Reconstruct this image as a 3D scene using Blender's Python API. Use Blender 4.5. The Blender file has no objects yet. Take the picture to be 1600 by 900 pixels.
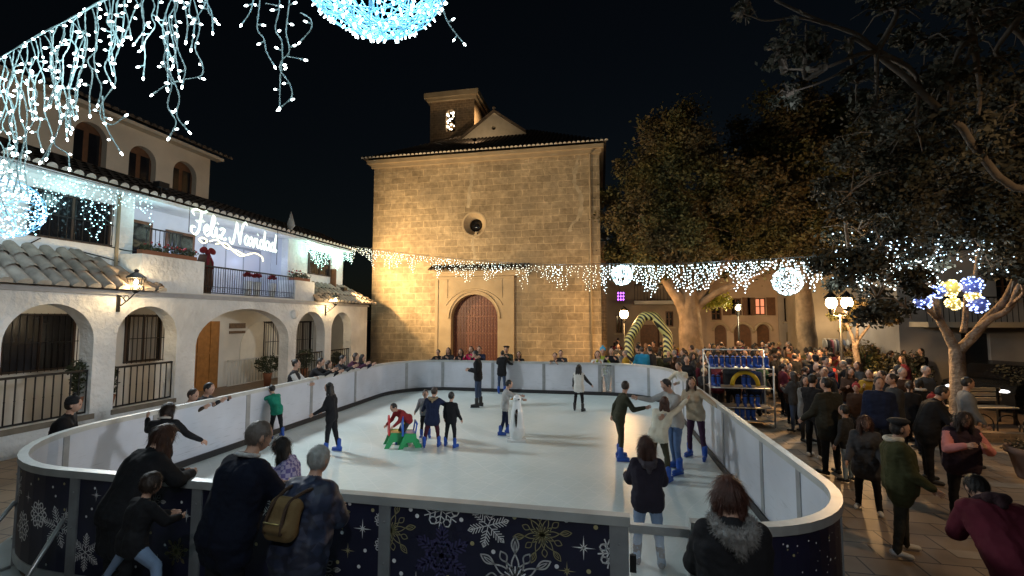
import bpy, math, random
import numpy as np
from mathutils import Vector, Matrix, noise as mnoise
from mathutils.geometry import tessellate_polygon
random.seed(7)
PI = math.pi
sc = bpy.context.scene
COL = sc.collection
R = math.radians

# ------------------------------------------------------------------ camera
FPX = 703.0
CAM_H = 2.9
PITCH = math.atan(47 / FPX)
YAW = math.atan(140 / (FPX / math.cos(PITCH)))
cam_d = bpy.data.cameras.new('camera')
cam_d.sensor_width = 36.0
cam_d.lens = FPX / 1600 * 36.0
cam_d.clip_start = 0.05
cam_d.clip_end = 2000
cam = bpy.data.objects.new('camera', cam_d)
COL.objects.link(cam)
cam.location = (0, 0, CAM_H)
cam.rotation_euler = (PI / 2 + PITCH, 0, YAW)
sc.camera = cam

def ray(u, v):
    a = (u - 800) / FPX; b = (450 - v) / FPX
    fy = math.cos(PITCH) - b * math.sin(PITCH); fz = math.sin(PITCH) + b * math.cos(PITCH)
    return (a * math.cos(YAW) - fy * math.sin(YAW), a * math.sin(YAW) + fy * math.cos(YAW), fz)
def onX(u, v, X):
    r = ray(u, v); t = X / r[0]; return t * r[1], CAM_H + t * r[2]
def onY(u, v, Y):
    r = ray(u, v); t = Y / r[1]; return t * r[0], CAM_H + t * r[2]
def onZ(u, v, z):
    r = ray(u, v); t = (z - CAM_H) / r[2]; return t * r[0], t * r[1]

# ------------------------------------------------------------------ materials
MATS = {}
def mat(name, col, rough=0.7, metal=0.0, bump=0.0, bscale=40.0, var=0.0, vscale=4.0, spec=0.5, sheen=0.0,
        emit=None, estr=0.0, objcol=False, sample=True, transmission=0.0, alpha=1.0, bdist=0.01):
    if name in MATS: return MATS[name]
    m = bpy.data.materials.new(name); m.use_nodes = True
    nt = m.node_tree; bs = nt.nodes['Principled BSDF']
    bs.inputs['Roughness'].default_value = rough
    bs.inputs['Metallic'].default_value = metal
    bs.inputs['Specular IOR Level'].default_value = spec
    if sheen: bs.inputs['Sheen Weight'].default_value = sheen
    if transmission: bs.inputs['Transmission Weight'].default_value = transmission
    bs.inputs['Alpha'].default_value = alpha
    c4 = (*col, 1)
    bs.inputs['Base Color'].default_value = c4
    src = None
    if objcol:
        oi = nt.nodes.new('ShaderNodeObjectInfo'); src = oi.outputs['Color']
        nt.links.new(src, bs.inputs['Base Color'])
    if var > 0:
        tc = nt.nodes.new('ShaderNodeTexCoord')
        nz = nt.nodes.new('ShaderNodeTexNoise'); nz.inputs['Scale'].default_value = vscale
        nz.inputs['Detail'].default_value = 6
        nt.links.new(tc.outputs['Object'], nz.inputs['Vector'])
        mr = nt.nodes.new('ShaderNodeMapRange')
        mr.inputs['From Min'].default_value = 0.3; mr.inputs['From Max'].default_value = 0.7
        mr.inputs['To Min'].default_value = 1 - var; mr.inputs['To Max'].default_value = 1 + var * 0.6
        nt.links.new(nz.outputs['Fac'], mr.inputs['Value'])
        mx = nt.nodes.new('ShaderNodeVectorMath'); mx.operation = 'SCALE'
        if src: nt.links.new(src, mx.inputs[0])
        else: mx.inputs[0].default_value = col
        nt.links.new(mr.outputs['Result'], mx.inputs['Scale'])
        nt.links.new(mx.outputs[0], bs.inputs['Base Color'])
    if bump > 0:
        tc = nt.nodes.new('ShaderNodeTexCoord')
        nz = nt.nodes.new('ShaderNodeTexNoise'); nz.inputs['Scale'].default_value = bscale
        nz.inputs['Detail'].default_value = 4
        nt.links.new(tc.outputs['Object'], nz.inputs['Vector'])
        bp = nt.nodes.new('ShaderNodeBump'); bp.inputs['Strength'].default_value = bump
        bp.inputs['Distance'].default_value = bdist
        nt.links.new(nz.outputs['Fac'], bp.inputs['Height'])
        nt.links.new(bp.outputs['Normal'], bs.inputs['Normal'])
    if emit:
        bs.inputs['Emission Color'].default_value = (*emit, 1)
        bs.inputs['Emission Strength'].default_value = estr
        m.cycles.emission_sampling = 'AUTO' if sample else 'NONE'
    MATS[name] = m
    return m

def cloth(col, rough=0.9):
    return mat('cloth_%d_%d_%d' % tuple(int(c * 999) for c in col), col, rough, bump=0.5, bscale=9, var=0.18, vscale=6, spec=0.2, bdist=0.03)

M_plaster = mat('white_plaster', (0.80, 0.81, 0.79), 0.9, bump=1.0, bscale=7, var=0.24, vscale=0.9, bdist=0.05)
M_cream = mat('cream_plaster', (0.62, 0.54, 0.42), 0.9, bump=0.5, bscale=12, var=0.12, vscale=1.2)
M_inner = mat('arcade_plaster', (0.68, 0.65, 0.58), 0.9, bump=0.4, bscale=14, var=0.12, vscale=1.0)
M_dark = mat('dark_glass', (0.012, 0.012, 0.014), 0.12, var=0.3)
M_iron = mat('black_iron', (0.012, 0.012, 0.012), 0.45, metal=0.3)
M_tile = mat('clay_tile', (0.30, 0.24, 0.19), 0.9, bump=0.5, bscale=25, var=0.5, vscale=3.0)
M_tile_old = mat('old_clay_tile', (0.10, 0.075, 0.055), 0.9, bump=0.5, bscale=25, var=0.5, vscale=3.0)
M_mortar = mat('tile_end_mortar', (0.55, 0.5, 0.42), 0.9, var=0.25, vscale=5)
M_wood = mat('brown_wood', (0.13, 0.055, 0.022), 0.55, bump=0.3, bscale=18, var=0.3, vscale=7)
M_alu = mat('brushed_aluminium', (0.55, 0.56, 0.56), 0.38, metal=0.75, var=0.12, vscale=9)
def _board():
    m = mat('white_board', (0.52, 0.54, 0.60), 0.30, var=0.16, vscale=1.1, bump=0.2, bscale=3); nt = m.node_tree; bs = nt.nodes['Principled BSDF']
    src = bs.inputs['Base Color'].links[0].from_socket
    tc = nt.nodes.new('ShaderNodeTexCoord'); mp = nt.nodes.new('ShaderNodeMapping'); mp.inputs['Scale'].default_value = (1.6, 1.6, 26); mp.inputs['Rotation'].default_value = (0.12, 0.08, 0)
    nt.links.new(tc.outputs['Object'], mp.inputs['Vector']); n = nt.nodes.new('ShaderNodeTexNoise'); n.inputs['Scale'].default_value = 2.2; n.inputs['Detail'].default_value = 7; nt.links.new(mp.outputs[0], n.inputs['Vector'])
    r = nt.nodes.new('ShaderNodeMapRange'); r.inputs['From Min'].default_value = .60; r.inputs['From Max'].default_value = .72; r.inputs['To Max'].default_value = .55; nt.links.new(n.outputs['Fac'], r.inputs['Value'])
    sp = nt.nodes.new('ShaderNodeSeparateXYZ'); nt.links.new(tc.outputs['Object'], sp.inputs[0]); rz = nt.nodes.new('ShaderNodeMapRange'); rz.inputs['From Min'].default_value = .25; rz.inputs['From Max'].default_value = 1.1; rz.inputs['To Min'].default_value = 1.0; rz.inputs['To Max'].default_value = .25
    nt.links.new(sp.outputs['Z'], rz.inputs['Value']); mu = nt.nodes.new('ShaderNodeMath'); mu.operation = 'MULTIPLY'; nt.links.new(r.outputs[0], mu.inputs[0]); nt.links.new(rz.outputs[0], mu.inputs[1])
    mx = nt.nodes.new('ShaderNodeMix'); mx.data_type = 'RGBA'; mx.inputs['B'].default_value = (.12, .13, .16, 1); nt.links.new(mu.outputs[0], mx.inputs['Factor']); nt.links.new(src, mx.inputs['A']); nt.links.new(mx.outputs['Result'], bs.inputs['Base Color'])
    return m
M_board = _board()
M_navy = mat('navy_print', (0.010, 0.010, 0.032), 0.45, var=0.35, vscale=3)
M_pwhite = mat('print_white', (0.80, 0.80, 0.80), 0.5)
M_pgold = mat('print_gold', (0.42, 0.37, 0.19), 0.5)
M_pviolet = mat('print_violet', (0.045, 0.04, 0.11), 0.5)
M_kick = mat('black_rubber', (0.012, 0.012, 0.014), 0.6)
M_leafdark = mat('dark_leaf', (0.045, 0.055, 0.022), 0.7, var=0.5, vscale=0.8)
M_skin = mat('skin', (0.46, 0.27, 0.19), 0.55, var=0.08, vscale=12)
M_eye = mat('eye_dark', (0.02, 0.015, 0.012), 0.25)
M_lip = mat('lips', (0.33, 0.12, 0.10), 0.5)
M_crowdtop = mat('crowd_cloth', (0.1, 0.1, 0.1), 0.9, objcol=True, var=0.2, vscale=6, bump=0.5, bscale=9, spec=0.2, bdist=0.03)
M_led = mat('led_cold_white', (0.8, 0.9, 1), 0.4, emit=(0.78, 0.96, 1.0), estr=9, sample=False)
M_led2 = mat('led_blue_white', (0.7, 0.85, 1), 0.4, emit=(0.55, 0.80, 1.0), estr=4, sample=False)
M_ledw = mat('led_warm', (1, 0.8, 0.5), 0.4, emit=(1.0, 0.88, 0.66), estr=7, sample=False)
M_wire = mat('clear_white_wire', (0.22, 0.32, 0.33), 0.35, emit=(0.42, 0.78, 0.86), estr=0.10, sample=False)  # faint emission stands in for LED light caught by the wire
M_bluew = mat('blue_wire', (0.2, 0.5, 0.70), 0.35, emit=(0.16, 0.56, 0.85), estr=0.5, sample=False)  # emission stands in for the LEDs lighting the blue wire

# ------------------------------------------------------------------ mesh builder
class MB:
    def __init__(s): s.v = []; s.f = []; s.m = []; s.smooth = []
    def add(s, vs, fs, mi=0, sm=False):
        b = len(s.v); s.v.extend([tuple(p) for p in vs])
        for f in fs: s.f.append(tuple(i + b for i in f)); s.m.append(mi); s.smooth.append(sm)
        return s
    def box(s, c, d, rz=0, mi=0, rx=0, ry=0):
        x, y, z = d[0] / 2, d[1] / 2, d[2] / 2
        M = Matrix.Translation(c) @ Matrix.Rotation(rz, 4, 'Z') @ Matrix.Rotation(ry, 4, 'Y') @ Matrix.Rotation(rx, 4, 'X')
        vs = [M @ Vector(p) for p in [(-x, -y, -z), (x, -y, -z), (x, y, -z), (-x, y, -z), (-x, -y, z), (x, -y, z), (x, y, z), (-x, y, z)]]
        return s.add(vs, [(0, 3, 2, 1), (4, 5, 6, 7), (0, 1, 5, 4), (1, 2, 6, 5), (2, 3, 7, 6), (3, 0, 4, 7)], mi)
    def bx(s, x0, x1, y0, y1, z0, z1, mi=0):
        return s.box(((x0 + x1) / 2, (y0 + y1) / 2, (z0 + z1) / 2), (abs(x1 - x0), abs(y1 - y0), abs(z1 - z0)), 0, mi)
    def tube(s, pts, r, n=6, mi=0, caps=True, sm=True, closed=False):
        pts = [Vector(p) for p in pts]; N = len(pts)
        if N < 2: return s
        rs = r if isinstance(r, (list, tuple)) else [r] * N
        vs = []; up = Vector((0.13, 0.21, 0.97)).normalized(); prev = None
        for i in range(N):
            if closed: t = pts[(i + 1) % N] - pts[i - 1]
            else: t = pts[min(i + 1, N - 1)] - pts[max(i - 1, 0)]
            if t.length < 1e-9: t = Vector((0, 0, 1))
            t.normalize()
            if prev is None:
                a = t.cross(up)
                if a.length < 0.05: a = t.cross(Vector((1, 0, 0)))
            else:
                a = prev - t * prev.dot(t)
                if a.length < 1e-6: a = t.cross(up)
            a.normalize(); prev = a; b = t.cross(a)
            for k in range(n):
                an = 2 * PI * k / n
                vs.append(pts[i] + (a * math.cos(an) + b * math.sin(an)) * rs[i])
        fs = []
        for i in range(N if closed else N - 1):
            j = (i + 1) % N
            for k in range(n):
                k2 = (k + 1) % n
                fs.append((i * n + k, i * n + k2, j * n + k2, j * n + k))
        if caps and not closed:
            fs.append(tuple(range(n - 1, -1, -1))); fs.append(tuple((N - 1) * n + k for k in range(n)))
        return s.add(vs, fs, mi, sm)
    def lathe(s, prof, c=(0, 0, 0), n=16, mi=0, sm=True, M=None):
        vs = []; fs = []
        for r, z in prof:
            for k in range(n):
                a = 2 * PI * k / n
                p = Vector((r * math.cos(a), r * math.sin(a), z))
                if M is not None: p = M @ p
                vs.append(p + Vector(c))
        for i in range(len(prof) - 1):
            for k in range(n):
                k2 = (k + 1) % n
                fs.append((i * n + k, i * n + k2, (i + 1) * n + k2, (i + 1) * n + k))
        fs.append(tuple(range(n - 1, -1, -1))); fs.append(tuple((len(prof) - 1) * n + k for k in range(n)))
        return s.add(vs, fs, mi, sm)
    def ball(s, c, r, nu=10, nv=6, mi=0, M=None, sm=True):
        if not isinstance(r, (tuple, list)): r = (r, r, r)
        vs = [Vector((0, 0, -r[2]))]
        for j in range(1, nv):
            ph = -PI / 2 + PI * j / nv
            for k in range(nu):
                a = 2 * PI * k / nu
                vs.append(Vector((r[0] * math.cos(ph) * math.cos(a), r[1] * math.cos(ph) * math.sin(a), r[2] * math.sin(ph))))
        vs.append(Vector((0, 0, r[2])))
        fs = [(0, 1 + (k + 1) % nu, 1 + k) for k in range(nu)]
        for j in range(nv - 2):
            for k in range(nu):
                k2 = (k + 1) % nu
                fs.append((1 + j * nu + k, 1 + j * nu + k2, 1 + (j + 1) * nu + k2, 1 + (j + 1) * nu + k))
        L = len(vs) - 1
        fs += [(1 + (nv - 2) * nu + k, 1 + (nv - 2) * nu + (k + 1) % nu, L) for k in range(nu)]
        if M is not None: vs = [M @ p for p in vs]
        return s.add([p + Vector(c) for p in vs], fs, mi, sm)
    def octa(s, c, r, mi=0, d=None, ln=1.0):
        c = Vector(c)
        if d is None: d = Vector((0, 0, 1))
        d = Vector(d).normalized(); a = d.orthogonal().normalized(); b = d.cross(a)
        vs = [c + a * r, c + b * r, c - a * r, c - b * r, c + d * r * ln, c - d * r * ln]
        return s.add(vs, [(0, 1, 4), (1, 2, 4), (2, 3, 4), (3, 0, 4), (1, 0, 5), (2, 1, 5), (3, 2, 5), (0, 3, 5)], mi, True)
    def holes(s, outer, holes, f, d0, d1, mi=0, mj=None):
        """slab from 2-D loops: f(u,v,d) -> 3-D; faces at depth d0 and d1 and all reveals"""
        if mj is None: mj = mi
        loops = [outer] + holes
        flat = [p for l in loops for p in l]
        tris = tessellate_polygon([[Vector((p[0], p[1], 0)) for p in l] for l in loops])
        s.add([f(p[0], p[1], d0) for p in flat], [tuple(t) for t in tris], mi)
        s.add([f(p[0], p[1], d1) for p in flat], [tuple(reversed(t)) for t in tris], mi)
        for li, l in enumerate(loops):
            n = len(l)
            vs = [f(p[0], p[1], d0) for p in l] + [f(p[0], p[1], d1) for p in l]
            s.add(vs, [(i, (i + 1) % n, n + (i + 1) % n, n + i) for i in range(n)], mi if li == 0 else mj)
        return s
    def build(s, name, mats, parent=None, loc=None):
        if not isinstance(mats, (list, tuple)): mats = [mats]
        me = bpy.data.meshes.new(name)
        me.from_pydata(s.v, [], s.f)
        for m in mats: me.materials.append(m)
        me.polygons.foreach_set('material_index', s.m)
        me.polygons.foreach_set('use_smooth', s.smooth)
        me.update()
        o = bpy.data.objects.new(name, me); COL.objects.link(o)
        if parent is not None: o.parent = parent
        if loc is not None: o.location = loc
        return o

def tag(o, label=None, cat=None, group=None, kind=None):
    if label: o['label'] = label
    if cat: o['category'] = cat
    if group: o['group'] = group
    if kind: o['kind'] = kind
    return o
def thing(name, label, cat, loc=(0, 0, 0), rz=0, group=None):
    o = bpy.data.objects.new(name, None); COL.objects.link(o)
    o.location = loc; o.rotation_euler = (0, 0, rz); o.empty_display_size = 0.2
    return tag(o, label, cat, group)
def copy_tree(o, parent=None):
    c = o.copy(); COL.objects.link(c)
    if parent is not None: c.parent = parent
    for ch in [x for x in CHILD.get(o.name, [])]: copy_tree(ch, c)
    return c
CHILD = {}
def index_children(o):
    for x in bpy.data.objects:
        if x.parent is o: CHILD.setdefault(o.name, []).append(x)
def arch_pts(u0, u1, v0, top, n=14, rise=None):
    r = (u1 - u0) / 2
    if rise is None: rise = r
    pts = [(u0, v0), (u1, v0)]
    for i in range(n + 1):
        a = PI * i / n
        pts.append(((u0 + u1) / 2 + r * math.cos(a), top - rise + rise * math.sin(a)))
    return pts
def rect(u0, u1, v0, v1): return [(u0, v0), (u1, v0), (u1, v1), (u0, v1)]
def catmull(P, k=5):
    P = [Vector(p) for p in P]
    if len(P) < 3: return P
    out = []
    for i in range(len(P) - 1):
        p0 = P[max(i - 1, 0)]; p1 = P[i]; p2 = P[i + 1]; p3 = P[min(i + 2, len(P) - 1)]
        for j in range(k):
            t = j / k
            out.append(0.5 * ((2 * p1) + (p2 - p0) * t + (2 * p0 - 5 * p1 + 4 * p2 - p3) * t * t + (3 * p1 - p0 - 3 * p2 + p3) * t ** 3))
    out.append(P[-1]); return out

def tiles(mb, A, B, up, pitch=0.22, r=0.085, mi=0, mend=1, rows=0.4):
    """barrel-tile roof sheet: eave from A to B, up = vector eave->ridge"""
    A = Vector(A); B = Vector(B); up = Vector(up)
    L = (B - A).length; n = max(1, int(L / pitch)); e = (B - A).normalized(); ul = up.length; ud = up.normalized()
    nr = e.cross(ud).normalized()
    if nr.z < 0: nr = -nr
    mb.add([A, B, B + up, A + up], [(0, 1, 2, 3)], mi)
    nrow = max(1, int(ul / rows))
    for i in range(n + 1):
        c0 = A + e * (L * i / n)
        for j in range(nrow):
            s0 = ul * j / nrow - (0.05 if j == 0 else 0.0); s1 = ul * (j + 1) / nrow + 0.05
            jit = e * random.uniform(-0.012, 0.012)
            vs = []; K = 6
            for s_, rr, li in ((s0, r * 1.12, 0.03), (s1, r * 0.86, 0.0)):
                for k in range(K + 1):
                    a = PI * k / K
                    vs.append(c0 + jit + ud * s_ + e * (rr * math.cos(a)) + nr * (rr * math.sin(a) + li))
            mb.add(vs, [(k, k + 1, K + 2 + k, K + 1 + k) for k in range(K)], mi, True)
            if j == 0:
                mb.add(vs[:K + 1], [tuple(range(K + 1))], mend)
def pt_light(name, loc, w, col, r=0.05, shadow=True):
    d = bpy.data.lights.new(name, 'POINT'); d.energy = w; d.color = col; d.shadow_soft_size = r
    o = bpy.data.objects.new(name, d); COL.objects.link(o); o.location = loc
    return o
def spot(name, loc, target, w, col, ang=80, blend=0.5, r=0.08):
    d = bpy.data.lights.new(name, 'SPOT'); d.energy = w; d.color = col; d.shadow_soft_size = r
    d.spot_size = R(ang); d.spot_blend = blend
    o = bpy.data.objects.new(name, d); COL.objects.link(o); o.location = loc
    v = Vector(target) - Vector(loc)
    o.rotation_euler = v.to_track_quat('-Z', 'Y').to_euler()
    return o
# ------------------------------------------------------------------ people
TMP = bpy.data.scenes.new('workbench')
def remesh(prims_mb, voxel, smooth=3):
    me = bpy.data.meshes.new('tmp'); me.from_pydata(prims_mb.v, [], prims_mb.f); me.update()
    o = bpy.data.objects.new('tmp', me); TMP.collection.objects.link(o)
    md = o.modifiers.new('r', 'REMESH'); md.mode = 'VOXEL'; md.voxel_size = voxel; md.adaptivity = 0
    if smooth:
        s = o.modifiers.new('s', 'SMOOTH'); s.factor = 0.5; s.iterations = smooth
    TMP.view_layers[0].update(); dg = TMP.view_layers[0].depsgraph
    out = bpy.data.meshes.new_from_object(o.evaluated_get(dg))
    co = np.empty(len(out.vertices) * 3); out.vertices.foreach_get('co', co); co = co.reshape(-1, 3)
    faces = [tuple(p.vertices) for p in out.polygons]
    bpy.data.objects.remove(o); bpy.data.meshes.remove(me); bpy.data.meshes.remove(out)
    return co, faces
def cone(mb, p, q, r1, r2):
    p = Vector(p); q = Vector(q); d = q - p
    L = d.length
    if L < 1e-5: mb.ball(p, max(r1, r2), 10, 7); return
    t = d / L; pts = []; rs = []
    for k in (-80, -50, -22): pts.append(p + t * r1 * math.sin(R(k))); rs.append(r1 * math.cos(R(k)))
    pts.append(p); rs.append(r1); pts.append(q); rs.append(r2)
    for k in (22, 50, 80): pts.append(q + t * r2 * math.sin(R(k))); rs.append(r2 * math.cos(R(k)))
    mb.tube(pts, rs, 10)

SKINS = {'fair': (0.50, 0.30, 0.22), 'tan': (0.40, 0.23, 0.155)}
def person_meshes(h=1.7, child=0.0, lean=0, side=0, twist=0, head=(0, 0), armL=(5, 10, 15, 0), armR=(5, 10, 15, 0),
                  legL=(0, 4, 0), legR=(0, 4, 0), bulk=0.02, coat=0.0, top=None, bottom=None, skin=None, shoe=None,
                  shoes='shoe', voxel=0.018, sleeves=True, hair='short', haircol=(0.03, 0.018, 0.012), hood=None, fingers=True,
                  female=False, boots=False, sleeve_col=None, heavy=0.0):
    """returns dict of part -> (MB, [materials]); local +y is where the person faces, feet at z=0"""
    k = h / 1.72
    th = 0.243 * h * (1 - 0.10 * child); sh = 0.243 * h * (1 - 0.10 * child)
    tl = 0.30 * h * (1 + 0.02 * child)
    hs = k * (1 + 0.32 * child) if child else k           # head scale
    def ld(s, fl, ab): return Vector((s * math.sin(R(ab)), math.sin(R(fl)) * math.cos(R(ab)), -math.cos(R(fl)) * math.cos(R(ab))))
    P = {}
    hw = 0.082 * k * (1.05 if female else 1)
    joints = {}
    zmin = 1e9
    for s, leg, n in ((-1, legL, 'L'), (1, legR, 'R')):
        hip = Vector((s * hw, 0, 0)); kn = hip + ld(s, leg[0], leg[1]) * th
        an = kn + ld(s, leg[0] - leg[2], leg[1] * 0.6) * sh
        joints['hip' + n] = hip; joints['kn' + n] = kn; joints['an' + n] = an
        zmin = min(zmin, an.z)
    foot_h = 0.085 * k if shoes == 'skate' else 0.055 * k
    off = Vector((0, 0, -zmin + foot_h))
    for a in joints: joints[a] = joints[a] + off
    pel = off.copy()
    T = Matrix.Rotation(R(twist), 3, 'Z') @ Matrix.Rotation(R(-lean), 3, 'X') @ Matrix.Rotation(R(side), 3, 'Y')
    TW = Matrix.Rotation(R(twist), 3, 'Z')
    def tp(x, y, z): return pel + T @ Vector((x, y, z))
    sw = (0.150 if female else 0.168) * k
    neckb = tp(0, 0, tl); 
    hy, hp = head[1], head[0]
    HM = Matrix.Rotation(R(twist + hy), 3, 'Z') @ Matrix.Rotation(R(-lean * 0.55 - hp), 3, 'X') @ Matrix.Rotation(R(side * 0.5), 3, 'Y')
    hc = neckb + (T @ Vector((0, 0.012, 0.07))) * k * 0.8 + HM @ Vector((0, 0.02, 0.125 * hs / 1.0))
    b = bulk
    pr = []                                              # (p,q,r1,r2,mat) mats:0 top 1 bottom 2 skin
    hv = heavy
    for x in (-1, 0, 1):
        pr.append((tp(x * 0.075 * k, hv * 0.1, -0.02 * k), tp(x * 0.06 * k, hv * 0.4, tl * 0.38), (0.098 + hv) * k + b, (0.092 + hv * 1.2) * k + b, 0))
        pr.append((tp(x * 0.06 * k, hv * 0.4, tl * 0.38), tp(x * 0.09 * k, hv * 0.2, tl * 0.74), (0.092 + hv * 1.2) * k + b, (0.098 + hv * 0.6) * k + b, 0))
    pr.append((tp(-sw, 0, tl * 0.90), tp(sw, 0, tl * 0.90), 0.05 * k + b * 0.9, 0.05 * k + b * 0.9, 0))
    pr.append((tp(0, -0.01, tl * 0.86), tp(0, 0, tl * 0.99), 0.085 * k + b * 0.5, 0.056 * k + b * 0.5, 0))
    if female: 
        for s in (-1, 1): pr.append((tp(s * 0.06 * k, 0.07 * k, tl * 0.68), tp(s * 0.06 * k, 0.08 * k, tl * 0.66), 0.06 * k + b, 0.06 * k + b, 0))
    pr.append((neckb, hc, 0.054 * k, 0.052 * k, 2))
    for n in 'LR':
        H_, K_, A_ = joints['hip' + n], joints['kn' + n], joints['an' + n]
        pr.append((H_, K_, 0.092 * k + b * 0.2, 0.060 * k + b * 0.15, 1))
        pr.append((K_, A_, 0.058 * k + b * 0.15, (0.042 * k + b * 0.1) if not boots else 0.055 * k, 1 if not boots else 1))
        if coat > 0:
            pr.append((H_ + Vector((0, 0, 0.05 * k)), H_ + (K_ - H_) * coat, 0.098 * k + b * .8, 0.100 * k + b * .8, 0))
        else:
            pr.append((H_ + Vector((0, 0, 0.06)), H_ + (K_ - H_) * 0.12, 0.092 * k + b, 0.09 * k + b, 0))
    if coat > 0:
        m0 = (joints['hipL'] + joints['hipR']) / 2; m1 = (joints['knL'] + joints['knR']) / 2
        pr.append((m0, m0 + (m1 - m0) * coat, 0.105 * k + b * .8, 0.108 * k + b * .8, 0))
    hands = []
    for s, arm, n in ((-1, armL, 'L'), (1, armR, 'R')):
        S_ = tp(s * sw, 0, tl * 0.90)
        d1 = TW @ ld(s, arm[0], arm[1]); d2 = TW @ ld(s, arm[0] + arm[2], arm[1] - arm[3])
        E_ = S_ + d1 * 0.165 * h; W_ = E_ + d2 * 0.138 * h
        pr.append((S_, E_, 0.048 * k + b * 0.85, 0.040 * k + b * 0.8, 4 if sleeve_col else 0))
        pr.append((E_, E_ + d2 * 0.135 * h, 0.040 * k + b * 0.8, 0.030 * k + b * 0.55, 4 if sleeve_col else 0))
        # hand: palm in the continuous body, fingers appended
        sd = d2.cross(Vector((0, 0, 1)) if abs(d2.z) < 0.9 else TW @ Vector((0, 1, 0)))
        sd.normalize(); pn = d2.cross(sd).normalized() * 1.0
        inward = TW @ Vector((-s, 0, 0))
        pn = (inward - d2 * inward.dot(d2)); 
        if pn.length < 0.2: pn = TW @ Vector((0, 0, -1)); pn = pn - d2 * pn.dot(d2)
        pn.normalize(); sd = d2.cross(pn).normalized()
        pc = W_ + d2 * 0.045 * k
        for e in (-0.022, 0, 0.022):
            pr.append((W_ + sd * e * 0.5 * k, W_ + d2 * 0.085 * k + sd * e * k, 0.021 * k, 0.016 * k, 2))
        hands.append((W_, d2, pn, sd, s))
        joints['W' + n] = W_
    rm = MB()
    for p, q, r1, r2, m in pr: cone(rm, p, q, r1, r2)
    co, faces = remesh(rm, voxel * k if child == 0 else voxel * k * 0.95)
    cen = np.array([co[list(f)].mean(axis=0) for f in faces])
    best = np.full(len(cen), 1e9); reg = np.zeros(len(cen), int)
    for p, q, r1, r2, m in pr:
        p = np.array(p); q = np.array(q); d = q - p; L2 = max(d @ d, 1e-9)
        t = np.clip(((cen - p) @ d) / L2, 0, 1)
        ds = np.linalg.norm(cen - (p + t[:, None] * d), axis=1) - (r1 + (r2 - r1) * t)
        bt = ds < best; best[bt] = ds[bt]; reg[bt] = m
    # folds in the cloth
    amp = 0.010 * k
    nrm_off = np.array([mnoise.noise(Vector((c[0] * 7, c[1] * 7, c[2] * 11 + c[0] * 3))) + (0.7 * mnoise.noise(Vector((c[0] * 16 + c[2] * 9, c[1] * 16, c[2] * 30))) if voxel < .02 else 0) for c in co])
    ctr = np.array([0, 0, 0.0])
    body = MB()
    idx = {0: 0, 1: 1, 2: 2, 4: 5}
    radial = co - np.array([pel.x, pel.y, 0]); radial[:, 2] = 0
    ln = np.linalg.norm(radial, axis=1)[:, None] + 1e-6
    co2 = co + radial / ln * (nrm_off * amp)[:, None]
    body.v = [tuple(c) for c in co2]; body.f = faces; body.m = [idx[int(r)] for r in reg]; body.smooth = [True] * len(faces)
    if fingers:
        for W_, d2, pn, sd, s in hands:
            for i, (e, L) in enumerate(((-0.030, 0.062), (-0.010, 0.072), (0.010, 0.068), (0.028, 0.054))):
                b0 = W_ + d2 * 0.085 * k + sd * e * k
                dA = (d2 + pn * 0.25).normalized(); dB = (d2 + pn * 0.9).normalized()
                j1 = b0 + dA * L * 0.5 * k; j2 = j1 + dB * L * 0.5 * k
                body.tube([b0 - d2 * 0.01, j1, j2, j2 + dB * 0.004], [0.0095 * k, 0.009 * k, 0.0075 * k, 0.003], 6, 2)
            tb = W_ + d2 * 0.025 * k - sd * 0.022 * k
            td = (d2 * 0.7 - sd * 0.6 + pn * 0.5).normalized()
            body.tube([tb, tb + td * 0.035 * k, tb + (td + d2 * 0.6).normalized() * 0.062 * k], [0.012 * k, 0.0105 * k, 0.006 * k], 6, 2)
    # ---- head
    NU, NV = 22, 16
    hb = MB(); vs = []
    hx, hyy, hz = 0.076 * hs, 0.095 * hs, 0.118 * hs
    for j in range(NV + 1):
        ph = -PI / 2 + PI * j / NV
        for i in range(NU):
            a = 2 * PI * i / NU
            x = math.cos(ph) * math.cos(a); y = math.cos(ph) * math.sin(a); z = math.sin(ph)
            w = 1.0
            if z < 0: w = 1 - 0.26 * (-z) ** 1.3
            X_ = x * w; Y_ = y * (1 - (0.28 * (-z) if (z < 0 and y < 0) else 0)); 
            if z < -0.2 and y > 0: Y_ += 0.10 * min(1, (-z - 0.2) * 2) * y
            # eye sockets, nose, brow, cheeks
            if y > 0.5:
                g = math.exp(-((abs(x) - 0.36) ** 2) / 0.02 - ((z - 0.05) ** 2) / 0.015); Y_ -= 0.09 * g
                g = math.exp(-(x ** 2) / 0.012 - ((z + 0.18) ** 2) / 0.02); Y_ += 0.22 * g
                g = math.exp(-(x ** 2) / 0.012 - ((z + 0.02) ** 2) / 0.03); Y_ += 0.09 * g
                g = math.exp(-((z - 0.2) ** 2) / 0.008); Y_ += 0.03 * g
                g = math.exp(-(x ** 2) / 0.06 - ((z + 0.48) ** 2) / 0.006); Y_ += 0.05 * g
            vs.append(Vector((X_ * hx, Y_ * hyy, z * hz)))
    fs = []
    for j in range(NV):
        for i in range(NU):
            i2 = (i + 1) % NU
            fs.append((j * NU + i, j * NU + i2, (j + 1) * NU + i2, (j + 1) * NU + i))
    body.add([hc + HM @ v for v in vs], fs, 2, True)
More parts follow.
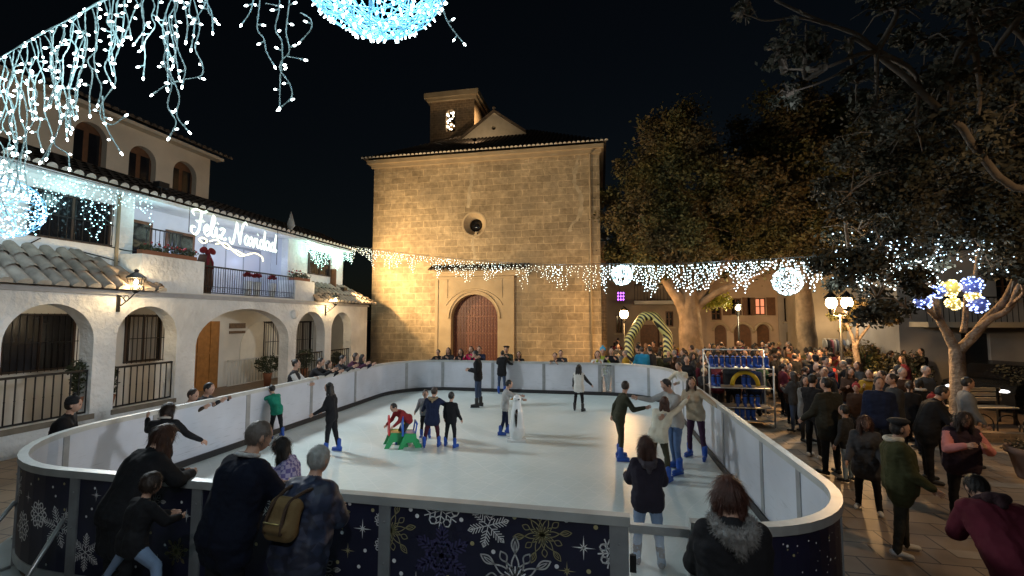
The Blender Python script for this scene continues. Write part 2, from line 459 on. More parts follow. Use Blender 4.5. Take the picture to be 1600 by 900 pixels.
    for s in (-1, 1):
        body.ball(hc + HM @ Vector((s * 0.029 * hs, 0.079 * hs, 0.008 * hs)), 0.0105 * hs, 8, 6, 3)
        body.ball(hc + HM @ Vector((s * hx * 0.99, -0.006 * hs, -0.004 * hs)), (0.012 * hs, 0.02 * hs, 0.032 * hs), 8, 6, 2, M=HM)
        body.ball(hc + HM @ Vector((s * 0.030 * hs, 0.0865 * hs, 0.031 * hs)), (0.018 * hs, 0.005 * hs, 0.0035 * hs), 8, 4, 3, M=HM)
    body.ball(hc + HM @ Vector((0, 0.0905 * hs, -0.056 * hs)), (0.023 * hs, 0.007 * hs, 0.0075 * hs), 8, 6, 4, M=HM)
    parts = {'body': (body, [top, bottom, skin or M_skin, M_eye, M_lip, sleeve_col or top])}
    # ---- hair / hats
    def hp_(x, y, z): return hc + HM @ (Vector((x, y, z)) * hs)
    dwn = Vector((0, 0, -1))
    def hairmesh(prims, vox, mt, nm, rough=0.006):
        r = MB()
        for q in prims:
            if len(q) == 4: cone(r, *q)
            else: r.ball(q[0], q[1], 14, 10, 0, M=HM)
        c, f = remesh(r, vox * k, 1)
        o = MB(); 
        c = c + np.array([[mnoise.noise(Vector((p[0] * 60, p[1] * 60, p[2] * 14))) * rough, mnoise.noise(Vector((p[0] * 60 + 9, p[1] * 60, p[2] * 14))) * rough, 0] for p in c])
        o.v = [tuple(p) for p in c]; o.f = f; o.m = [0] * len(f); o.smooth = [True] * len(f)
        if vox <= 0.012 and voxel <= 0.0155 and nm in ('hair', 'fur_hood', 'beanie'):
            rs = random.Random(len(f)); C3 = [Vector(p) for p in c]; base_n = len(f)
            cc_ = sum(C3, Vector()) / len(C3)
            for _ in range(5200 if nm == 'hair' else 4200):
                fc = f[rs.randrange(base_n)]; a_, b_, d_ = C3[fc[0]], C3[fc[1]], C3[fc[2]]
                nn = (b_ - a_).cross(d_ - a_)
                if nn.length < 1e-12: continue
                nn.normalize(); p = (a_ + d_) / 2
                if nm == 'hair':
                    top_ = (HM @ Vector((0, -0.06, 0.12))) * hs + hc; fl = (p - top_).normalized() * 0.9 + dwn * 0.7 + Vector((rs.gauss(0, .22), rs.gauss(0, .22), rs.gauss(0, .12)))
                    fl = (fl - nn * fl.dot(nn)).normalized(); L_ = rs.uniform(.02, .05) if hair in ('short', 'bald_crown', 'beret') else rs.uniform(.05, .11); lift = .10
                else: fl = (nn * 0.8 + Vector((rs.gauss(0, .5), rs.gauss(0, .5), rs.gauss(0, .5)))).normalized(); L_ = rs.uniform(.015, .035); lift = .3
                w_ = fl.cross(nn); 
                if w_.length < 1e-4: continue
                w_ = w_.normalized() * 0.0011
                m1_ = p + fl * L_ * .5 + nn * (L_ * lift * .6); e_ = p + fl * L_ + nn * (L_ * lift * .3) + dwn * L_ * .1
                i0 = len(o.v); o.v += [tuple(p - w_), tuple(p + w_), tuple(m1_ + w_ * .8), tuple(m1_ - w_ * .8), tuple(e_)]
                o.f = list(o.f) + [] if False else o.f
                o.f.append((i0, i0 + 1, i0 + 2, i0 + 3)); o.f.append((i0 + 3, i0 + 2, i0 + 4)); o.m += [0, 0]; o.smooth += [False, False]
        parts[nm] = (o, [mt])
    hm = mat('hair_%d_%d_%d' % tuple(int(c * 999) for c in haircol), haircol, 0.55, var=0.35, vscale=20, bump=0.6, bscale=60)
    cap = [(hp_(0, -0.016, 0.022), (0.084 * hs, 0.096 * hs, 0.106 * hs))]
    vx = 0.011 if voxel <= 0.02 else 0.016
    if hair == 'short': hairmesh(cap, vx, hm, 'hair')
    elif hair == 'bald_crown':
        hairmesh([(hp_(0, -0.022, 0.005), (0.083 * hs, 0.090 * hs, 0.085 * hs))], vx, hm, 'hair')
    elif hair in ('long', 'longwavy'):
        L = 0.22 if hair == 'long' else 0.27
        q = list(cap)
        for x in (-0.055, 0.0, 0.055):
            s0 = hp_(x, -0.05, 0.0); q.append((s0, s0 + (HM @ Vector((x * 0.4, -0.035, 0))) + dwn * L * hs, 0.045 * hs, 0.030 * hs))
        for s in (-1, 1):
            s0 = hp_(s * 0.066, -0.005, 0.02); q.append((s0, s0 + (HM @ Vector((s * 0.012, 0, 0))) + dwn * (L - 0.04) * hs, 0.030 * hs, 0.022 * hs))
        hairmesh(q, vx, hm, 'hair', 0.010)
    elif hair == 'bob':
        q = list(cap)
        for x in (-0.06, 0, 0.06):
            s0 = hp_(x, -0.03, 0.0); q.append((s0, s0 + dwn * 0.11 * hs, 0.045 * hs, 0.035 * hs))
        hairmesh(q, vx, hm, 'hair')
    elif hair == 'ponytail':
        s0 = hp_(0, -0.095, 0.04)
        hairmesh(cap + [(s0, s0 + HM @ Vector((0, -0.05, -0.03)) * 1.0, 0.02 * hs, 0.03 * hs), (s0 + HM @ Vector((0, -0.05, -0.03)), s0 + HM @ Vector((0, -0.06, 0)) + dwn * 0.18, 0.03 * hs, 0.014 * hs)], vx, hm, 'hair')
    elif hair == 'bun':
        hairmesh(cap + [(hp_(0, -0.09, 0.07), (0.04 * hs,) * 3)], vx, hm, 'hair')
    elif hair == 'afro':
        hairmesh([(hp_(0, -0.02, 0.03), (0.105 * hs, 0.11 * hs, 0.115 * hs))], vx, hm, 'hair', 0.018)
    if hair in ('beanie', 'beret'):
        c_ = haircol
        hmat = mat('knit_%d_%d_%d' % tuple(int(x * 999) for x in c_), c_, 0.95, bump=0.6, bscale=50, var=0.2, vscale=12)
        o = MB()
        if hair == 'beanie':
            prof = [(0.092, 0.012), (0.096, 0.02), (0.096, 0.055), (0.090, 0.058), (0.089, 0.075), (0.078, 0.105), (0.055, 0.130), (0.02, 0.143), (0.001, 0.145)]
            o.lathe([(a * hs, b_ * hs) for a, b_ in prof], hp_(0, -0.012, 0.0), 18, 0, M=HM @ Matrix.Rotation(R(10), 3, 'X'))
            o.ball(hp_(0, -0.02, 0.155), 0.026 * hs, 10, 7)
        else:
            prof = [(0.080, 0.05), (0.084, 0.065), (0.118, 0.085), (0.122, 0.10), (0.09, 0.125), (0.02, 0.134), (0.001, 0.134)]
            o.lathe([(a * hs, b_ * hs) for a, b_ in prof], hp_(0, -0.012, 0.0), 18, 0, M=HM @ Matrix.Rotation(R(14), 3, 'X'))
        parts['beanie' if hair == 'beanie' else 'beret'] = (o, [hmat])
        hairmesh([(hp_(0, -0.022, 0.0), (0.082 * hs, 0.088 * hs, 0.09 * hs))], vx, mat('hair_dark', (0.025, 0.016, 0.012), 0.6, var=0.3, vscale=20), 'hair')
    if hood:
        hcolr, kind = hood
        hmt = mat('hoodm_%d_%d_%d' % tuple(int(x * 999) for x in hcolr), hcolr, 0.95, bump=0.9, bscale=45, var=0.35, vscale=22)
        q = []
        rr = {'fur': 0.034, 'plain': 0.03, 'collar': 0.020, 'scarf': 0.036}[kind]
        cx_ = neckb + (T @ Vector((0, -0.02, 0.03))) * k
        n = 14; ring = []
        rad = {'fur': 0.115, 'plain': 0.10, 'collar': 0.082, 'scarf': 0.082}[kind] * k * (1 + 0.12 * child)
        for i in range(n):
            a = 2 * PI * i / n
            back = max(0, -math.sin(a))
            ring.append(cx_ + T @ (Vector((rad * math.cos(a), rad * math.sin(a) * 0.95 - (0.05 * back if kind in ('fur', 'plain') else 0), (0.0 - 0.035 * back) if kind in ('fur', 'plain') else 0.01)) ))
        for i in range(n): q.append((ring[i], ring[(i + 1) % n], rr * k * random.uniform(0.9, 1.12), rr * k))
        if kind in ('fur', 'plain'):
            q.append((tp(-0.05 * k, -0.10 * k - b, tl * 0.96), tp(0.05 * k, -0.10 * k - b, tl * 0.96), 0.05 * k, 0.05 * k))
            q.append((tp(0, -0.11 * k - b, tl * 0.92), tp(0, -0.12 * k - b, tl * 0.80), 0.055 * k, 0.03 * k))
        hairmesh(q, 0.012, hmt, {'fur': 'fur_hood', 'plain': 'hood', 'collar': 'collar', 'scarf': 'scarf'}[kind], 0.016 if kind == 'fur' else 0.006)
    # ---- footwear
    for n in 'LR':
        A_ = joints['an' + n]; K_ = joints['kn' + n]
        sd = -1 if n == 'L' else 1
        fd = Vector((sd * 0.22, 1, 0)).normalized()
        gz = A_.z - foot_h
        sh_ = MB(); r = MB()
        if shoes == 'skate':
            base = Vector((A_.x, A_.y, gz + 0.045 * k))
            cone(r, base + Vector((0, 0, 0.22 * k)) + (K_ - A_).normalized() * 0.0, base + Vector((0, 0, 0.05 * k)), 0.062 * k, 0.055 * k)
            cone(r, base + Vector((0, 0, 0.03 * k)) - fd * 0.05 * k, base + fd * 0.15 * k + Vector((0, 0, 0.02 * k)), 0.048 * k, 0.040 * k)
            c, f = remesh(r, 0.014 * k, 2)
            sh_.v = [tuple(p) for p in c]; sh_.f = f; sh_.m = [0] * len(f); sh_.smooth = [True] * len(f)
            ang = math.atan2(fd.y, fd.x)
            sh_.box(base + fd * 0.05 * k - Vector((0, 0, 0.022 * k)), (0.27 * k, 0.05 * k, 0.03 * k), ang, 0)
            sh_.box(base + fd * 0.05 * k - Vector((0, 0, 0.040 * k)), (0.29 * k, 0.008, 0.03 * k), ang, 1)
            parts['skate' + n] = (sh_, [shoe, M_alu])
        else:
            base = Vector((A_.x, A_.y, gz))
            if boots: cone(r, A_ + (K_ - A_) * 0.55, A_ + (K_ - A_) * 0.02, 0.062 * k, 0.052 * k)
            cone(r, base + Vector((0, 0, 0.055 * k)) - fd * 0.035 * k, base + fd * 0.14 * k + Vector((0, 0, 0.04 * k)), 0.045 * k, 0.036 * k)
            c, f = remesh(r, 0.014 * k, 2)
            c[:, 2] = np.maximum(c[:, 2], gz + 0.004)
            sh_.v = [tuple(p) for p in c]; sh_.f = f; sh_.m = [0] * len(f); sh_.smooth = [True] * len(f)
            parts['shoe' + n] = (sh_, [shoe])
    info = dict(joints=joints, tp=tp, tl=tl, k=k, hc=hc, HM=HM, T=T, bulk=b)
    return parts, info

BLUE_SKATE = mat('blue_skate_plastic', (0.012, 0.07, 0.36), 0.35, var=0.15, vscale=8)
BLACK_SHOE = mat('black_shoe', (0.015, 0.015, 0.016), 0.5)
WHITE_SHOE = mat('white_shoe', (0.6, 0.6, 0.6), 0.6)
BROWN_BOOT = mat('brown_boot', (0.055, 0.028, 0.03), 0.7, var=0.2)
def person(label, loc, face, z=0.0, group=None, cat='person', **kw):
    """face: heading in degrees, 0 = away from the camera (+Y), 90 = to the left (-X)"""
    parts, info = person_meshes(**kw)
    o = None
    order = ['body'] + [p for p in parts if p != 'body']
    for pn in order:
        mb, ms = parts[pn]
        nm = 'person' if pn == 'body' else {'skateL': 'skate', 'skateR': 'skate', 'shoeL': 'shoe', 'shoeR': 'shoe'}.get(pn, pn)
        x = mb.build(nm, ms, o)
        if o is None: o = x
    o.location = (loc[0], loc[1], z); o.rotation_euler = (0, 0, R(face))
    tag(o, label, cat, group)
    return o, info
# ------------------------------------------------------------------ ground
def node_mat(name, fn):
    m = bpy.data.materials.new(name); m.use_nodes = True; fn(m.node_tree, m.node_tree.nodes['Principled BSDF']); return m
def _pave(nt, bs):
    tc = nt.nodes.new('ShaderNodeTexCoord')
    br = nt.nodes.new('ShaderNodeTexBrick'); br.inputs['Scale'].default_value = 1.0
    br.inputs['Brick Width'].default_value = 0.60; br.inputs['Row Height'].default_value = 0.40
    br.inputs['Mortar Size'].default_value = 0.010
    br.inputs['Color1'].default_value = (0.34, 0.25, 0.17, 1); br.inputs['Color2'].default_value = (0.25, 0.185, 0.13, 1)
    br.inputs['Mortar'].default_value = (0.06, 0.045, 0.035, 1)
    nz = nt.nodes.new('ShaderNodeTexNoise'); nz.inputs['Scale'].default_value = 0.9; nz.inputs['Detail'].default_value = 8
    nt.links.new(tc.outputs['Object'], br.inputs['Vector']); nt.links.new(tc.outputs['Object'], nz.inputs['Vector'])
    mr = nt.nodes.new('ShaderNodeMapRange'); mr.inputs['From Min'].default_value = 0.3; mr.inputs['From Max'].default_value = 0.7
    mr.inputs['To Min'].default_value = 0.55; mr.inputs['To Max'].default_value = 1.2
    nt.links.new(nz.outputs['Fac'], mr.inputs['Value'])
    sc_ = nt.nodes.new('ShaderNodeVectorMath'); sc_.operation = 'SCALE'
    nt.links.new(br.outputs['Color'], sc_.inputs[0]); nt.links.new(mr.outputs['Result'], sc_.inputs['Scale'])
    nt.links.new(sc_.outputs[0], bs.inputs['Base Color']); bs.inputs['Roughness'].default_value = 0.62
    bp = nt.nodes.new('ShaderNodeBump'); bp.inputs['Strength'].default_value = 0.5; bp.inputs['Distance'].default_value = 0.01
    nt.links.new(br.outputs['Fac'], bp.inputs['Height']); bp.invert = True
    nt.links.new(bp.outputs['Normal'], bs.inputs['Normal'])
M_pave = node_mat('stone_paving', _pave)
def _ice(nt, bs):
    tc = nt.nodes.new('ShaderNodeTexCoord')
    nz = nt.nodes.new('ShaderNodeTexNoise'); nz.inputs['Scale'].default_value = 0.55; nz.inputs['Detail'].default_value = 7
    nt.links.new(tc.outputs['Object'], nz.inputs['Vector'])
    cr = nt.nodes.new('ShaderNodeValToRGB')
    cr.color_ramp.elements[0].position = 0.3; cr.color_ramp.elements[0].color = (0.56, 0.65, 0.64, 1)
    cr.color_ramp.elements[1].position = 0.7; cr.color_ramp.elements[1].color = (0.72, 0.79, 0.77, 1)
    nt.links.new(nz.outputs['Fac'], cr.inputs['Fac']); nt.links.new(cr.outputs['Color'], bs.inputs['Base Color'])
    n2 = nt.nodes.new('ShaderNodeTexNoise'); n2.inputs['Scale'].default_value = 1.4; n2.inputs['Detail'].default_value = 9; n2.inputs['Roughness'].default_value = 0.7
    nt.links.new(tc.outputs['Object'], n2.inputs['Vector'])
    mr = nt.nodes.new('ShaderNodeMapRange'); mr.inputs['To Min'].default_value = 0.22; mr.inputs['To Max'].default_value = 0.50
    nt.links.new(n2.outputs['Fac'], mr.inputs['Value']); nt.links.new(mr.outputs['Result'], bs.inputs['Roughness'])
    mp = nt.nodes.new('ShaderNodeMapping'); mp.inputs['Scale'].default_value = (3, 0.6, 1); mp.inputs['Rotation'].default_value = (0, 0, 0.5)
    nt.links.new(tc.outputs['Object'], mp.inputs['Vector'])
    n3 = nt.nodes.new('ShaderNodeTexNoise'); n3.inputs['Scale'].default_value = 9; n3.inputs['Detail'].default_value = 5
    nt.links.new(mp.outputs['Vector'], n3.inputs['Vector'])
    prev_ = None
    for sc_w, rot_, dis_, thr_ in ((2.3, 0.4, 9.0, .9965), (3.1, 1.5, 7.0, .9970), (1.7, 2.4, 12.0, .9975), (4.0, 0.9, 5.0, .9970)):
        mp_ = nt.nodes.new('ShaderNodeMapping'); mp_.inputs['Rotation'].default_value = (0, 0, rot_); mp_.inputs['Location'].default_value = (rot_ * 7, 0, 0); nt.links.new(tc.outputs['Object'], mp_.inputs['Vector'])
        wv = nt.nodes.new('ShaderNodeTexWave'); wv.inputs['Scale'].default_value = sc_w * .5; wv.inputs['Distortion'].default_value = dis_; wv.inputs['Detail'].default_value = 1; wv.inputs['Detail Scale'].default_value = .35
        nt.links.new(mp_.outputs[0], wv.inputs['Vector']); g_ = nt.nodes.new('ShaderNodeMapRange'); g_.inputs['From Min'].default_value = thr_ - .006; g_.inputs['From Max'].default_value = thr_; nt.links.new(wv.outputs['Fac'], g_.inputs['Value'])
        if prev_ is None: prev_ = g_.outputs[0]
        else:
            mxx = nt.nodes.new('ShaderNodeMath'); mxx.operation = 'MAXIMUM'; nt.links.new(prev_, mxx.inputs[0]); nt.links.new(g_.outputs[0], mxx.inputs[1]); prev_ = mxx.outputs[0]
    nk = nt.nodes.new('ShaderNodeMath'); nk.operation = 'MULTIPLY'; nt.links.new(prev_, nk.inputs[0]); nt.links.new(n2.outputs['Fac'], nk.inputs[1])
    ml = nk
    mm_ = nt.nodes.new('ShaderNodeMix'); mm_.data_type = 'RGBA'; mm_.inputs['B'].default_value = (0.80, 0.84, 0.83, 1); sm_ = nt.nodes.new('ShaderNodeMath'); sm_.operation = 'MULTIPLY'; sm_.inputs[1].default_value = 0.9
    nt.links.new(ml.outputs[0], sm_.inputs[0]); nt.links.new(sm_.outputs[0], mm_.inputs['Factor']); nt.links.new(cr.outputs['Color'], mm_.inputs['A']); nt.links.new(mm_.outputs['Result'], bs.inputs['Base Color'])
    bp = nt.nodes.new('ShaderNodeBump'); bp.inputs['Strength'].default_value = 0.12; bp.inputs['Distance'].default_value = 0.01
    nt.links.new(n3.outputs['Fac'], bp.inputs['Height']); nt.links.new(bp.outputs['Normal'], bs.inputs['Normal'])
    bs.inputs['Specular IOR Level'].default_value = 0.45
M_ice = node_mat('rink_ice', _ice)

g = MB(); N = 24
g.add([(-400, -300, 0), (400, -300, 0), (400, 500, 0), (-400, 500, 0)], [(0, 1, 2, 3)])
tag(g.build('ground', M_pave), kind='structure')

ICE = 0.15; RT = 1.30
def arc(cx, cy, r, a0, a1, n=14):
    return [(cx + r * math.cos(R(a0 + (a1 - a0) * i / n)), cy + r * math.sin(R(a0 + (a1 - a0) * i / n))) for i in range(n + 1)]
PER = arc(0.93, 5.1, 1.2, -90, 0) + arc(0.13, 14.6, 2.0, 0, 90) + arc(-5.65, 14.6, 2.0, 90, 180) + arc(-5.65, 5.9, 2.0, 180, 270)
PER.append(PER[0])
CUM = [0.0]
for i in range(len(PER) - 1): CUM.append(CUM[-1] + math.dist(PER[i], PER[i + 1]))
PL = CUM[-1]
def path(s, off=0.0):
    """point on the rink outline; off > 0 = outside"""
    s = s % PL
    for i in range(len(PER) - 1):
        if CUM[i + 1] >= s: break
    t = (s - CUM[i]) / max(1e-9, CUM[i + 1] - CUM[i])
    p = Vector(PER[i]).lerp(Vector(PER[i + 1]), t)
    # smooth normal
    def nrm(j):
        j = j % (len(PER) - 1)
        a = Vector(PER[j - 1 if j > 0 else len(PER) - 2]); b = Vector(PER[(j + 1) % (len(PER) - 1)]); d = (b - a).normalized(); return Vector((d.y, -d.x))
    d = (Vector(PER[i + 1]) - Vector(PER[i])).normalized()
    seg = CUM[i + 1] - CUM[i]
    n = Vector((d.y, -d.x)) if seg > 0.6 else (nrm(i).lerp(nrm(i + 1), t)).normalized() if 0.02 < 1 else None
    if seg <= 0.6 and (i == 0 or CUM[i] - CUM[i - 1] > 0.6) : n = Vector((d.y, -d.x)).lerp(nrm(i + 1), t).normalized()
    return p + n * off
def s_of(x, y):
    return min((math.dist(path(PL * i / 3000), (x, y)), PL * i / 3000) for i in range(3000))[1]
def ribbon(mb, s0, s1, z0, z1, o0, o1, mi=0, mo=None, step=0.18):
    if s1 < s0: s1 += PL
    ss = [s0, s1] + [c + k * PL for c in CUM for k in (0, 1) if s0 < c + k * PL < s1]
    ss = sorted(set(ss)); vs = []
    for s in ss:
        a = path(s, o0); b = path(s, o1)
        vs += [(a.x, a.y, z0), (b.x, b.y, z0), (b.x, b.y, z1), (a.x, a.y, z1)]
    n = len(ss)
    inner = []; outer = []
    for i in range(n - 1):
        p, q = 4 * i, 4 * i + 4
        inner += [(p, p + 3, q + 3, q), (p + 3, p + 2, q + 2, q + 3), (p, q, q + 1, p + 1)]
        outer += [(p + 1, q + 1, q + 2, p + 2)]
    mb.add(vs, inner + [(0, 1, 2, 3), (4 * n - 4, 4 * n - 1, 4 * n - 2, 4 * n - 3)], mi)
    mb.add(vs, outer, mi if mo is None else mo)

ice = MB(); pts = [path(PL * i / 160, 0.0) for i in range(160)]
ice.add([(p.x, p.y, ICE) for p in pts], [tuple(range(160))])
tag(ice.build('ice', M_ice), kind='structure')
deck = MB(); po = [path(PL * i / 160, 0.30) for i in range(160)]
vs = [(p.x, p.y, 0.0) for p in po] + [(p.x, p.y, 0.06) for p in po] + [(p.x, p.y, 0.06) for p in pts]
deck.add(vs, [(i, (i + 1) % 160, 160 + (i + 1) % 160, 160 + i) for i in range(160)] + [(160 + i, 160 + (i + 1) % 160, 320 + (i + 1) % 160, 320 + i) for i in range(160)])
tag(deck.build('rink_platform', mat('pale_deck', (0.42, 0.46, 0.46), 0.6, var=0.15, vscale=2)), kind='structure')

# ------------------------------------------------------------------ rink barrier
barrier = thing('rink_barrier', 'white panelled ice rink barrier with aluminium rail and dark snowflake print on its near side', 'barrier', (0, 0, 0))
def in_plane(mb, pts, w, mi, f):
    """flat stroke along 2-D pts, width w"""
    P = [Vector(p) for p in pts]
    for i in range(len(P) - 1):
        d = P[i + 1] - P[i]
        if d.length < 1e-6: continue
        n = Vector((-d.y, d.x)).normalized() * w / 2; e = d.normalized() * w * 0.25
        q = [P[i] - e + n, P[i] - e - n, P[i + 1] + e - n, P[i + 1] + e + n]
        mb.add([f(*p) for p in q], [(0, 1, 2, 3)], mi)
def disc(mb, c, r, mi, f, n=10):
    mb.add([f(c[0] + r * math.cos(2 * PI * i / n), c[1] + r * math.sin(2 * PI * i / n)) for i in range(n)], [tuple(range(n))], mi)
def leafloop(c, ang, L, W, n=10):
    out = []
    for i in range(2 * n + 1):
        t = i / n
        if t <= 1: x = t * L; y = W * math.sin(PI * t)
        else: x = (2 - t) * L; y = -W * math.sin(PI * (2 - t))
        out.append((c[0] + x * math.cos(ang) - y * math.sin(ang), c[1] + x * math.sin(ang) + y * math.cos(ang)))
    return out
def pol(c, a, r): return (c[0] + r * math.cos(a), c[1] + r * math.sin(a))
def flake_loops(mb, c, r, mi, f, rot=0.0, w=0.008, arms=6):
    for i in range(arms):
        a = rot + 2 * PI * i / arms
        in_plane(mb, leafloop(pol(c, a, 0.08 * r), a, r * 0.52, r * 0.09), w, mi, f)
        in_plane(mb, leafloop(pol(c, a, 0.62 * r), a, r * 0.40, r * 0.09), w, mi, f)
        in_plane(mb, leafloop(pol(c, a, 0.62 * r), a, r * 0.30, r * 0.03), w * 0.7, mi, f)
        b = a + PI / arms
        in_plane(mb, leafloop(pol(c, b, 0.05 * r), b, r * 0.38, r * 0.06), w, mi, f)
        in_plane(mb, leafloop(pol(c, b, 0.45 * r), b, r * 0.28, r * 0.09), w, mi, f)
    for i in range(arms * 2):
        a = rot + PI * i / arms
        in_plane(mb, [c, pol(c, a, r * 0.30)], w * 0.8, mi, f)
    disc(mb, c, r * 0.07, mi, f)
def flake_branch(mb, c, r, mi, f, rot=0.0, w=0.007, n=6):
    for i in range(n):
        a = rot + 2 * PI * i / n
        in_plane(mb, [c, pol(c, a, r)], w, mi, f)
        for t in (0.22, 0.36, 0.5, 0.64):
            p = pol(c, a, r * t)
            for s in (-1, 1): in_plane(mb, [p, pol(p, a + s * 0.85, r * 0.26)], w, mi, f)
        tip = pol(c, a, r * 0.72)
        in_plane(mb, [tip, pol(tip, a + 0.6, r * 0.17), pol(c, a, r), pol(tip, a - 0.6, r * 0.17), tip], w, mi, f)
def flake_hex(mb, c, r, mi, f, rot=0.0, w=0.012):
    for i in range(6):
        a = rot + PI * i / 3
        in_plane(mb, [c, pol(c, a, r)], w, mi, f)
        for t in (0.35, 0.65):
            p = pol(c, a, r * t)
            for s in (-1, 1): in_plane(mb, [p, pol(p, a + s * 1.0, r * 0.32)], w, mi, f)
        h = pol(c, a + PI / 6, r * 0.75)
        in_plane(mb, [pol(h, PI * j / 3, r * 0.2) for j in range(7)], w, mi, f)
def sparkle(mb, c, r, mi, f):
    for i in range(8):
        a = PI * i / 4 + PI / 2; L = r if i % 2 == 0 else r * 0.45; b = a + PI / 2
        mb.add([f(*pol(c, b, r * 0.07)), f(*pol(c, a, L)), f(*pol(c, b + PI, r * 0.07))], [(0, 1, 2)], mi)
sF = lambda x: s_of(x, 3.9)
def prn(s0):  # printed plane: u metres along from s0 (to the right), z
    def f(u, z):
        p = path(s0 + u, 0.0155 + 0.014); return (p.x, p.y, z)
    return f
FR = lambda u, v: onY(u, v, 3.872)
pan_mats = [M_board, M_navy, M_pwhite, M_pgold, M_pviolet]
def panel(s0, s1, printed=False, deco=None):
    mb = MB(); L = (s1 - s0) % PL
    ribbon(mb, s0, s1, 0.25, 1.225, -0.02, 0.026, 0, 1 if printed else None)
    if deco: deco(mb, s0, L)
    return mb.build('panel', pan_mats, barrier)
def clip_f(s0, L):
    """stay inside the printed rectangle"""
    def f(u, z):
        u = min(max(u, 0.02), L - 0.02); z = min(max(z, 0.26), 1.215)
        p = path(s0 + u, 0.030); return (p.x, p.y, z)
    return f
def deco_main(mb, s0, L):
    f = clip_f(s0, L); x0 = -1.93
    def C(u, v): x, z = FR(u, v); return (x - x0, z)
    flake_loops(mb, C(610, 828), 0.24, 3, f, 0.2)
    flake_loops(mb, C(847, 836), 0.245, 3, f, 0.15)
    flake_loops(mb, C(805, 905), 0.34, 2, f, PI / 2, 0.013)
    flake_branch(mb, C(763, 821), 0.19, 2, f, 0.3)
    flake_hex(mb, C(690, 795), 0.17, 2, f, 0.4, 0.010)
    c = C(690, 868)
    flake_branch(mb, c, 0.27, 4, f, 0.5, 0.016); disc(mb, c, 0.03, 4, f)
    for i in range(6): disc(mb, pol(c, PI * i / 3, 0.12), 0.03, 4, f)
    flake_hex(mb, C(960, 865), 0.13, 2, f, 0.1, 0.012)
    sparkle(mb, C(912, 856), 0.10, 2, f); sparkle(mb, C(886, 892), 0.08, 3, f); sparkle(mb, C(650, 905), 0.07, 2, f)
    for u, v, m in [(642, 796, 2), (652, 806, 2), (721, 812, 2), (738, 849, 3), (771, 862, 2), (804, 808, 3), (885, 813, 2), (931, 824, 3), (920, 893, 3), (616, 876, 2), (627, 896, 2), (700, 902, 3), (870, 885, 2)]:
        disc(mb, C(u, v), 0.019, m, f)
def deco_left(mb, s0, L):
    f = clip_f(s0, L)
    def C(u, v): x, z = FR(u, v); return (x + 3.93, z)
    sparkle(mb, C(566, 826), 0.09, 2, f); sparkle(mb, C(543, 860), 0.07, 3, f)
    flake_loops(mb, C(520, 800), 0.17, 3, f, 0.1); flake_hex(mb, C(596, 812), 0.07, 2, f, 0.3, 0.008); flake_hex(mb, C(596, 852), 0.07, 2, f, 0.1, 0.008)
    flake_loops(mb, C(500, 890), 0.2, 2, f, 0.1, 0.010); flake_branch(mb, C(430, 800), 0.2, 2, f); flake_loops(mb, C(350, 850), 0.25, 3, f)
    for u, v, m in [(546, 787, 2), (582, 797, 3), (570, 860, 2), (527, 878, 3), (560, 885, 2), (534, 832, 2), (330, 800, 2), (400, 850, 3)]: disc(mb, C(u, v), 0.017, m, f)
def deco_rand(seed, stars):
    def d(mb, s0, L):
        f = clip_f(s0, L); rg = random.Random(seed)
        if stars:
            for i in range(int(L * 95)):
                disc(mb, (rg.uniform(0.04, L - 0.04), rg.uniform(0.28, 1.17)), rg.choice([0.004, 0.005, 0.007, 0.007, 0.011]), rg.choice([2, 2, 2, 3]), f, 6)
        else:
            x = 0.18
            while x < L - 0.1:
                k = rg.randrange(3); c = (x, rg.uniform(0.45, 1.08)); r = rg.uniform(0.12, 0.22)
                if k == 0: flake_loops(mb, c, r, rg.choice([2, 3]), f, rg.random())
                elif k == 1: flake_branch(mb, c, r, 2, f, rg.random())
                else: flake_hex(mb, c, r * 0.8, 2, f, rg.random())
                sparkle(mb, (x + 0.1, 1.55 - c[1]), 0.07, 2, f)
                x += rg.uniform(0.26, 0.42)
            for i in range(int(L * 9)): disc(mb, (rg.uniform(0.04, L - 0.04), rg.uniform(0.28, 1.17)), 0.014, rg.choice([2, 3]), f)
    return d
xs_far = [onY(u, 580, 16.6)[0] for u in (692, 770, 850, 937, 958)]
seams = {}
S_FR = [sF(0.93) % PL, s_of(2.10, 4.75), s_of(2.13, 5.62), s_of(2.13, 6.8), s_of(2.13, 8.8), s_of(2.13, 10.8), s_of(2.13, 12.8), s_of(2.13, 14.6),
        s_of(0.13 + 2 * math.cos(R(45)), 14.6 + 2 * math.sin(R(45)))]
S_FAR = [s_of(x, 16.6) for x in reversed(xs_far)]
S_L = [s_of(-5.65 - 2 * math.cos(R(40)), 14.6 + 2 * math.sin(R(40))), s_of(-7.65, 13.1), s_of(-7.65, 10.9), s_of(-7.65, 8.7), s_of(-7.65, 6.6),
       s_of(-5.65 - 2 * math.cos(R(22)), 5.9 - 2 * math.sin(R(22))), s_of(-5.65 - 2 * math.cos(R(58)), 5.9 - 2 * math.sin(R(58))), sF(-5.45), sF(-3.93), sF(-1.93), sF(0.07)]
seams_all = S_FR + S_FAR + S_L
if seams_all[0] > PL - 0.5: seams_all[0] -= PL
seams_all[0] = 0.0
clear_lo = S_FAR[0]
M_clear = mat('clear_acrylic', (0.75, 0.80, 0.82), 0.05, alpha=0.22, spec=0.6)
fs0 = sF(-5.45)
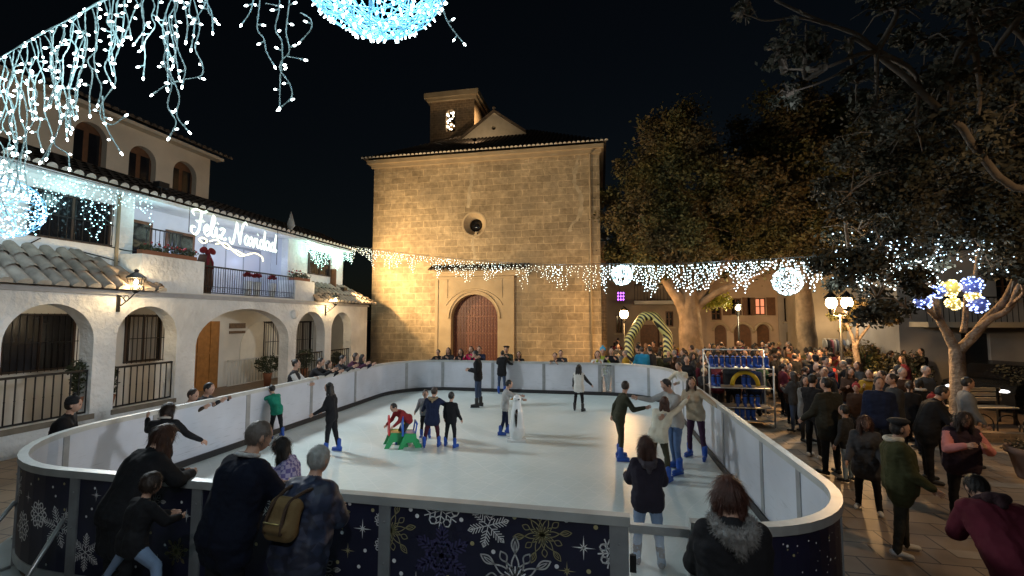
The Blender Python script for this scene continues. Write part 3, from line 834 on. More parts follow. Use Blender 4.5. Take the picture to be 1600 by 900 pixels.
for i in range(len(seams_all) - 1):
    a, b = seams_all[i], seams_all[i + 1]
    if abs(a - clear_lo) < 0.01:
        m = MB(); ribbon(m, a, b, 0.25, 1.19, -0.006, 0.006); m.build('clear_panel', M_clear, barrier); continue
    printed = b <= s_of(2.13, 5.9) + 0.1 or a >= s_of(-7.65, 7.0)
    deco = None
    if abs(a - sF(-1.93)) < 0.02: deco = deco_main
    elif abs(a - sF(-3.93)) < 0.02: deco = deco_left
    elif printed and i < 4: deco = deco_rand(5 + i, True)
    elif printed: deco = deco_rand(31 + i, False)
    panel(a, b, printed, deco)
# gate between the near posts, clear
gate = MB(); gs0, gs1 = sF(0.20), sF(0.66)
ribbon(gate, gs0, gs1, 0.20, 1.17, -0.006, 0.006); gp = gate.build('gate', M_clear, barrier)
gm = MB(); ribbon(gm, gs0 - 0.01, gs1 + 0.01, 1.17, 1.235, -0.02, 0.03); gm.build('gate_rail', M_alu, gp)
gm = MB(); gm.box((0.22, 3.84, 0.95), (0.05, 0.03, 0.13)); gm.build('hinge', M_iron, gp)
m = MB(); ribbon(m, sF(0.78), PL, 0.25, 1.19, -0.02, 0.026, 0, 1); deco_rand(3, True)(m, sF(0.78), PL - sF(0.78)); m.build('panel', pan_mats, barrier)
for s in seams_all + [sF(0.70)]:
    m = MB(); s = s % PL
    w = 0.055
    if abs(s - sF(0.07)) < 0.02: s += 0.05; w = 0.075
    ribbon(m, s - w, s + w, 0.06, 1.222, -0.030, 0.045)
    for z in (0.35, 0.72, 1.08):
        p = path(s, 0.047); m.ball((p.x, p.y, z), 0.010, 6, 4)
    m.build('post', mat('grey_post', (0.30, 0.31, 0.32), .45, metal=.5, var=.15, vscale=7), barrier)
m = MB(); ribbon(m, sF(0.66) + 0.0, sF(0.20) + PL, 1.225, RT, -0.035, 0.055); m.build('top_rail', mat('pale_rail', (0.46, 0.47, 0.46), 0.42, metal=0.4, var=0.12, vscale=5), barrier)
m = MB(); ribbon(m, sF(0.66), sF(0.20) + PL, 0.155, 0.25, -0.028, 0.040); m.build('bottom_rail', M_alu, barrier)
m = MB(); ribbon(m, 0.02, sF(0.0), ICE + 0.005, 0.275, -0.055, -0.031); m.build('kick_strip', M_kick, barrier)
for s in [sF(-5.45) - 1.2, sF(-5.45) - 0.1]:
    p = path(s, 0.05); q = path(s, 0.55)
    m = MB(); m.tube([(p.x, p.y, 0.80), (q.x, q.y, 0.03)], 0.022, 8); m.tube([(p.x, p.y, 0.08), (q.x, q.y, 0.03)], 0.018, 8); m.build('brace', M_alu, barrier)

# ------------------------------------------------------------------ house on the left: arcade below, balcony above
WX = -12.0
house = thing('arcaded_house', 'long white two-storey house with arcade, balcony and tiled eaves beside the rink', 'house', (WX, 12, 0))
house_inv = Vector((-WX, -12, 0))
def hb(mb, name, ms, parent=house):
    o = mb.build(name, ms, parent); o.location = house_inv if parent is house else (0, 0, 0); return o
fx = lambda u, v, d: (WX - d, u, v)       # facade plane, d = depth into the house
ARCH = [(4.2, 6.35, 0.0), (7.02, 8.72, 0), (9.24, 10.89, 0), (11.52, 15.63, 1.15), (16.07, 17.98, 0), (18.46, 20.11, 0)]
SILL = {0: 0.62, 1: 0.62, 2: 0.62, 3: 0.22, 4: 0.40, 5: 0.40}
w = MB()
holes = []
for i, (a, b, rise) in enumerate(ARCH):
    holes.append(arch_pts(a, b, SILL[i], 3.22 if i < 4 else 3.17, 20, rise or None))
w.holes(rect(1.0, 21.6, 0.0, 3.48), holes, fx, 0, 0.42)
hb(w, 'arcade_wall', M_plaster)
w = MB(); w.bx(WX - 2.6, WX - 2.75, 1.0, 21.6, 0, 3.6); w.bx(WX - 2.6, WX - 0.42, 21.45, 21.6, 0, 3.48); w.bx(WX - 2.6, WX - 0.42, 1.0, 1.15, 0, 3.48); hb(w, 'inner_wall', M_inner)
w = MB(); w.bx(WX - 2.6, WX - 0.42, 1.15, 21.45, 0.0, 0.22); hb(w, 'arcade_floor', mat('arcade_floor', (0.2, 0.14, 0.1), 0.5, var=0.3))
w = MB(); w.bx(WX - 2.6, WX - 0.42, 1.15, 21.45, 3.40, 3.48); hb(w, 'arcade_ceiling', M_inner)
w = MB(); w.bx(WX - 0.42, WX + 0.07, 1.0, 21.66, 3.48, 3.56); w.bx(WX - 0.42, WX + 0.04, 1.0, 21.63, 3.56, 3.60); hb(w, 'cornice', mat('cornice_grey', (0.42, 0.42, 0.42), 0.85, var=0.12))
# blind arch on the inner wall of the wide bay
IX = WX - 2.6
b0_, b1_ = onX(374, 560, IX)[0], onX(432, 560, IX)[0]
w = MB(); w.holes(arch_pts(b0_, b1_, 0.23, onX(400, 503, IX)[1], 14), [], lambda u, v, d: (IX + 0.03 - d, u, v), 0, 0.027)
hb(w, 'blind_arch', mat('blind_arch_plaster', (0.74, 0.70, 0.60), 0.9, var=.08))
def balustrade(y0, y1, z0, z1, x, parent=house, name='balustrade', m=M_iron, step=0.16):
    mb = MB(); n = int((y1 - y0) / step)
    mb.bx(x - 0.03, x + 0.03, y0, y1, z1 - 0.05, z1); mb.bx(x - 0.02, x + 0.02, y0, y1, z0, z0 + 0.04)
    for i in range(n + 1):
        y = y0 + (y1 - y0) * i / n
        mb.tube([(x, y, z0 + 0.02), (x, y, z1 - 0.03)], 0.016, 6)
        mb.ball((x, y, (z0 + z1) / 2), 0.02, 6, 4)
    return hb(mb, name, m, parent)
for i in (0, 1, 2, 4, 5):
    a, b, _ = ARCH[i]; balustrade(a + 0.01, b - 0.01, SILL[i] + 0.02, SILL[i] + 1.05, WX - 0.12)
balustrade(onX(356, 570, WX - 2.3)[0], onX(446, 570, WX - 2.3)[0], 0.24, 1.25, WX - 2.3, m=mat('white_iron', (0.6, 0.58, 0.52), 0.5))
w = MB()
w.bx(WX + 0.0, WX + 0.05, 7.0, 8.8, 0.50, 0.62); w.bx(WX + 0.0, WX + 0.05, 9.2, 10.92, 0.50, 0.62); hb(w, 'stone_sill', mat('sill_stone', (0.2, 0.17, 0.13), 0.9, var=0.3))
def grille_window(y0, y1, z0, z1, x, proud=0.14, step=0.13, curtain=False, parent=house, dx=1):
    fr = MB(); t = 0.05
    for a, b, c, d in ((y0 - t, y1 + t, z0 - t, z0), (y0 - t, y1 + t, z1, z1 + t), (y0 - t, y0, z0, z1), (y1, y1 + t, z0, z1)):
        fr.bx(x, x + 0.05 * dx, a, b, c, d)
    fr.bx(x, x + 0.035 * dx, (y0 + y1) / 2 - 0.025, (y0 + y1) / 2 + 0.025, z0, z1)
    win = hb(fr, 'window', mat('dark_wood', (0.05, 0.028, 0.018), .6), parent)
    g_ = MB(); g_.bx(x + 0.004 * dx, x + 0.012 * dx, y0, y1, z0, z1); hb(g_, 'pane', M_dark, win)
    if curtain:
        g_ = MB(); n = 18
        vs = [(x + (0.018 + 0.006 * (k % 2)) * dx, y0 + 0.1 + (y1 - y0 - 0.2) * k / n, z) for k in range(n + 1) for z in (z0 + 0.02, z1 - 0.02)]
        g_.add(vs, [(2 * k, 2 * k + 2, 2 * k + 3, 2 * k + 1) for k in range(n)]); hb(g_, 'curtain', mat('curtain', (0.35, 0.33, 0.3), 0.9), win)
    if proud:
        g_ = MB(); n = max(2, int((y1 - y0) / step))
        for k in range(n + 1):
            y = y0 - 0.04 + (y1 - y0 + 0.08) * k / n; g_.tube([(x + proud * dx, y, z0 - 0.06), (x + proud * dx, y, z1 + 0.06)], 0.010, 5)
        for z in (z0 - 0.02, (z0 + z1) / 2, z1 + 0.02): g_.bx(x + (proud - 0.008) * dx, x + (proud + 0.008) * dx, y0 - 0.06, y1 + 0.06, z - 0.012, z + 0.012)
        for y in (y0 - 0.05, y1 + 0.05):
            for z in (z0 - 0.02, z1 + 0.02): g_.bx(x + 0.0 * dx, x + proud * dx, y - 0.01, y + 0.01, z - 0.01, z + 0.01)
        hb(g_, 'grille', M_iron, win)
    return win
grille_window(onX(2, 540, WX - 2.6)[0], onX(112, 540, WX - 2.6)[0], onX(60, 577, WX - 2.6)[1], onX(60, 493, WX - 2.6)[1], WX - 2.6)
grille_window(onX(196, 540, WX - 2.6)[0], onX(248, 540, WX - 2.6)[0], onX(220, 563, WX - 2.6)[1], onX(220, 494, WX - 2.6)[1], WX - 2.6, curtain=True)
grille_window(4.4, 6.4, 1.15, 2.75, WX - 2.6)
grille_window(19.4, 20.6, 1.0, 2.7, WX - 2.6, curtain=True)
grille_window(17.4, 18.5, 1.0, 2.7, WX - 2.6, curtain=True)
# front door inside the wide bay
d0_, d1_ = onX(300, 560, IX)[0], onX(339, 560, IX)[0]; dtop_ = onX(325, 502, IX)[1]
dmb = MB(); dmb.bx(IX + 0.003, IX + 0.07, d0_, d1_, 0.22, dtop_)
for k in range(4): dmb.bx(IX + 0.072, IX + 0.10, d0_ + 0.12 + (k % 2) * (d1_ - d0_) / 2, d0_ - 0.08 + (k % 2 + 1) * (d1_ - d0_) / 2, 0.4 + (k // 2) * (dtop_ - .3) / 2, 0.3 + (k // 2 + 1) * (dtop_ - .3) / 2)
hb(dmb, 'door', mat('honey_wood', (0.34, 0.15, 0.04), 0.45, bump=0.3, bscale=14, var=0.25, vscale=6))
q0_, q1_ = onX(357, 515, IX)[0], onX(382, 515, IX)[0]
for nm_, va, vb_ in (('tile_plaque', 505, 513), ('tile_plaque', 517, 521)):
    m = MB(); m.bx(IX + 0.032, IX + 0.05, q0_, q1_, onX(370, vb_, IX)[1], onX(370, va, IX)[1]); hb(m, nm_, mat('plaque', (0.16, 0.10, 0.06), 0.5, var=0.5, vscale=30))
m = MB(); m.lathe([(0.17, 0), (0.19, 0.04), (0.19, 0.2), (0.15, 0.24)], (0, 0, 0), 14, M=Matrix.Rotation(PI / 2, 3, 'Y')); o = hb(m, 'wall_niche', M_plaster); o.location = house_inv + Vector((WX - 0.14, 15.87, 3.05))
# upper storey
UX = WX - 0.75; BX = WX - 1.55
yb0, yb1, yb2, yb3 = onX(242, 380, WX)[0], onX(318, 430, WX)[0], onX(461, 440, WX)[0], onX(491, 440, WX)[0]
ye = 20.6
EV = 6.32
w = MB(); w.bx(UX - 0.3, UX, 1.0, yb0, 3.6, EV); hb(w, 'upper_wall', M_plaster)
w = MB(); w.bx(UX - 0.3, UX, yb2 + 0.5, ye, 3.6, EV); w.bx(UX - 3, UX, ye - 0.15, ye, 3.6, EV); hb(w, 'upper_wall', M_plaster)
M_balc = mat('balcony_plaster', (0.66, 0.68, 0.74), 0.85, bump=0.3, bscale=20, var=0.05)
w = MB(); w.bx(BX - 0.2, BX, yb0, yb2 + 0.5, 3.6, EV); w.bx(BX - 0.2, UX - 0.303, yb0 - 0.2, yb0 - 0.003, 3.6, EV - 0.003); w.bx(BX - 0.2, UX - 0.303, yb2 + 0.503, yb2 + 0.7, 3.6, EV - 0.003); hb(w, 'balcony_wall', M_balc)
w = MB(); w.bx(UX + 0.003, WX + 0.02, yb0 - 0.35, yb1, 3.62, 4.62); hb(w, 'balcony_parapet', M_plaster); w = MB(); w.bx(UX + 0.003, WX + 0.02, yb2, yb3, 3.62, 4.42); hb(w, 'balcony_parapet', M_plaster)
w = MB(); w.bx(BX, WX - 0.0, yb0, yb3, 3.602, 3.66); hb(w, 'balcony_floor', M_inner)
rail = MB(); n = 44
for k in range(n + 1):
    y = yb1 + 0.03 + (yb2 - yb1 - 0.06) * k / n
    rail.tube([(WX - 0.05, y, 3.72), (WX - 0.05, y, 4.50)], 0.010, 5)
    if k % 2 == 0 and k < n:
        c = (WX - 0.05, y + (yb2 - yb1) / n * 0.5 * 2 / 2, 3.80)
        rail.tube([(c[0], c[1] + 0.04 * math.cos(a), c[2] + 0.05 * math.sin(a)) for a in [2 * PI * j / 8 for j in range(9)]], 0.006, 4)
rail.bx(WX - 0.08, WX - 0.02, yb1, yb2, 4.50, 4.545); rail.bx(WX - 0.065, WX - 0.035, yb1, yb2, 3.68, 3.71); rail.bx(WX - 0.065, WX - 0.035, yb1, yb2, 3.88, 3.90)
hb(rail, 'balcony_railing', M_iron)
rl = MB(); 
for k in range(9): rl.tube([(WX - 0.6, yb0 + 0.25 + k * 0.13, 4.62), (WX - 0.6, yb0 + 0.25 + k * 0.13, 5.45)], 0.01, 5)
rl.bx(WX - 0.62, WX - 0.58, yb0 + 0.2, yb0 + 1.35, 5.43, 5.47); hb(rl, 'side_railing', M_iron)
# balcony doors and window
def shut_window(y0, y1, z0, z1, x, n=2, mcol=None, name='window'):
    fr = MB(); fr.bx(x, x + 0.06, y0 - 0.06, y1 + 0.06, z0 - 0.0, z1 + 0.06)
    wi = hb(fr, name, mcol or M_wood, house)
    for k in range(n):
        a = y0 + (y1 - y0) * k / n + 0.03; b = y0 + (y1 - y0) * (k + 1) / n - 0.03
        p_ = MB(); p_.bx(x + 0.062, x + 0.070, a, b, z0 + 0.05, z1 - 0.03); hb(p_, 'pane', M_dark if mcol is None else mat('frosted_pane', (0.55, 0.57, 0.66), 0.3), wi)
    return wi
shut_window(yb0 + 0.5, yb0 + 1.1, 4.0, 5.75, BX, 1)
shut_window(yb1 + 0.1, yb1 + 1.0, 3.68, 5.65, BX, 1, name='balcony_door')
shut_window(yb1 + 1.5, yb2 - 0.2, 3.70, 5.55, BX, 3, mat('blue_grey_frame', (0.3, 0.32, 0.38), 0.5), name='balcony_door')
grille_window(onX(48, 330, UX)[0], onX(170, 330, UX)[0], onX(48, 366, UX)[1] + 0.02, onX(52, 296, UX)[1], UX, 0.10, 0.16)
grille_window(onX(482, 410, UX)[0], onX(514, 410, UX)[0], onX(482, 426, UX)[1], onX(482, 392, UX)[1], UX, 0.10, 0.16)
w = MB(); w.box((UX + 0.15, onX(517, 410, UX)[0], 4.78), (0.3, 0.04, 0.95)); hb(w, 'shutter', M_wood)
# main eave and roof
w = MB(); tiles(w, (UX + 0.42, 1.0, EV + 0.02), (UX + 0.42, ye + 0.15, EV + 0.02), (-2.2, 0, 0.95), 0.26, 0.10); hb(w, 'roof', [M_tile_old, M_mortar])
w = MB(); w.bx(UX, UX + 0.34, 1.0, ye + 0.1, EV - 0.10, EV); w.bx(BX, UX - 0.001, yb0, yb2 + 0.5, EV - 0.10, EV); hb(w, 'eave', M_plaster)
# stone finial on the eave
yf = onX(455, 330, UX + 0.2)[0]
w = MB(); w.lathe([(0.10, 0), (0.16, 0.05), (0.10, 0.12), (0.09, 0.2), (0.19, 0.30), (0.20, 0.36), (0.02, 0.92), (0.001, 0.93)], (0, 0, 0), 4); o = hb(w, 'finial', mat('finial_stone', (0.45, 0.44, 0.40), 0.8)); o.location = house_inv + Vector((UX + 0.2, yf, EV + 0.05))
# two small lean-to tile roofs over the arcade
def hip_skirt(y0, y1, ztop, name):
    mb = MB(); x0 = WX + 0.28; x1 = UX
    ym0 = y0 + 0.9; ym1 = y1 - 1.1
    A = Vector((x0, y0, 3.62)); B = Vector((x0, y1, 3.62)); up = Vector((x1 - x0, 0, ztop - 3.62))
    pitch = 0.31; n = int((y1 - y0) / pitch); e = Vector((0, 1, 0)); ud = up.normalized(); nr = e.cross(ud)
    if nr.z < 0: nr = -nr
    for i in range(n + 1):
        y = y0 + (y1 - y0) * i / n
        frac = min(1.0, (y - y0 + 0.25) / 1.0 if y0 > 10 or name == 'x' else 1.0, (y1 - y + 0.25) / 1.5)
        c0 = Vector((x0, y, 3.62)); K = 6; rows = 3
        for j in range(rows):
            s0 = up.length * frac * j / rows - (0.04 if j == 0 else 0); s1 = up.length * frac * (j + 1) / rows + 0.04
            vs = []
            for s_, rr, li in ((s0, 0.135, 0.03), (s1, 0.115, 0)):
                for k in range(K + 1):
                    a = PI * k / K; vs.append(c0 + ud * s_ + e * rr * math.cos(a) + nr * (rr * math.sin(a) + li))
            mb.add(vs, [(k, k + 1, K + 2 + k, K + 1 + k) for k in range(K)], 0, True)
            if j == 0: mb.add(vs[:K + 1], [tuple(range(K + 1))], 1)
    mb.add([A, B, Vector((x1, y1 - 1.5, ztop)), Vector((x1, y0 if y0 < 10 else y0 + 1.0, ztop))], [(0, 1, 2, 3)], 0)
    mb.add([B, Vector((x1, y1, 3.62)), Vector((x1, y1 - 1.5, ztop))], [(0, 1, 2)], 0)
    mb.add([A, Vector((x1, y0, 3.62)), Vector((x1, y0 if y0 < 10 else y0 + 1.0, ztop))], [(0, 1, 2)], 0)
    mb.tube([B + Vector((0, 0, 0.05)), Vector((x1, y1 - 1.5, ztop + 0.04))], 0.09, 8)
    return hb(mb, 'porch_roof', [M_tile, M_mortar])
hip_skirt(4.5, yb0 - 0.42 + 0.4, 4.50, 'a'); hip_skirt(yb3 + 0.02, 21.8, 4.45, 'b')
for k_, pts_ in enumerate(([(0, 402), (30, 388), (62, 372)], [(165, 384), (200, 392), (232, 391)], [(120, 392), (160, 402), (195, 412), (222, 418)])):
    w = MB(); w.tube(catmull([(UX + 0.03, *onX(u, v, UX)) for u, v in pts_], 6), 0.014, 5); hb(w, 'cable', M_iron)
w = MB(); yd = onX(240, 420, UX)[0]; w.tube([(UX + 0.06, yb0 - .45, EV - .1), (UX + 0.06, yb0 - .45, 3.95)], 0.04, 8); hb(w, 'drainpipe', mat('pipe', (0.35, 0.28, 0.18), 0.6))
# third-storey tower behind
TX = -16.2
t0, t1 = 4.0, onX(328, 260, TX)[0]
twf = lambda u, v, d: (TX - d, u, v)
w = MB(); th = []
TZ = onX(330, 250, TX)[1]
for u0, u1, vt, vb in ((200, 243, 228, 275), (269, 306, 252, 300), (113, 166, 190, 250)):
    ya, za = onX(u0, vb, TX); yb_, zb = onX(u1, vb, TX); zt = onX((u0 + u1) / 2, vt, TX)[1]
    th.append(arch_pts(ya, yb_, zt - 1.75, zt, 12))
w.holes(rect(t0, t1, 6.4, TZ), th, twf, 0, 0.3)
w.bx(TX - 3.5, TX - 0.3, t1 - 0.3, t1, 6.4, TZ - 0.003); hb(w, 'tower_wall', M_cream)
for l in th:
    p_ = MB(); y0 = l[0][0]; y1 = l[1][0]; z0 = l[0][1]
    p_.bx(TX - 0.27, TX - 0.22, y0, y1, z0, l[2][1] + (y1 - y0) / 2); wi = hb(p_, 'window', M_wood)
    p_ = MB()
    for k in range(2): p_.bx(TX - 0.218, TX - 0.21, y0 + 0.08 + k * (y1 - y0) / 2, y0 + (k + 1) * (y1 - y0) / 2 - 0.08, z0 + 0.05, l[2][1] + 0.2)
    hb(p_, 'pane', M_dark, wi)
w = MB(); w.bx(TX, TX + 0.35, t0, t1 + 0.35, TZ - 0.0, TZ + 0.12); hb(w, 'tower_eave', M_cream)
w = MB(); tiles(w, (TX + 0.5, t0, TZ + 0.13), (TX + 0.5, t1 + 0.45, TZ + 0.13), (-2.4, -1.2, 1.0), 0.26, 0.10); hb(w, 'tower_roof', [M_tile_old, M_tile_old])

# ------------------------------------------------------------------ church
CY = 23.0
def _stone(nt, bs, base=(0.46, 0.355, 0.225), bw=0.78, rh=0.36):
    tc = nt.nodes.new('ShaderNodeTexCoord')
    sp = nt.nodes.new('ShaderNodeSeparateXYZ'); nt.links.new(tc.outputs['Object'], sp.inputs[0])
    ad = nt.nodes.new('ShaderNodeMath'); ad.operation = 'ADD'; nt.links.new(sp.outputs['X'], ad.inputs[0]); nt.links.new(sp.outputs['Y'], ad.inputs[1])
    cb = nt.nodes.new('ShaderNodeCombineXYZ'); nt.links.new(ad.outputs[0], cb.inputs['X']); nt.links.new(sp.outputs['Z'], cb.inputs['Y'])
    nw = nt.nodes.new('ShaderNodeTexNoise'); nw.inputs['Scale'].default_value = 1.1; nw.inputs['Detail'].default_value = 4
    nt.links.new(tc.outputs['Object'], nw.inputs['Vector'])
    wm = nt.nodes.new('ShaderNodeVectorMath'); wm.operation = 'MULTIPLY_ADD'; wm.inputs[1].default_value = (0.34, 0.14, 0)
    nt.links.new(nw.outputs['Color'], wm.inputs[0]); nt.links.new(cb.outputs[0], wm.inputs[2])
    br = nt.nodes.new('ShaderNodeTexBrick'); br.inputs['Scale'].default_value = 1
    br.inputs['Brick Width'].default_value = bw; br.inputs['Row Height'].default_value = rh
    br.inputs['Mortar Size'].default_value = 0.018; br.inputs['Mortar Smooth'].default_value = 0.5; br.inputs['Bias'].default_value = -0.1
    br.offset = 0.5
    br.inputs['Color1'].default_value = (*[c * 0.82 for c in base], 1); br.inputs['Color2'].default_value = (*[c * 1.12 for c in base], 1)
    br.inputs['Mortar'].default_value = (base[0] * 1.42, base[1] * 1.42, base[2] * 1.40, 1)
    nt.links.new(wm.outputs[0], br.inputs['Vector'])
    n1 = nt.nodes.new('ShaderNodeTexNoise'); n1.inputs['Scale'].default_value = 0.45; n1.inputs['Detail'].default_value = 10; n1.inputs['Roughness'].default_value = 0.65
    nt.links.new(tc.outputs['Object'], n1.inputs['Vector'])
    mr = nt.nodes.new('ShaderNodeMapRange'); mr.inputs['From Min'].default_value = 0.3; mr.inputs['From Max'].default_value = 0.7; mr.inputs['To Min'].default_value = 0.56; mr.inputs['To Max'].default_value = 1.22
    nt.links.new(n1.outputs['Fac'], mr.inputs['Value'])
    n2 = nt.nodes.new('ShaderNodeTexNoise'); n2.inputs['Scale'].default_value = 5.5; n2.inputs['Detail'].default_value = 8
    nt.links.new(tc.outputs['Object'], n2.inputs['Vector'])
    m2 = nt.nodes.new('ShaderNodeMapRange'); m2.inputs['From Min'].default_value = 0.3; m2.inputs['From Max'].default_value = 0.7; m2.inputs['To Min'].default_value = 0.76; m2.inputs['To Max'].default_value = 1.14
    nt.links.new(n2.outputs['Fac'], m2.inputs['Value'])
    mu = nt.nodes.new('ShaderNodeMath'); mu.operation = 'MULTIPLY'; nt.links.new(mr.outputs[0], mu.inputs[0]); nt.links.new(m2.outputs[0], mu.inputs[1])
    s = nt.nodes.new('ShaderNodeVectorMath'); s.operation = 'SCALE'; nt.links.new(br.outputs['Color'], s.inputs[0]); nt.links.new(mu.outputs[0], s.inputs['Scale'])
    # large grey-brown patches scattered by noise
    n4 = nt.nodes.new('ShaderNodeTexNoise'); n4.inputs['Scale'].default_value = 0.35; n4.inputs['Detail'].default_value = 5
    nt.links.new(tc.outputs['Object'], n4.inputs['Vector'])
    m4 = nt.nodes.new('ShaderNodeMapRange'); m4.inputs['From Min'].default_value = 0.5; m4.inputs['From Max'].default_value = 0.68; m4.inputs['To Max'].default_value = 0.6
    nt.links.new(n4.outputs['Fac'], m4.inputs['Value'])
    mx = nt.nodes.new('ShaderNodeMix'); mx.data_type = 'RGBA'; nt.links.new(m4.outputs[0], mx.inputs['Factor'])
    nt.links.new(s.outputs[0], mx.inputs['A']); mx.inputs['B'].default_value = (0.22, 0.185, 0.135, 1)
    nt.links.new(mx.outputs['Result'], bs.inputs['Base Color'])
    bp = nt.nodes.new('ShaderNodeBump'); bp.inputs['Strength'].default_value = 0.9; bp.inputs['Distance'].default_value = 0.04
    nt.links.new(mu.outputs[0], bp.inputs['Height']); nt.links.new(bp.outputs['Normal'], bs.inputs['Normal'])
    bs.inputs['Roughness'].default_value = 0.95; bs.inputs['Specular IOR Level'].default_value = 0.15
M_stone = node_mat('ashlar_stone', _stone)
M_stone2 = node_mat('tower_masonry', lambda nt, bs: _stone(nt, bs, (0.30, 0.21, 0.13), 0.34, 0.16))
M_smooth = mat('dressed_stone', (0.44, 0.34, 0.215), 0.9, bump=0.4, bscale=14, var=0.16, vscale=1.5)
church = thing('church', 'square stone church with round window, arched wooden door and small bell tower', 'church', (-6.5, CY, 0))
cinv = Vector((6.5, -CY, 0))
def cb_(mb, name, ms, parent=church):
    o = mb.build(name, ms, parent)
    if parent is church: o.location = cinv
    return o
cx0 = onY(581, 450, CY)[0]; cx1 = onY(937, 300, CY)[0]; CZ = 11.75
dx0, _ = onY(705, 540, CY); dx1, _ = onY(778, 540, CY); dzt = onY(742, 460, CY)[1]
ox, oz = onY(741, 350, CY); 
fy_ = lambda u, v, d: (u, CY + d, v)
circ = [(ox + 0.62 * math.cos(2 * PI * i / 28), oz + 0.62 * math.sin(2 * PI * i / 28)) for i in range(28)]
w = MB(); w.holes(rect(cx0, cx1, 0, CZ), [arch_pts(dx0 - 0.02, dx1 + 0.02, 0.0 + 0.02, dzt, 22), circ], fy_, 0, 0.55, 0, 1)
cb_(w, 'facade_wall', [M_stone, M_smooth])
w = MB(); w.bx(cx0, cx0 + 0.5, CY + 0.552, CY + 13, 0, CZ); w.bx(cx1 - 0.5, cx1, CY + 0.552, CY + 13, 0, CZ); w.bx(cx0 + 0.5, cx1 - 0.5, CY + 12.5, CY + 13, 0, CZ); cb_(w, 'side_wall', M_stone)
# round window: splayed ring + dark glass
w = MB()
ring = []
for r_, d_ in ((0.70, -0.006), (0.68, -0.02), (0.60, -0.01), (0.36, 0.34), (0.36, 0.50)):
    ring.append([(ox + r_ * math.cos(2 * PI * i / 28), CY + d_, oz + r_ * math.sin(2 * PI * i / 28)) for i in range(28)])
w.add([p for r_ in ring for p in r_], [(j * 28 + i, j * 28 + (i + 1) % 28, (j + 1) * 28 + (i + 1) % 28, (j + 1) * 28 + i) for j in range(4) for i in range(28)])
rw = cb_(w, 'round_window', M_smooth)
w = MB(); w.lathe([(0.36, 0), (0.36, 0.02)], (0, 0, 0), 24, M=Matrix.Rotation(PI / 2, 3, 'X')); o = cb_(w, 'pane', M_dark, rw); o.location = (ox, CY + 0.46, oz)
# portal
px0, pzt = onY(686, 437, CY); px1 = onY(799, 437, CY)[0]
w = MB()
w.holes(rect(px0, px1, 0, pzt), [arch_pts(dx0, dx1, 0.01, dzt, 22)], lambda u, v, d: (u, CY - 0.10 + d, v), 0, 0.098)
w.bx(px0 - 0.16, px0 - 0.003, CY - 0.14, CY - 0.003, 0, pzt + 0.12); w.bx(px1 + 0.003, px1 + 0.16, CY - 0.14, CY - 0.003, 0, pzt + 0.12)
w.bx(px0, px1, CY - 0.145, CY - 0.003, pzt + 0.003, pzt + 0.12)
ar = [( (dx0 + dx1) / 2 + (1.22 + 0.18) * math.cos(PI * i / 20), CY - 0.115, dzt - (dx1 - dx0) / 2 + (1.25 + 0.2) * math.sin(PI * i / 20)) for i in range(21)]
w.tube(ar, 0.045, 6)
ar = [((dx0 + dx1) / 2 + 1.75 * math.cos(PI * i / 20), CY - 0.11, dzt - (dx1 - dx0) / 2 + 1.55 * math.sin(PI * i / 20)) for i in range(3, 18)]
w.tube(ar, 0.025, 6)
for x in (px0 + 0.5, px1 - 0.5): w.bx(x - 0.03, x + 0.03, CY - 0.125, CY - 0.1, pzt - 1.0, pzt)
portal = cb_(w, 'portal', M_smooth)
cn0, cz0 = onY(676, 428, CY); cn1 = onY(826, 430, CY)[0]
w = MB(); w.bx(cn0 + 0.1, cn1 - 0.1, CY - 0.22, CY - 0.003, pzt + 0.14, pzt + 0.30); w.bx(cn0, cn1, CY - 0.34, CY - 0.003, pzt + 0.30, pzt + 0.40); cb_(w, 'cornice', M_smooth, portal)
w = MB(); tiles(w, (cn0, CY - 0.45, pzt + 0.46), (cn1, CY - 0.45, pzt + 0.46), (0, 0.45, 0.26), 0.22, 0.085, rows=0.3); cb_(w, 'canopy', [M_tile_old, M_tile_old], portal)
def _door(nt, bs):
    tc = nt.nodes.new('ShaderNodeTexCoord')
    n = nt.nodes.new('ShaderNodeTexNoise'); n.inputs['Scale'].default_value = 5; nt.links.new(tc.outputs['Object'], n.inputs['Vector'])
    mp = nt.nodes.new('ShaderNodeMapping'); mp.inputs['Scale'].default_value = (8, 1, 1); nt.links.new(tc.outputs['Object'], mp.inputs['Vector']); nt.links.new(mp.outputs[0], n.inputs['Vector'])
    cr = nt.nodes.new('ShaderNodeValToRGB'); cr.color_ramp.elements[0].color = (0.085, 0.026, 0.016, 1); cr.color_ramp.elements[1].color = (0.17, 0.055, 0.035, 1)
    nt.links.new(n.outputs['Fac'], cr.inputs['Fac']); nt.links.new(cr.outputs[0], bs.inputs['Base Color']); bs.inputs['Roughness'].default_value = 0.5
M_door = node_mat('church_door_wood', _door)
w = MB(); dl = arch_pts(dx0 - 0.01, dx1 + 0.01, 0.02, dzt, 22)
w.holes(dl, [], lambda u, v, d: (u, CY + 0.38 + d, v), 0, 0.08)
door = cb_(w, 'door', M_door)
w = MB(); nx = 15
for i in range(nx + 1):
    x = dx0 + 0.06 + (dx1 - dx0 - 0.12) * i / nx; c = (dx0 + dx1) / 2; rr = (dx1 - dx0) / 2
    zt = dzt - rr + math.sqrt(max(0, rr * rr - (x - c) ** 2)) - 0.04
    w.bx(x - 0.012, x + 0.012, CY + 0.355, CY + 0.379, 0.05, zt)
cb_(w, 'door_batten', mat('batten_wood', (0.22, 0.085, 0.05), 0.5), door)
w = MB(); z = 0.15; rr = (dx1 - dx0) / 2; c = (dx0 + dx1) / 2
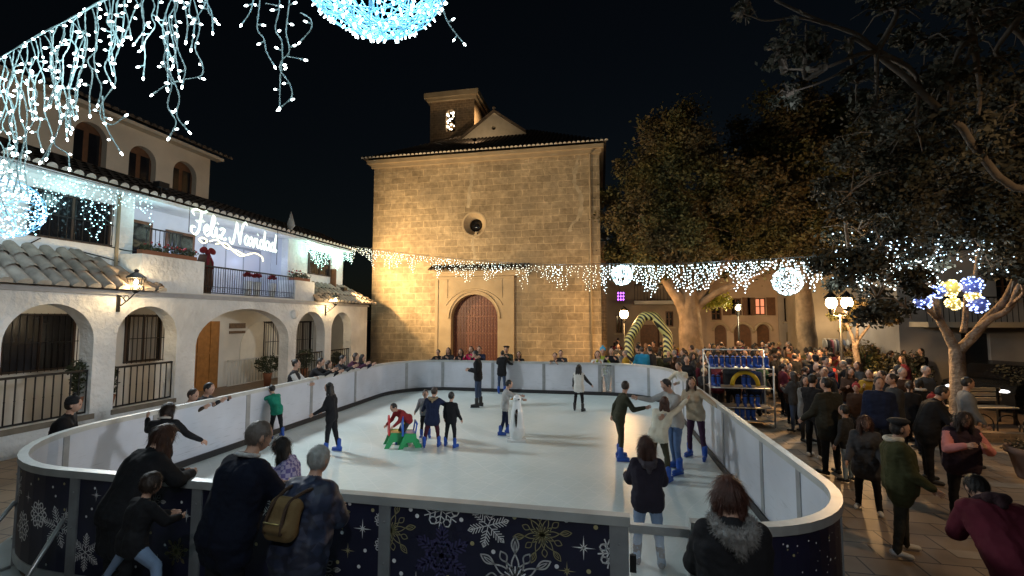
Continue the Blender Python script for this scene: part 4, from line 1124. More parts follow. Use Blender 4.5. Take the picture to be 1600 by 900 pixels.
while z < dzt - 0.15:
    half = rr if z < dzt - rr else math.sqrt(max(0.01, rr * rr - (z - dzt + rr) ** 2))
    n_ = int(half * 2 / 0.168)
    for i in range(n_): 
        x = c - half + 0.06 + (2 * half - 0.12) * i / max(1, n_ - 1); w.ball((x, CY + 0.352, z), 0.018, 6, 4)
    z += 0.17
tag(cb_(w, 'stud', mat('brass_stud', (0.42, 0.30, 0.18), 0.45, metal=0.4), door), kind='stuff')
w = MB()
for z in (2.1, 3.0, 3.55): 
    half = rr if z < dzt - rr else math.sqrt(max(0.01, rr * rr - (z - dzt + rr) ** 2)); w.bx(c - half + 0.02, c + half - 0.02, CY + 0.345, CY + 0.37, z - 0.02, z + 0.02)
cb_(w, 'door_band', mat('batten_wood', (0.22, 0.085, 0.05), 0.5), door)
# eave, roof
w = MB(); w.bx(cx0 - 0.12, cx1 + 0.10, CY - 0.12, CY - 0.003, CZ - 0.42, CZ - 0.2); w.bx(cx0 - 0.30, cx1 + 0.22, CY - 0.28, CY - 0.003, CZ - 0.2, CZ)
w.bx(cx0 - 0.30, cx0 - 0.003, CY, CY + 13, CZ - 0.2, CZ); w.bx(cx1 + 0.003, cx1 + 0.22, CY, CY + 13, CZ - 0.2, CZ); cb_(w, 'eave', M_smooth)
rx0, rx1 = cx0 - 0.45, cx1 + 0.35; ry = CY - 0.45; apex_l = (-8.6, CY + 4.6, 14.8); apex_r = (-4.2, CY + 4.6, 14.8)
w = MB()
E0 = Vector((rx0, ry, CZ + 0.02)); E1 = Vector((rx1, ry, CZ + 0.02))
n = 58; K = 6
def roof_z(x, y):
    s = (14.8 - CZ) / (CY + 4.6 - ry); zf = CZ + 0.02 + s * (y - ry)
    zl = CZ + 0.02 + (14.78 - CZ) * (x - rx0) / (apex_l[0] - rx0); zr = CZ + 0.02 + (14.78 - CZ) * (rx1 - x) / (rx1 - apex_r[0])
    return zf, zl, zr
for i in range(n + 1):
    x = rx0 + (rx1 - rx0) * i / n
    # run up until the hip
    kk = 1.0
    if x < apex_l[0]: kk = (x - rx0) / (apex_l[0] - rx0)
    if x > apex_r[0]: kk = (rx1 - x) / (rx1 - apex_r[0])
    kk = max(kk, 0.05); p0 = Vector((x, ry - 0.06, CZ + 0.03)); p1 = Vector((x, ry + (CY + 4.6 - ry) * kk, CZ + 0.03 + (14.78 - CZ) * kk))
    nr = Vector((0, -0.48, 0.88)); vs = []
    for p_, r_ in ((p0, 0.095), (p1, 0.085)):
        for k in range(K + 1):
            a = PI * k / K; vs.append(p_ + Vector((r_ * math.cos(a), 0, 0)) + nr * r_ * math.sin(a))
    w.add(vs, [(k, k + 1, K + 2 + k, K + 1 + k) for k in range(K)], 0, True); w.add(vs[:K + 1], [tuple(range(K + 1))], 1)
by = CY + 13.3
w.add([E0, E1, apex_r, apex_l], [(0, 1, 2, 3)], 0)
w.add([E1, (rx1, by, CZ + 0.02), (apex_r[0], by - 4.6, 14.8), apex_r], [(0, 1, 2, 3)], 0); w.add([(rx0, by, CZ + 0.02), E0, apex_l, (apex_l[0], by - 4.6, 14.8)], [(0, 1, 2, 3)], 0)
w.add([(rx1, by, CZ + 0.02), (rx0, by, CZ + 0.02), (apex_l[0], by - 4.6, 14.8), (apex_r[0], by - 4.6, 14.8)], [(0, 1, 2, 3)], 0)
w.add([apex_l, apex_r, (apex_r[0], by - 4.6, 14.8), (apex_l[0], by - 4.6, 14.8)], [(0, 1, 2, 3)], 0)
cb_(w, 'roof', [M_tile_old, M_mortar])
# plastered gable on the roof
GY = CY + 3.0
ga = onY(716, 222, GY); gb_ = onY(822, 208, GY); gt = onY(772, 176, GY)
w = MB(); w.holes([(ga[0], ga[1] - 0.7), (gb_[0], gb_[1] - 1.0), (gb_[0], gb_[1]), gt, ga], [[(gt[0] + 0.13 * math.cos(2 * PI * i / 10) - 0.02, gt[1] - 0.95 + 0.13 * math.sin(2 * PI * i / 10)) for i in range(10)]], lambda u, v, d: (u, GY + d, v), 0, 0.25)
cb_(w, 'gable', mat('gable_plaster', (0.42, 0.36, 0.27), 0.9, var=0.1))
w = MB()
for a_, b_ in ((ga, gt), (gt, gb_)):
    A = Vector((a_[0], GY - 0.15, a_[1] + 0.03)); B = Vector((b_[0], GY - 0.15, b_[1] + 0.03)); d = Vector((0, 3.2, 0.0))
    nn = Vector((0, 0, 0.12)); w.add([A, B, B + d, A + d, A + nn, B + nn, B + d + nn, A + d + nn], [(0, 3, 2, 1), (4, 5, 6, 7), (0, 1, 5, 4), (1, 2, 6, 5), (2, 3, 7, 6), (3, 0, 4, 7)])
w.ball((gt[0], GY, gt[1] + 0.3), 0.12, 8, 6); cb_(w, 'gable_roof', M_tile_old)
# bell tower
BY = CY + 4.2
b0 = onY(672, 200, BY)[0]; b1 = onY(741, 200, BY)[0]; bz0 = 13.0; bz1 = onY(700, 158, BY)[1]; btop = onY(700, 146, BY)[1]
bc = onY(704, 190, BY)[0]; zt_ = onY(704, 171, BY)[1]; zb_ = onY(704, 206, BY)[1]
w = MB(); w.holes(rect(b0, b1, bz0, bz1), [arch_pts(bc - 0.32, bc + 0.32, zb_, zt_, 12)], lambda u, v, d: (u, BY + d, v), 0, 0.5)
w.bx(b0, b0 + 0.4, BY + 0.502, BY + 3.0, bz0, bz1 - 0.003); w.bx(b1 - 0.4, b1, BY + 0.502, BY + 3.0, bz0, bz1 - 0.003); w.bx(b0 + 0.4, b1 - 0.4, BY + 2.6, BY + 3.0, bz0, bz1 - 0.003)
bt = cb_(w, 'bell_tower', M_stone2)
w = MB(); w.bx(b0 - 0.18, b1 + 0.18, BY - 0.18, BY + 3.18, bz1, bz1 + 0.18); w.bx(b0 - 0.32, b1 + 0.32, BY - 0.32, BY + 3.32, bz1 + 0.18, btop); o = cb_(w, 'cornice', M_smooth, bt); w = MB(); w.bx(b0 - 0.25, b1 + 0.2, BY - 0.22, BY - 0.003, bz0 - 0.1, bz0 + 0.75); o = cb_(w, 'cornice', M_smooth, bt)
w = MB(); w.lathe([(0.27, 0), (0.24, 0.06), (0.17, 0.3), (0.13, 0.42), (0.03, 0.48)], (bc, BY + 0.25, zb_ + 0.25), 14); cb_(w, 'bell', mat('bronze', (0.2, 0.12, 0.05), 0.4, metal=0.8), bt)
bl = MB(); rg = random.Random(4)
for i in range(26):
    a = rg.random(); bl.octa((bc + rg.uniform(-0.26, 0.26), BY + 0.02, zb_ + 0.12 + (zt_ - zb_ - 0.25) * a), 0.065, 0)
o = cb_(bl, 'bell_lights', M_ledw, bt)
# side chapel / buttress on the right and drainpipe
q0, qz = onY(946, 372, CY + 1.2)
w = MB(); w.bx(cx1 + 0.01, q0, CY + 1.2, CY + 6, 0, qz - 0.15); cb_(w, 'side_chapel', M_stone2)
w = MB(); tiles(w, (cx1 + 0.01, CY + 1.0, qz - 0.12), (q0 + 0.12, CY + 1.0, qz - 0.12), (-0.0, 1.6, 0.7), 0.2, 0.08); cb_(w, 'chapel_roof', [M_tile, M_mortar])
pxx = onY(923, 400, CY)[0]
w = MB(); w.tube([(pxx, CY - 0.07, 0.1), (pxx, CY - 0.07, CZ - 0.45), (pxx + 0.2, CY - 0.2, CZ - 0.25)], 0.045, 8)
for z in (2, 4.5, 7, 9.5): w.bx(pxx - 0.07, pxx + 0.07, CY - 0.10, CY, z, z + 0.04)
cb_(w, 'drainpipe', mat('pipe', (0.35, 0.28, 0.18), 0.6))
# pale repair seams in the masonry
def seam(pts, wd, nm='repair_seam'):
    w = MB(); P3 = catmull([(onY(u, v, CY)[0], CY - 0.004, onY(u, v, CY)[1]) for u, v in pts], 8)
    rgn = random.Random(len(pts)); L = []; Rr = []
    for p in P3:
        h_ = wd * rgn.uniform(0.5, 1.3); j = rgn.uniform(-0.03, 0.03); L.append((p.x - h_ + j, p.y, p.z)); Rr.append((p.x + h_ + j, p.y, p.z))
    n = len(P3); w.add(L + Rr, [(i, i + 1, n + i + 1, n + i) for i in range(n - 1)]); cb_(w, nm, mat('repair_mortar', (0.52, 0.42, 0.28), 0.95, bump=0.5, bscale=12, var=0.3, vscale=3))
seam([(905, 240), (900, 262), (898, 285), (908, 308), (906, 335), (893, 352), (890, 362)], 0.11)
seam([(738, 250), (737, 280), (733, 305), (732, 325)], 0.09)
seam([(745, 362), (738, 380), (742, 400), (735, 415)], 0.08)
# ------------------------------------------------------------------ light garlands
def on_line(u, v, A, B):
    rx, ry, rz = ray(u, v); dx, dy = B[0] - A[0], B[1] - A[1]
    # A + s*d = t*r
    det = dx * (-ry) - dy * (-rx); t = (dx * (-A[1]) - dy * (-A[0])) / det
    return Vector((t * rx, t * ry, CAM_H + t * rz))
def at_depth(u, v, D):
    a = (u - 800) / FPX; b = (450 - v) / FPX
    r = ray(u, v); return Vector((r[0] * D, r[1] * D, CAM_H + r[2] * D))
M_cable = mat('dark_cable', (0.03, 0.03, 0.03), 0.5)
def garland(label, curve, spacing, lmin, lmax, br, seed, mled=M_led, mw=None, wave=2.2, gap=0.085, jit=0.03, name='icicle_lights', base=None, wr=0.003, group='icicle light curtains'):
    root = thing(name, label, 'string lights', tuple(curve[0]) if base is None else base, group=group)
    rg = random.Random(seed); inv = -Vector(root.location)
    P_ = catmull(curve, 12); L = [0]
    for i in range(len(P_) - 1): L.append(L[-1] + (P_[i + 1] - P_[i]).length)
    cb = MB(); cb.tube(P_, 0.008, 5); wr_ = MB(); led = MB()
    s = 0.0; ph = rg.random() * 6
    while s < L[-1]:
        i = max(j for j in range(len(L)) if L[j] <= s); i = min(i, len(P_) - 2)
        p = P_[i].lerp(P_[i + 1], (s - L[i]) / max(1e-6, L[i + 1] - L[i]))
        ln = lmin + (lmax - lmin) * (0.5 + 0.5 * math.sin(s * wave * 2 + ph + math.sin(s * 3.1))) * rg.uniform(0.6, 1.1)
        q = [p.copy()]; z = 0
        while z < ln:
            z += gap * rg.uniform(0.75, 1.3)
            pt = p + Vector((rg.gauss(0, jit), rg.gauss(0, jit), -z)); q.append(pt)
            led.octa(pt + Vector((rg.gauss(0, .01), rg.gauss(0, .01), 0)), br * rg.uniform(0.6, 1.25), 0)
        wr_.tube(q, wr, 3, sm=False, caps=False)
        s += spacing * rg.uniform(0.7, 1.3)
    for mb, nm, mm in ((cb, 'cable', M_cable), (wr_, 'wire', mw or M_wire), (led, 'bulb', mled)):
        o = mb.build(nm, mm, root); o.location = inv
        if nm != 'cable': tag(o, kind='stuff')
    return root
GA, GB = (-12.25, 20.2), (9.2, 11.8)
g1 = [on_line(u, v, GA, GB) for u, v in [(549, 384), (640, 396), (760, 408), (860, 413), (940, 412)]]
g2 = [on_line(u, v, GA, GB) for u, v in [(940, 412), (1040, 412), (1150, 407), (1260, 401), (1370, 396), (1462, 398)]]
garland('white icicle lights strung across the front of the stone church', g1, 0.12, 0.20, 0.85, 0.014, 3, mled=M_ledw if False else mat('led_soft_white', (1, 1, 0.9), 0.4, emit=(0.95, 1.0, 0.80), estr=6, sample=False), wr=0.002)
garland('bright white icicle lights hanging between the church and the right-hand trees', g2, 0.062, 0.25, 0.95, 0.0165, 4, wr=0.002)
garland('pale green icicle lights under the eave beside the stone finial', [(UX + 0.45, 16.95, EV - 0.05), (UX + 0.45, 18.6, EV - 0.1), (UX + 0.45, 20.5, EV - 0.05)], 0.075, 0.45, 1.05, 0.019, 5,
        mled=mat('led_green_white', (0.7, 1, 0.9), 0.4, emit=(0.55, 1.0, 0.85), estr=5, sample=False), wr=0.002)
garland('cyan icicle lights along the eave above the wide grilled window', [(UX + 0.45, 2.5, EV - 0.05), (UX + 0.45, 6.0, EV - 0.08), (UX + 0.45, yb0 + 0.1, EV - 0.04)], 0.085, 0.35, 1.45, 0.016, 6,
        mled=mat('led_cyan', (0.6, 0.9, 1), 0.4, emit=(0.50, 0.90, 1.0), estr=4, sample=False), jit=0.05, wr=0.002)
def light_ball(label, c, r, n, br, seed, mled, mw, wn=14, leds_out=False, wire_r=0.004):
    root = thing('light_ball', label, 'light ball', tuple(c), group='hanging light balls')
    rg = random.Random(seed); w_ = MB(); led = MB()
    for i in range(wn):
        ax = Vector((rg.gauss(0, 1), rg.gauss(0, 1), rg.gauss(0, 1))).normalized(); a = ax.orthogonal().normalized(); b = ax.cross(a)
        o_ = ax * r * rg.uniform(-0.55, 0.55); rr = math.sqrt(r * r - o_.length_squared)
        w_.tube([o_ + (a * math.cos(t) + b * math.sin(t)) * rr * (1 + (0.07 if leds_out else 0.03) * math.sin(5 * t + i * 1.7)) for t in [2 * PI * k / 40 for k in range(40)]], wire_r, 4 if r < .4 else 6, closed=True)
    for i in range(n):
        d = Vector((rg.gauss(0, 1), rg.gauss(0, 1), rg.gauss(0, 1))).normalized()
        if leds_out:
            t = d.orthogonal().normalized() * rg.uniform(-1, 1) * 0.8; e = (d + t).normalized(); p0 = d * r
            led.tube([p0, p0 + e * 0.030], 0.0035, 5, 1); led.tube([p0 + e * 0.028, p0 + e * 0.046], [0.0062, 0.0045], 6, 0)
        else: led.octa(d * r * rg.uniform(0.9, 1.02), br * rg.uniform(0.7, 1.3), 0)
    o = w_.build('wire_frame', mw, root)
    o = led.build('bulb', [mled, mw], root); tag(o, kind='stuff')
    return root
c1 = on_line(972, 430, GA, GB); c2 = on_line(1230, 440, GA, GB)
light_ball('white light ball hanging next to the church corner', c1, 0.33, 230, 0.015, 1, M_led, M_wire)
light_ball('white light ball hanging in front of the facade with wooden shutters', c2, 0.37, 250, 0.015, 2, M_led, M_wire)
yb_l, zb_l = onX(8, 325, -11.0)
light_ball('blue-white light ball hanging by the white house beside the wide grilled window', (-11.0, yb_l, zb_l), 0.55, 420, 0.015, 3, M_led2, M_bluew)
cb3 = at_depth(584, -80, 2.55)
light_ball('large blue-wired light ball seen from below, close overhead', cb3, 0.43, 640, 0.01, 4, M_led, M_bluew, 60, True, 0.0036)

# ---- big icicle curtain close to the camera
def twisted(mb, P3, r=0.0029, mi=0):
    P_ = catmull(P3, 6); n = len(P_)
    for ph in (0, PI):
        pts = []
        for i, p in enumerate(P_):
            a = i * 1.15 + ph; pts.append(p + Vector((math.cos(a), math.sin(a) * 0.5, 0)) * r * 0.85)
        mb.tube(pts, r * 0.62, 5, mi)
def near_icicles(label, base, strings, seed):
    root = thing('icicle_lights', label, 'string lights', tuple(base), group='icicle light curtains')
    rg = random.Random(seed); wr_ = MB(); led = MB(); inv = -Vector(base)
    for st, D in strings:
        P3 = [at_depth(u, v, D) for u, v in st]
        twisted(wr_, P3)
        C_ = catmull(P3, 4); acc = 0
        for i in range(1, len(C_)):
            acc += (C_[i] - C_[i - 1]).length
            if acc > 0.10 * rg.uniform(0.8, 1.2) or i == len(C_) - 1:
                acc = 0; d = Vector((rg.choice((-1, 1)) * rg.uniform(0.5, 1), rg.uniform(-0.5, 0.5), rg.uniform(-0.5, 0.35))).normalized()
                if i == len(C_) - 1: d = (C_[i] - C_[i - 1]).normalized()
                p = C_[i]
                wr_.tube([p, p + d * 0.026], 0.0036, 5); led.tube([p + d * 0.024, p + d * 0.032, p + d * 0.042], [0.0042, 0.0056, 0.0022], 6)
    o = wr_.build('wire', M_wire, root); o.location = inv; tag(o, kind='stuff')
    o = led.build('bulb', mat('led_near', (0.9, 1, 1), 0.4, emit=(0.86, 1.0, 1.0), estr=14, sample=False), root); o.location = inv; tag(o, kind='stuff')
    return root
rg = random.Random(11); strings = []
def topline(u): return 92 - 0.56 * u if u > 0 else 92 - 1.3 * u
u = -40
while u < 325:
    y0 = max(topline(u), -28) + rg.uniform(-2, 2)
    L_ = 60 + 90 * (0.5 + 0.5 * math.sin(u * 0.05 + 1)) * rg.uniform(0.5, 1.2) + (80 if u < 60 else 35 if u < 130 else 0)
    D = rg.choice((2.28, 2.4, 2.52)) + rg.uniform(-.02, .02); st = [(u, y0)]; y = y0; x = u
    while y < y0 + L_:
        y += rg.uniform(14, 26); x += rg.gauss(0, 6); st.append((x, y))
    strings.append((st, D)); u += rg.uniform(4.5, 8) if u < 130 else rg.uniform(7, 11)
near_l = [([(-20, 116), (0, 91), (60, 56), (118, 24), (160, 0), (230, -28)], 2.28), ([(-20, 119), (0, 93), (60, 54), (118, 26), (160, 3), (230, -28)], 2.52), ([(-20, 118), (0, 92), (60, 55), (118, 25), (160, 2), (230, -25)], 2.4),
          ([(258, 20), (262, 60), (256, 95), (268, 130), (262, 165), (275, 190), (268, 208)], 2.2), ([(255, 60), (265, 110), (280, 150), (276, 180), (290, 200)], 2.25),
          ([(300, -10), (312, 40), (305, 75), (316, 100), (314, 118), (285, 125), (262, 132), (245, 143)], 2.3),
          ([(195, 0), (190, 60), (178, 100), (180, 130), (160, 160), (158, 185), (175, 195), (190, 186)], 2.35), ([(160, 150), (165, 195), (185, 232)], 2.35),
          ([(95, 120), (105, 165), (92, 200), (85, 225), (105, 240), (108, 255)], 2.3), ([(80, 226), (68, 246)], 2.3), ([(130, 60), (112, 110), (108, 150), (110, 198)], 2.3),
          ([(20, 100), (28, 150), (18, 190), (25, 232)], 2.4), ([(50, 90), (44, 140), (50, 178)], 2.5), ([(322, -20), (325, 15), (330, 24)], 2.3)]
near_icicles('large white icicle light curtain hanging close overhead by the tiled eave of the white house', at_depth(100, 40, 2.4), strings + near_l, 5)
mid = [([(408, -30), (405, 10), (402, 45), (412, 60), (416, 80), (425, 97)], 2.3), ([(437, -30), (436, 15), (430, 45), (440, 65), (441, 95), (438, 118), (437, 160)], 2.25),
       ([(455, -30), (450, 20), (447, 50), (452, 80), (440, 95), (438, 110), (452, 130), (456, 150), (442, 165)], 2.25), ([(400, -20), (392, 15), (382, 32)], 2.4),
       ([(470, 20), (485, 30), (486, 45), (474, 60)], 2.3), ([(415, 5), (430, 8)], 2.3), ([(450, 88), (468, 92)], 2.3)]
near_icicles('short strand of three twisted icicle wires dangling beside the big light ball', at_depth(435, 40, 2.3), mid, 6)
near_icicles('single drooping light wire with a glowing tip right of the big light ball', at_depth(700, 20, 2.5), [([(690, -30), (692, 10), (700, 35), (712, 52), (720, 62)], 2.4)], 7)
# tone of the real light they throw
# ---- season's greeting sign
GL = {'F': [[(0.2, 1.6), (0.05, 1.95), (0.5, 2.2), (1.3, 2.1), (1.75, 2.3)], [(1.15, 2.12), (1.0, 1.2), (0.85, 0.3), (0.45, -0.15), (0.0, 0.05), (0.05, 0.5), (0.4, 0.55)], [(0.5, 1.1), (1.0, 1.2), (1.45, 1.3)]],
      'e': [[(0, .35), (.45, .55), (.62, .85), (.4, 1.02), (.1, .65), (.15, .15), (.45, 0), (.85, .35)]],
      'l': [[(0, .3), (.42, 1.3), (.5, 1.9), (.32, 2.05), (.15, 1.4), (.12, .4), (.32, 0), (.65, .3)]],
      'i': [[(0, .4), (.2, 1.0), (.15, .25), (.35, 0), (.65, .35)], [(.26, 1.38), (.30, 1.48)]],
      'z': [[(0, .85), (.3, 1.05), (.6, .95), (.1, .08), (.4, .12), (.6, -0.02), (.85, .2)]],
      'N': [[(-.2, 0.35), (-.1, -.1), (.2, -.15), (.45, .6), (.75, 2.1)], [(.75, 2.1), (1.0, 1.0), (1.25, -.05)], [(1.25, -.05), (1.4, 1.0), (1.65, 2.0), (2.05, 2.35), (2.2, 2.1)]],
      'a': [[(.62, .85), (.35, 1.02), (.05, .6), (.1, .08), (.4, .05), (.6, .5), (.68, .95), (.62, .25), (.78, 0), (1.0, .3)]],
      'v': [[(0, .7), (.15, 1.0), (.3, .15), (.42, 0), (.65, .9), (.85, .8)]],
      'd': [[(.62, .85), (.35, 1.02), (.05, .6), (.1, .08), (.4, .05), (.6, .6), (.85, 2.0), (.66, .3), (.78, 0), (1.0, .3)]]}
ADV = {'F': 1.45, 'e': .8, 'l': .62, 'i': .62, 'z': .85, 'N': 1.95, 'a': .95, 'v': .8, 'd': .98}
SX = WX - 0.18
s0y, s0z = onX(299, 362, SX); s1y, s1z = onX(432, 386, SX)
sign = thing('greeting_sign', 'lit script sign reading Feliz Navidad hung over the balcony railing', 'sign', (SX, s0y, s0z))
txt = MB(); x = 0.0; S = 0.40
Wd = sum(ADV[c] for c in 'FelizNavidad') + 0.7
S = (s1y - s0y) / Wd
def sp(x_, y_, off=0): return (off, x_ * S, y_ * S * 1.12 + (-0.03) * (x_ * S))
for c in 'Feliz Navidad':
    if c == ' ': x += 0.7; continue
    for st in GL[c]:
        P_ = catmull([(p[0] + x, p[1], 0) for p in st], 6)
        for dx, dy in ((-0.075, 0.045), (0.075, -0.045)): txt.tube([sp(p.x + dx, p.y + dy) for p in P_], 0.015, 5)
    x += ADV[c]
txt.build('lettering', mat('sign_neon', (0.95, 1, 0.9), 0.4, emit=(0.80, 1.0, 0.80), estr=1.7), sign)
un = MB()
for k, st in enumerate(([(2.2, -0.5), (3.2, -0.2), (4.4, -0.75), (5.8, -0.8), (7.2, -1.05), (8.6, -0.65), (9.8, -0.9), (10.0, -1.35)], [(3.0, -0.6), (4.4, -0.35), (5.6, -1.0), (6.6, -1.25), (8.0, -0.75)], [(0.9, -0.55), (1.3, -0.3), (1.9, -0.5), (1.5, -0.8), (1.0, -0.6)])):
    un.tube([sp(p.x, p.y) for p in catmull([(a, b, 0) for a, b in st], 6)], 0.022, 5)
un.build('flourish', mat('sign_yellow', (1, 0.95, 0.6), 0.4, emit=(1.0, 0.88, 0.48), estr=2.6), sign)
fr = MB(); fr.tube([sp(-0.3, -0.1), sp(-0.3, 2.75), sp(Wd * 1.01, 3.2), sp(Wd * 1.01, -1.4)], 0.012, 4)
fr.build('sign_frame', M_iron, sign)

# ---- lamps
def wall_lantern(label, y, z, x=WX, scale=1.0, group='wall lanterns'):
    root = thing('wall_lantern', label, 'lantern', (x, y, z), group=group)
    k = scale
    m = MB(); m.tube(catmull([(0.02, 0, -0.45 * k), (0.16 * k, 0, -0.40 * k), (0.42 * k, 0, -0.22 * k), (0.62 * k, 0, -0.05 * k)], 6), 0.016, 6)
    m.tube([(0.02, 0, -0.10 * k), (0.30 * k, 0, -0.30 * k)], 0.012, 5); m.bx(0.0, 0.03, -0.04, 0.04, -0.62 * k, -0.02); m.tube([(0.3 * k + 0.08 * math.cos(a), 0, -0.22 * k + 0.08 * math.sin(a)) for a in [2 * PI * j / 10 for j in range(11)]], 0.008, 4)
    m.build('bracket', M_iron, root)
    m = MB(); cx = 0.62 * k
    m.lathe([(0.05 * k, -0.06 * k), (0.10 * k, 0), (0.11 * k, 0.02 * k)], (cx, 0, 0), 6, sm=False)
    m.lathe([(0.24 * k, 0.38 * k), (0.25 * k, 0.40 * k), (0.12 * k, 0.52 * k), (0.05 * k, 0.56 * k), (0.06 * k, 0.62 * k), (0.01, 0.66 * k)], (cx, 0, 0), 6, sm=False)
    for i in range(6):
        a = 2 * PI * i / 6; m.tube([(cx + 0.105 * k * math.cos(a), 0.105 * k * math.sin(a), 0.02), (cx + 0.22 * k * math.cos(a), 0.22 * k * math.sin(a), 0.38 * k)], 0.008, 4)
    m.build('lantern_frame', M_iron, root)
    m = MB(); m.ball((cx, 0, 0.26 * k), (0.05 * k, 0.05 * k, 0.09 * k), 10, 7)
    m.build('light_bulb', mat('bulb_warm', (1, .9, .7), 0.4, emit=(1.0, 0.80, 0.50), estr=26), root)
    return root, Vector((x + cx, y, z + 0.2 * k))
la_y, la_z = onX(205, 462, WX + 0.4)
LAMPS = []
LAMPS.append(wall_lantern('black iron wall lantern lit between the two left grilled arches', la_y, 3.58, scale=0.85)[1])
LAMPS.append(wall_lantern('black iron wall lantern lit at the far arches below the small tiled roof', 17.95, 3.50, scale=0.8)[1])
def street_lamp(label, x, y, z, heads=1, glow=30, scale=1.0, r=0.11):
    root = thing('street_lamp', label, 'street lamp', (x, y, 0), group='street lamps')
    m = MB(); m.lathe([(0.16, 0), (0.17, 0.1), (0.09, 0.25), (0.07, 0.9), (0.085, 0.95), (0.05, 1.05), (0.04, z - 0.5)], (0, 0, 0), 12)
    m.build('pole', M_iron, root)
    offs = [(0, 0)] if heads == 1 else [(-0.22, 0), (0.22, 0)]
    if heads > 1: m = MB(); m.tube(catmull([(-0.22, 0, z - 0.3), (-0.2, 0, z - 0.5), (0, 0, z - 0.55), (0.2, 0, z - 0.5), (0.22, 0, z - 0.3)], 5), 0.018, 6); m.build('arm', M_iron, root)
    for ox_, oy_ in offs:
        m = MB(); m.lathe([(0.05, z - 0.5), (0.1, z - 0.32)], (ox_, oy_, 0), 6, sm=False); m.lathe([(0.21, z + 0.03), (0.22, z + 0.05), (0.08, z + 0.18), (0.01, z + 0.26)], (ox_, oy_, 0), 6, sm=False)
        for i in range(6):
            a = 2 * PI * i / 6; m.tube([(ox_ + 0.10 * math.cos(a), 0.10 * math.sin(a), z - 0.32), (ox_ + 0.2 * math.cos(a), 0.2 * math.sin(a), z + 0.03)], 0.007, 4)
        lh = m.build('lamp_head', M_iron, root)
        m = MB(); m.ball((ox_, oy_, z - 0.12), (r, r, r * 1.2), 12, 8); m.build('light_bulb', mat('bulb_orange', (1, .8, .5), 0.4, emit=(1.0, 0.70, 0.34), estr=glow), lh)
    return Vector((x, y, z - 0.1))
lx, lz = onY(975, 490, 21.3); LAMPS.append(street_lamp('orange street lamp by the striped arch beside the church', lx, 21.3, lz + 0.1, r=0.19))
lx, lz = onY(1311, 472, 16.0); LAMPS.append(street_lamp('twin-headed street lamp glowing orange above the crowd', lx, 16.0, lz + 0.1, 2, r=0.16))
lx, lz = onY(1153, 481, 23.5); LAMPS.append(street_lamp('white lantern street lamp before the facade with wooden shutters', lx, 23.5, lz + 0.1, r=0.10))
lx, lz = onY(1050, 400, 34); LAMPS.append(street_lamp('distant tall street lamp showing above the tree by the church', lx, 34, lz + 0.1, r=0.13))

# ------------------------------------------------------------------ trees
def tree(label, base, limbs, crown_centres, nleaf, lsize, trunk_r, bark, leafm, seed, group=None, name='tree', cat='tree', twig=True):
    if label.startswith('dark overhanging'): bark = mat('dark_bark', (0.07, 0.055, 0.042), 0.9, bump=0.9, bscale=9, var=0.35, vscale=3, bdist=0.03)
    root = thing(name, label, cat, base, group=group); inv = -Vector(base)
    rg = random.Random(seed)
    t = MB()
    for pts, r0, r1 in limbs:
        P_ = catmull(pts, 6); n = len(P_)
        P_ = [p + Vector((mnoise.noise(p * 1.3) * 0.12, mnoise.noise(p * 1.3 + Vector((5, 0, 0))) * 0.12, 0)) * (1 if i > 1 else 0) for i, p in enumerate(P_)]
        t.tube(P_, [r0 + (r1 - r0) * (i / (n - 1)) ** 0.8 for i in range(n)], 10)
    tw = []
    ends = [Vector(l[0][-1]) for l in limbs] + [Vector(l[0][len(l[0]) // 2]) for l in limbs[1:]]
    if twig:
        for c, r in crown_centres:
            c = Vector(c); e = min(ends, key=lambda q: (q - c).length)
            m_ = (e + c) / 2 + Vector((rg.uniform(-.3, .3), rg.uniform(-.3, .3), rg.uniform(-.2, .4)))
            t.tube(catmull([e, m_, c], 4), [0.05, 0.045, 0.04, 0.035, 0.03, 0.03, 0.025, 0.02, 0.015][:len(catmull([e, m_, c], 4))], 5)
            for k in range(6):
                d = Vector((rg.gauss(0, 1), rg.gauss(0, 1), rg.gauss(0, .7))).normalized()
                t.tube([c, c + d * r * 0.5 + Vector((0, 0, 0.1)), c + d * r * 0.95], [0.02, 0.012, 0.005], 4)
    o = t.build('trunk', bark, root); o.location = inv
    vs = []; fs = []; tot = sum(r ** 2 for _, r in crown_centres)
    for c, r in crown_centres:
        c = Vector(c); n = int(nleaf * r * r / tot)
        sub = [(c + Vector((rg.gauss(0, 1), rg.gauss(0, 1), rg.gauss(0, .8))).normalized() * r * rg.uniform(0.35, 1.0), r * rg.uniform(0.22, 0.42)) for _ in range(max(5, int(9 * r)))]
        for _ in range(n):
            sc_, sr = rg.choice(sub)
            p = sc_ + Vector((rg.gauss(0, .5), rg.gauss(0, .5), rg.gauss(0, .42))) * sr
            s = lsize * rg.uniform(0.45, 1.0) ** 1.2 * 1.5
            a = Vector((rg.gauss(0, 1), rg.gauss(0, 1), rg.gauss(0, .6) - 0.4)).normalized(); b = a.orthogonal().normalized(); b = (b * math.cos(th_) + a.cross(b) * math.sin(th_)) if (th_ := rg.uniform(0, 6.28)) else b
            i = len(vs); mid_ = p + a * s * 0.5
            vs += [p, mid_ + b * s * 0.3, p + a * s, mid_ - b * s * 0.3]; fs.append((i, i + 1, i + 2, i + 3))
    l = MB(); l.v = [tuple(v) for v in vs]; l.f = fs; l.m = [0] * len(fs); l.smooth = [False] * len(fs)
    o = l.build('crown', leafm, root); o.location = inv
    return root
M_bark = mat('plane_bark', (0.30, 0.21, 0.13), 0.9, bump=0.9, bscale=7, var=0.4, vscale=3, bdist=0.05)
M_bark2 = mat('grey_bark', (0.22, 0.165, 0.12), 0.9, bump=1.0, bscale=14, var=0.5, vscale=5, bdist=0.05)
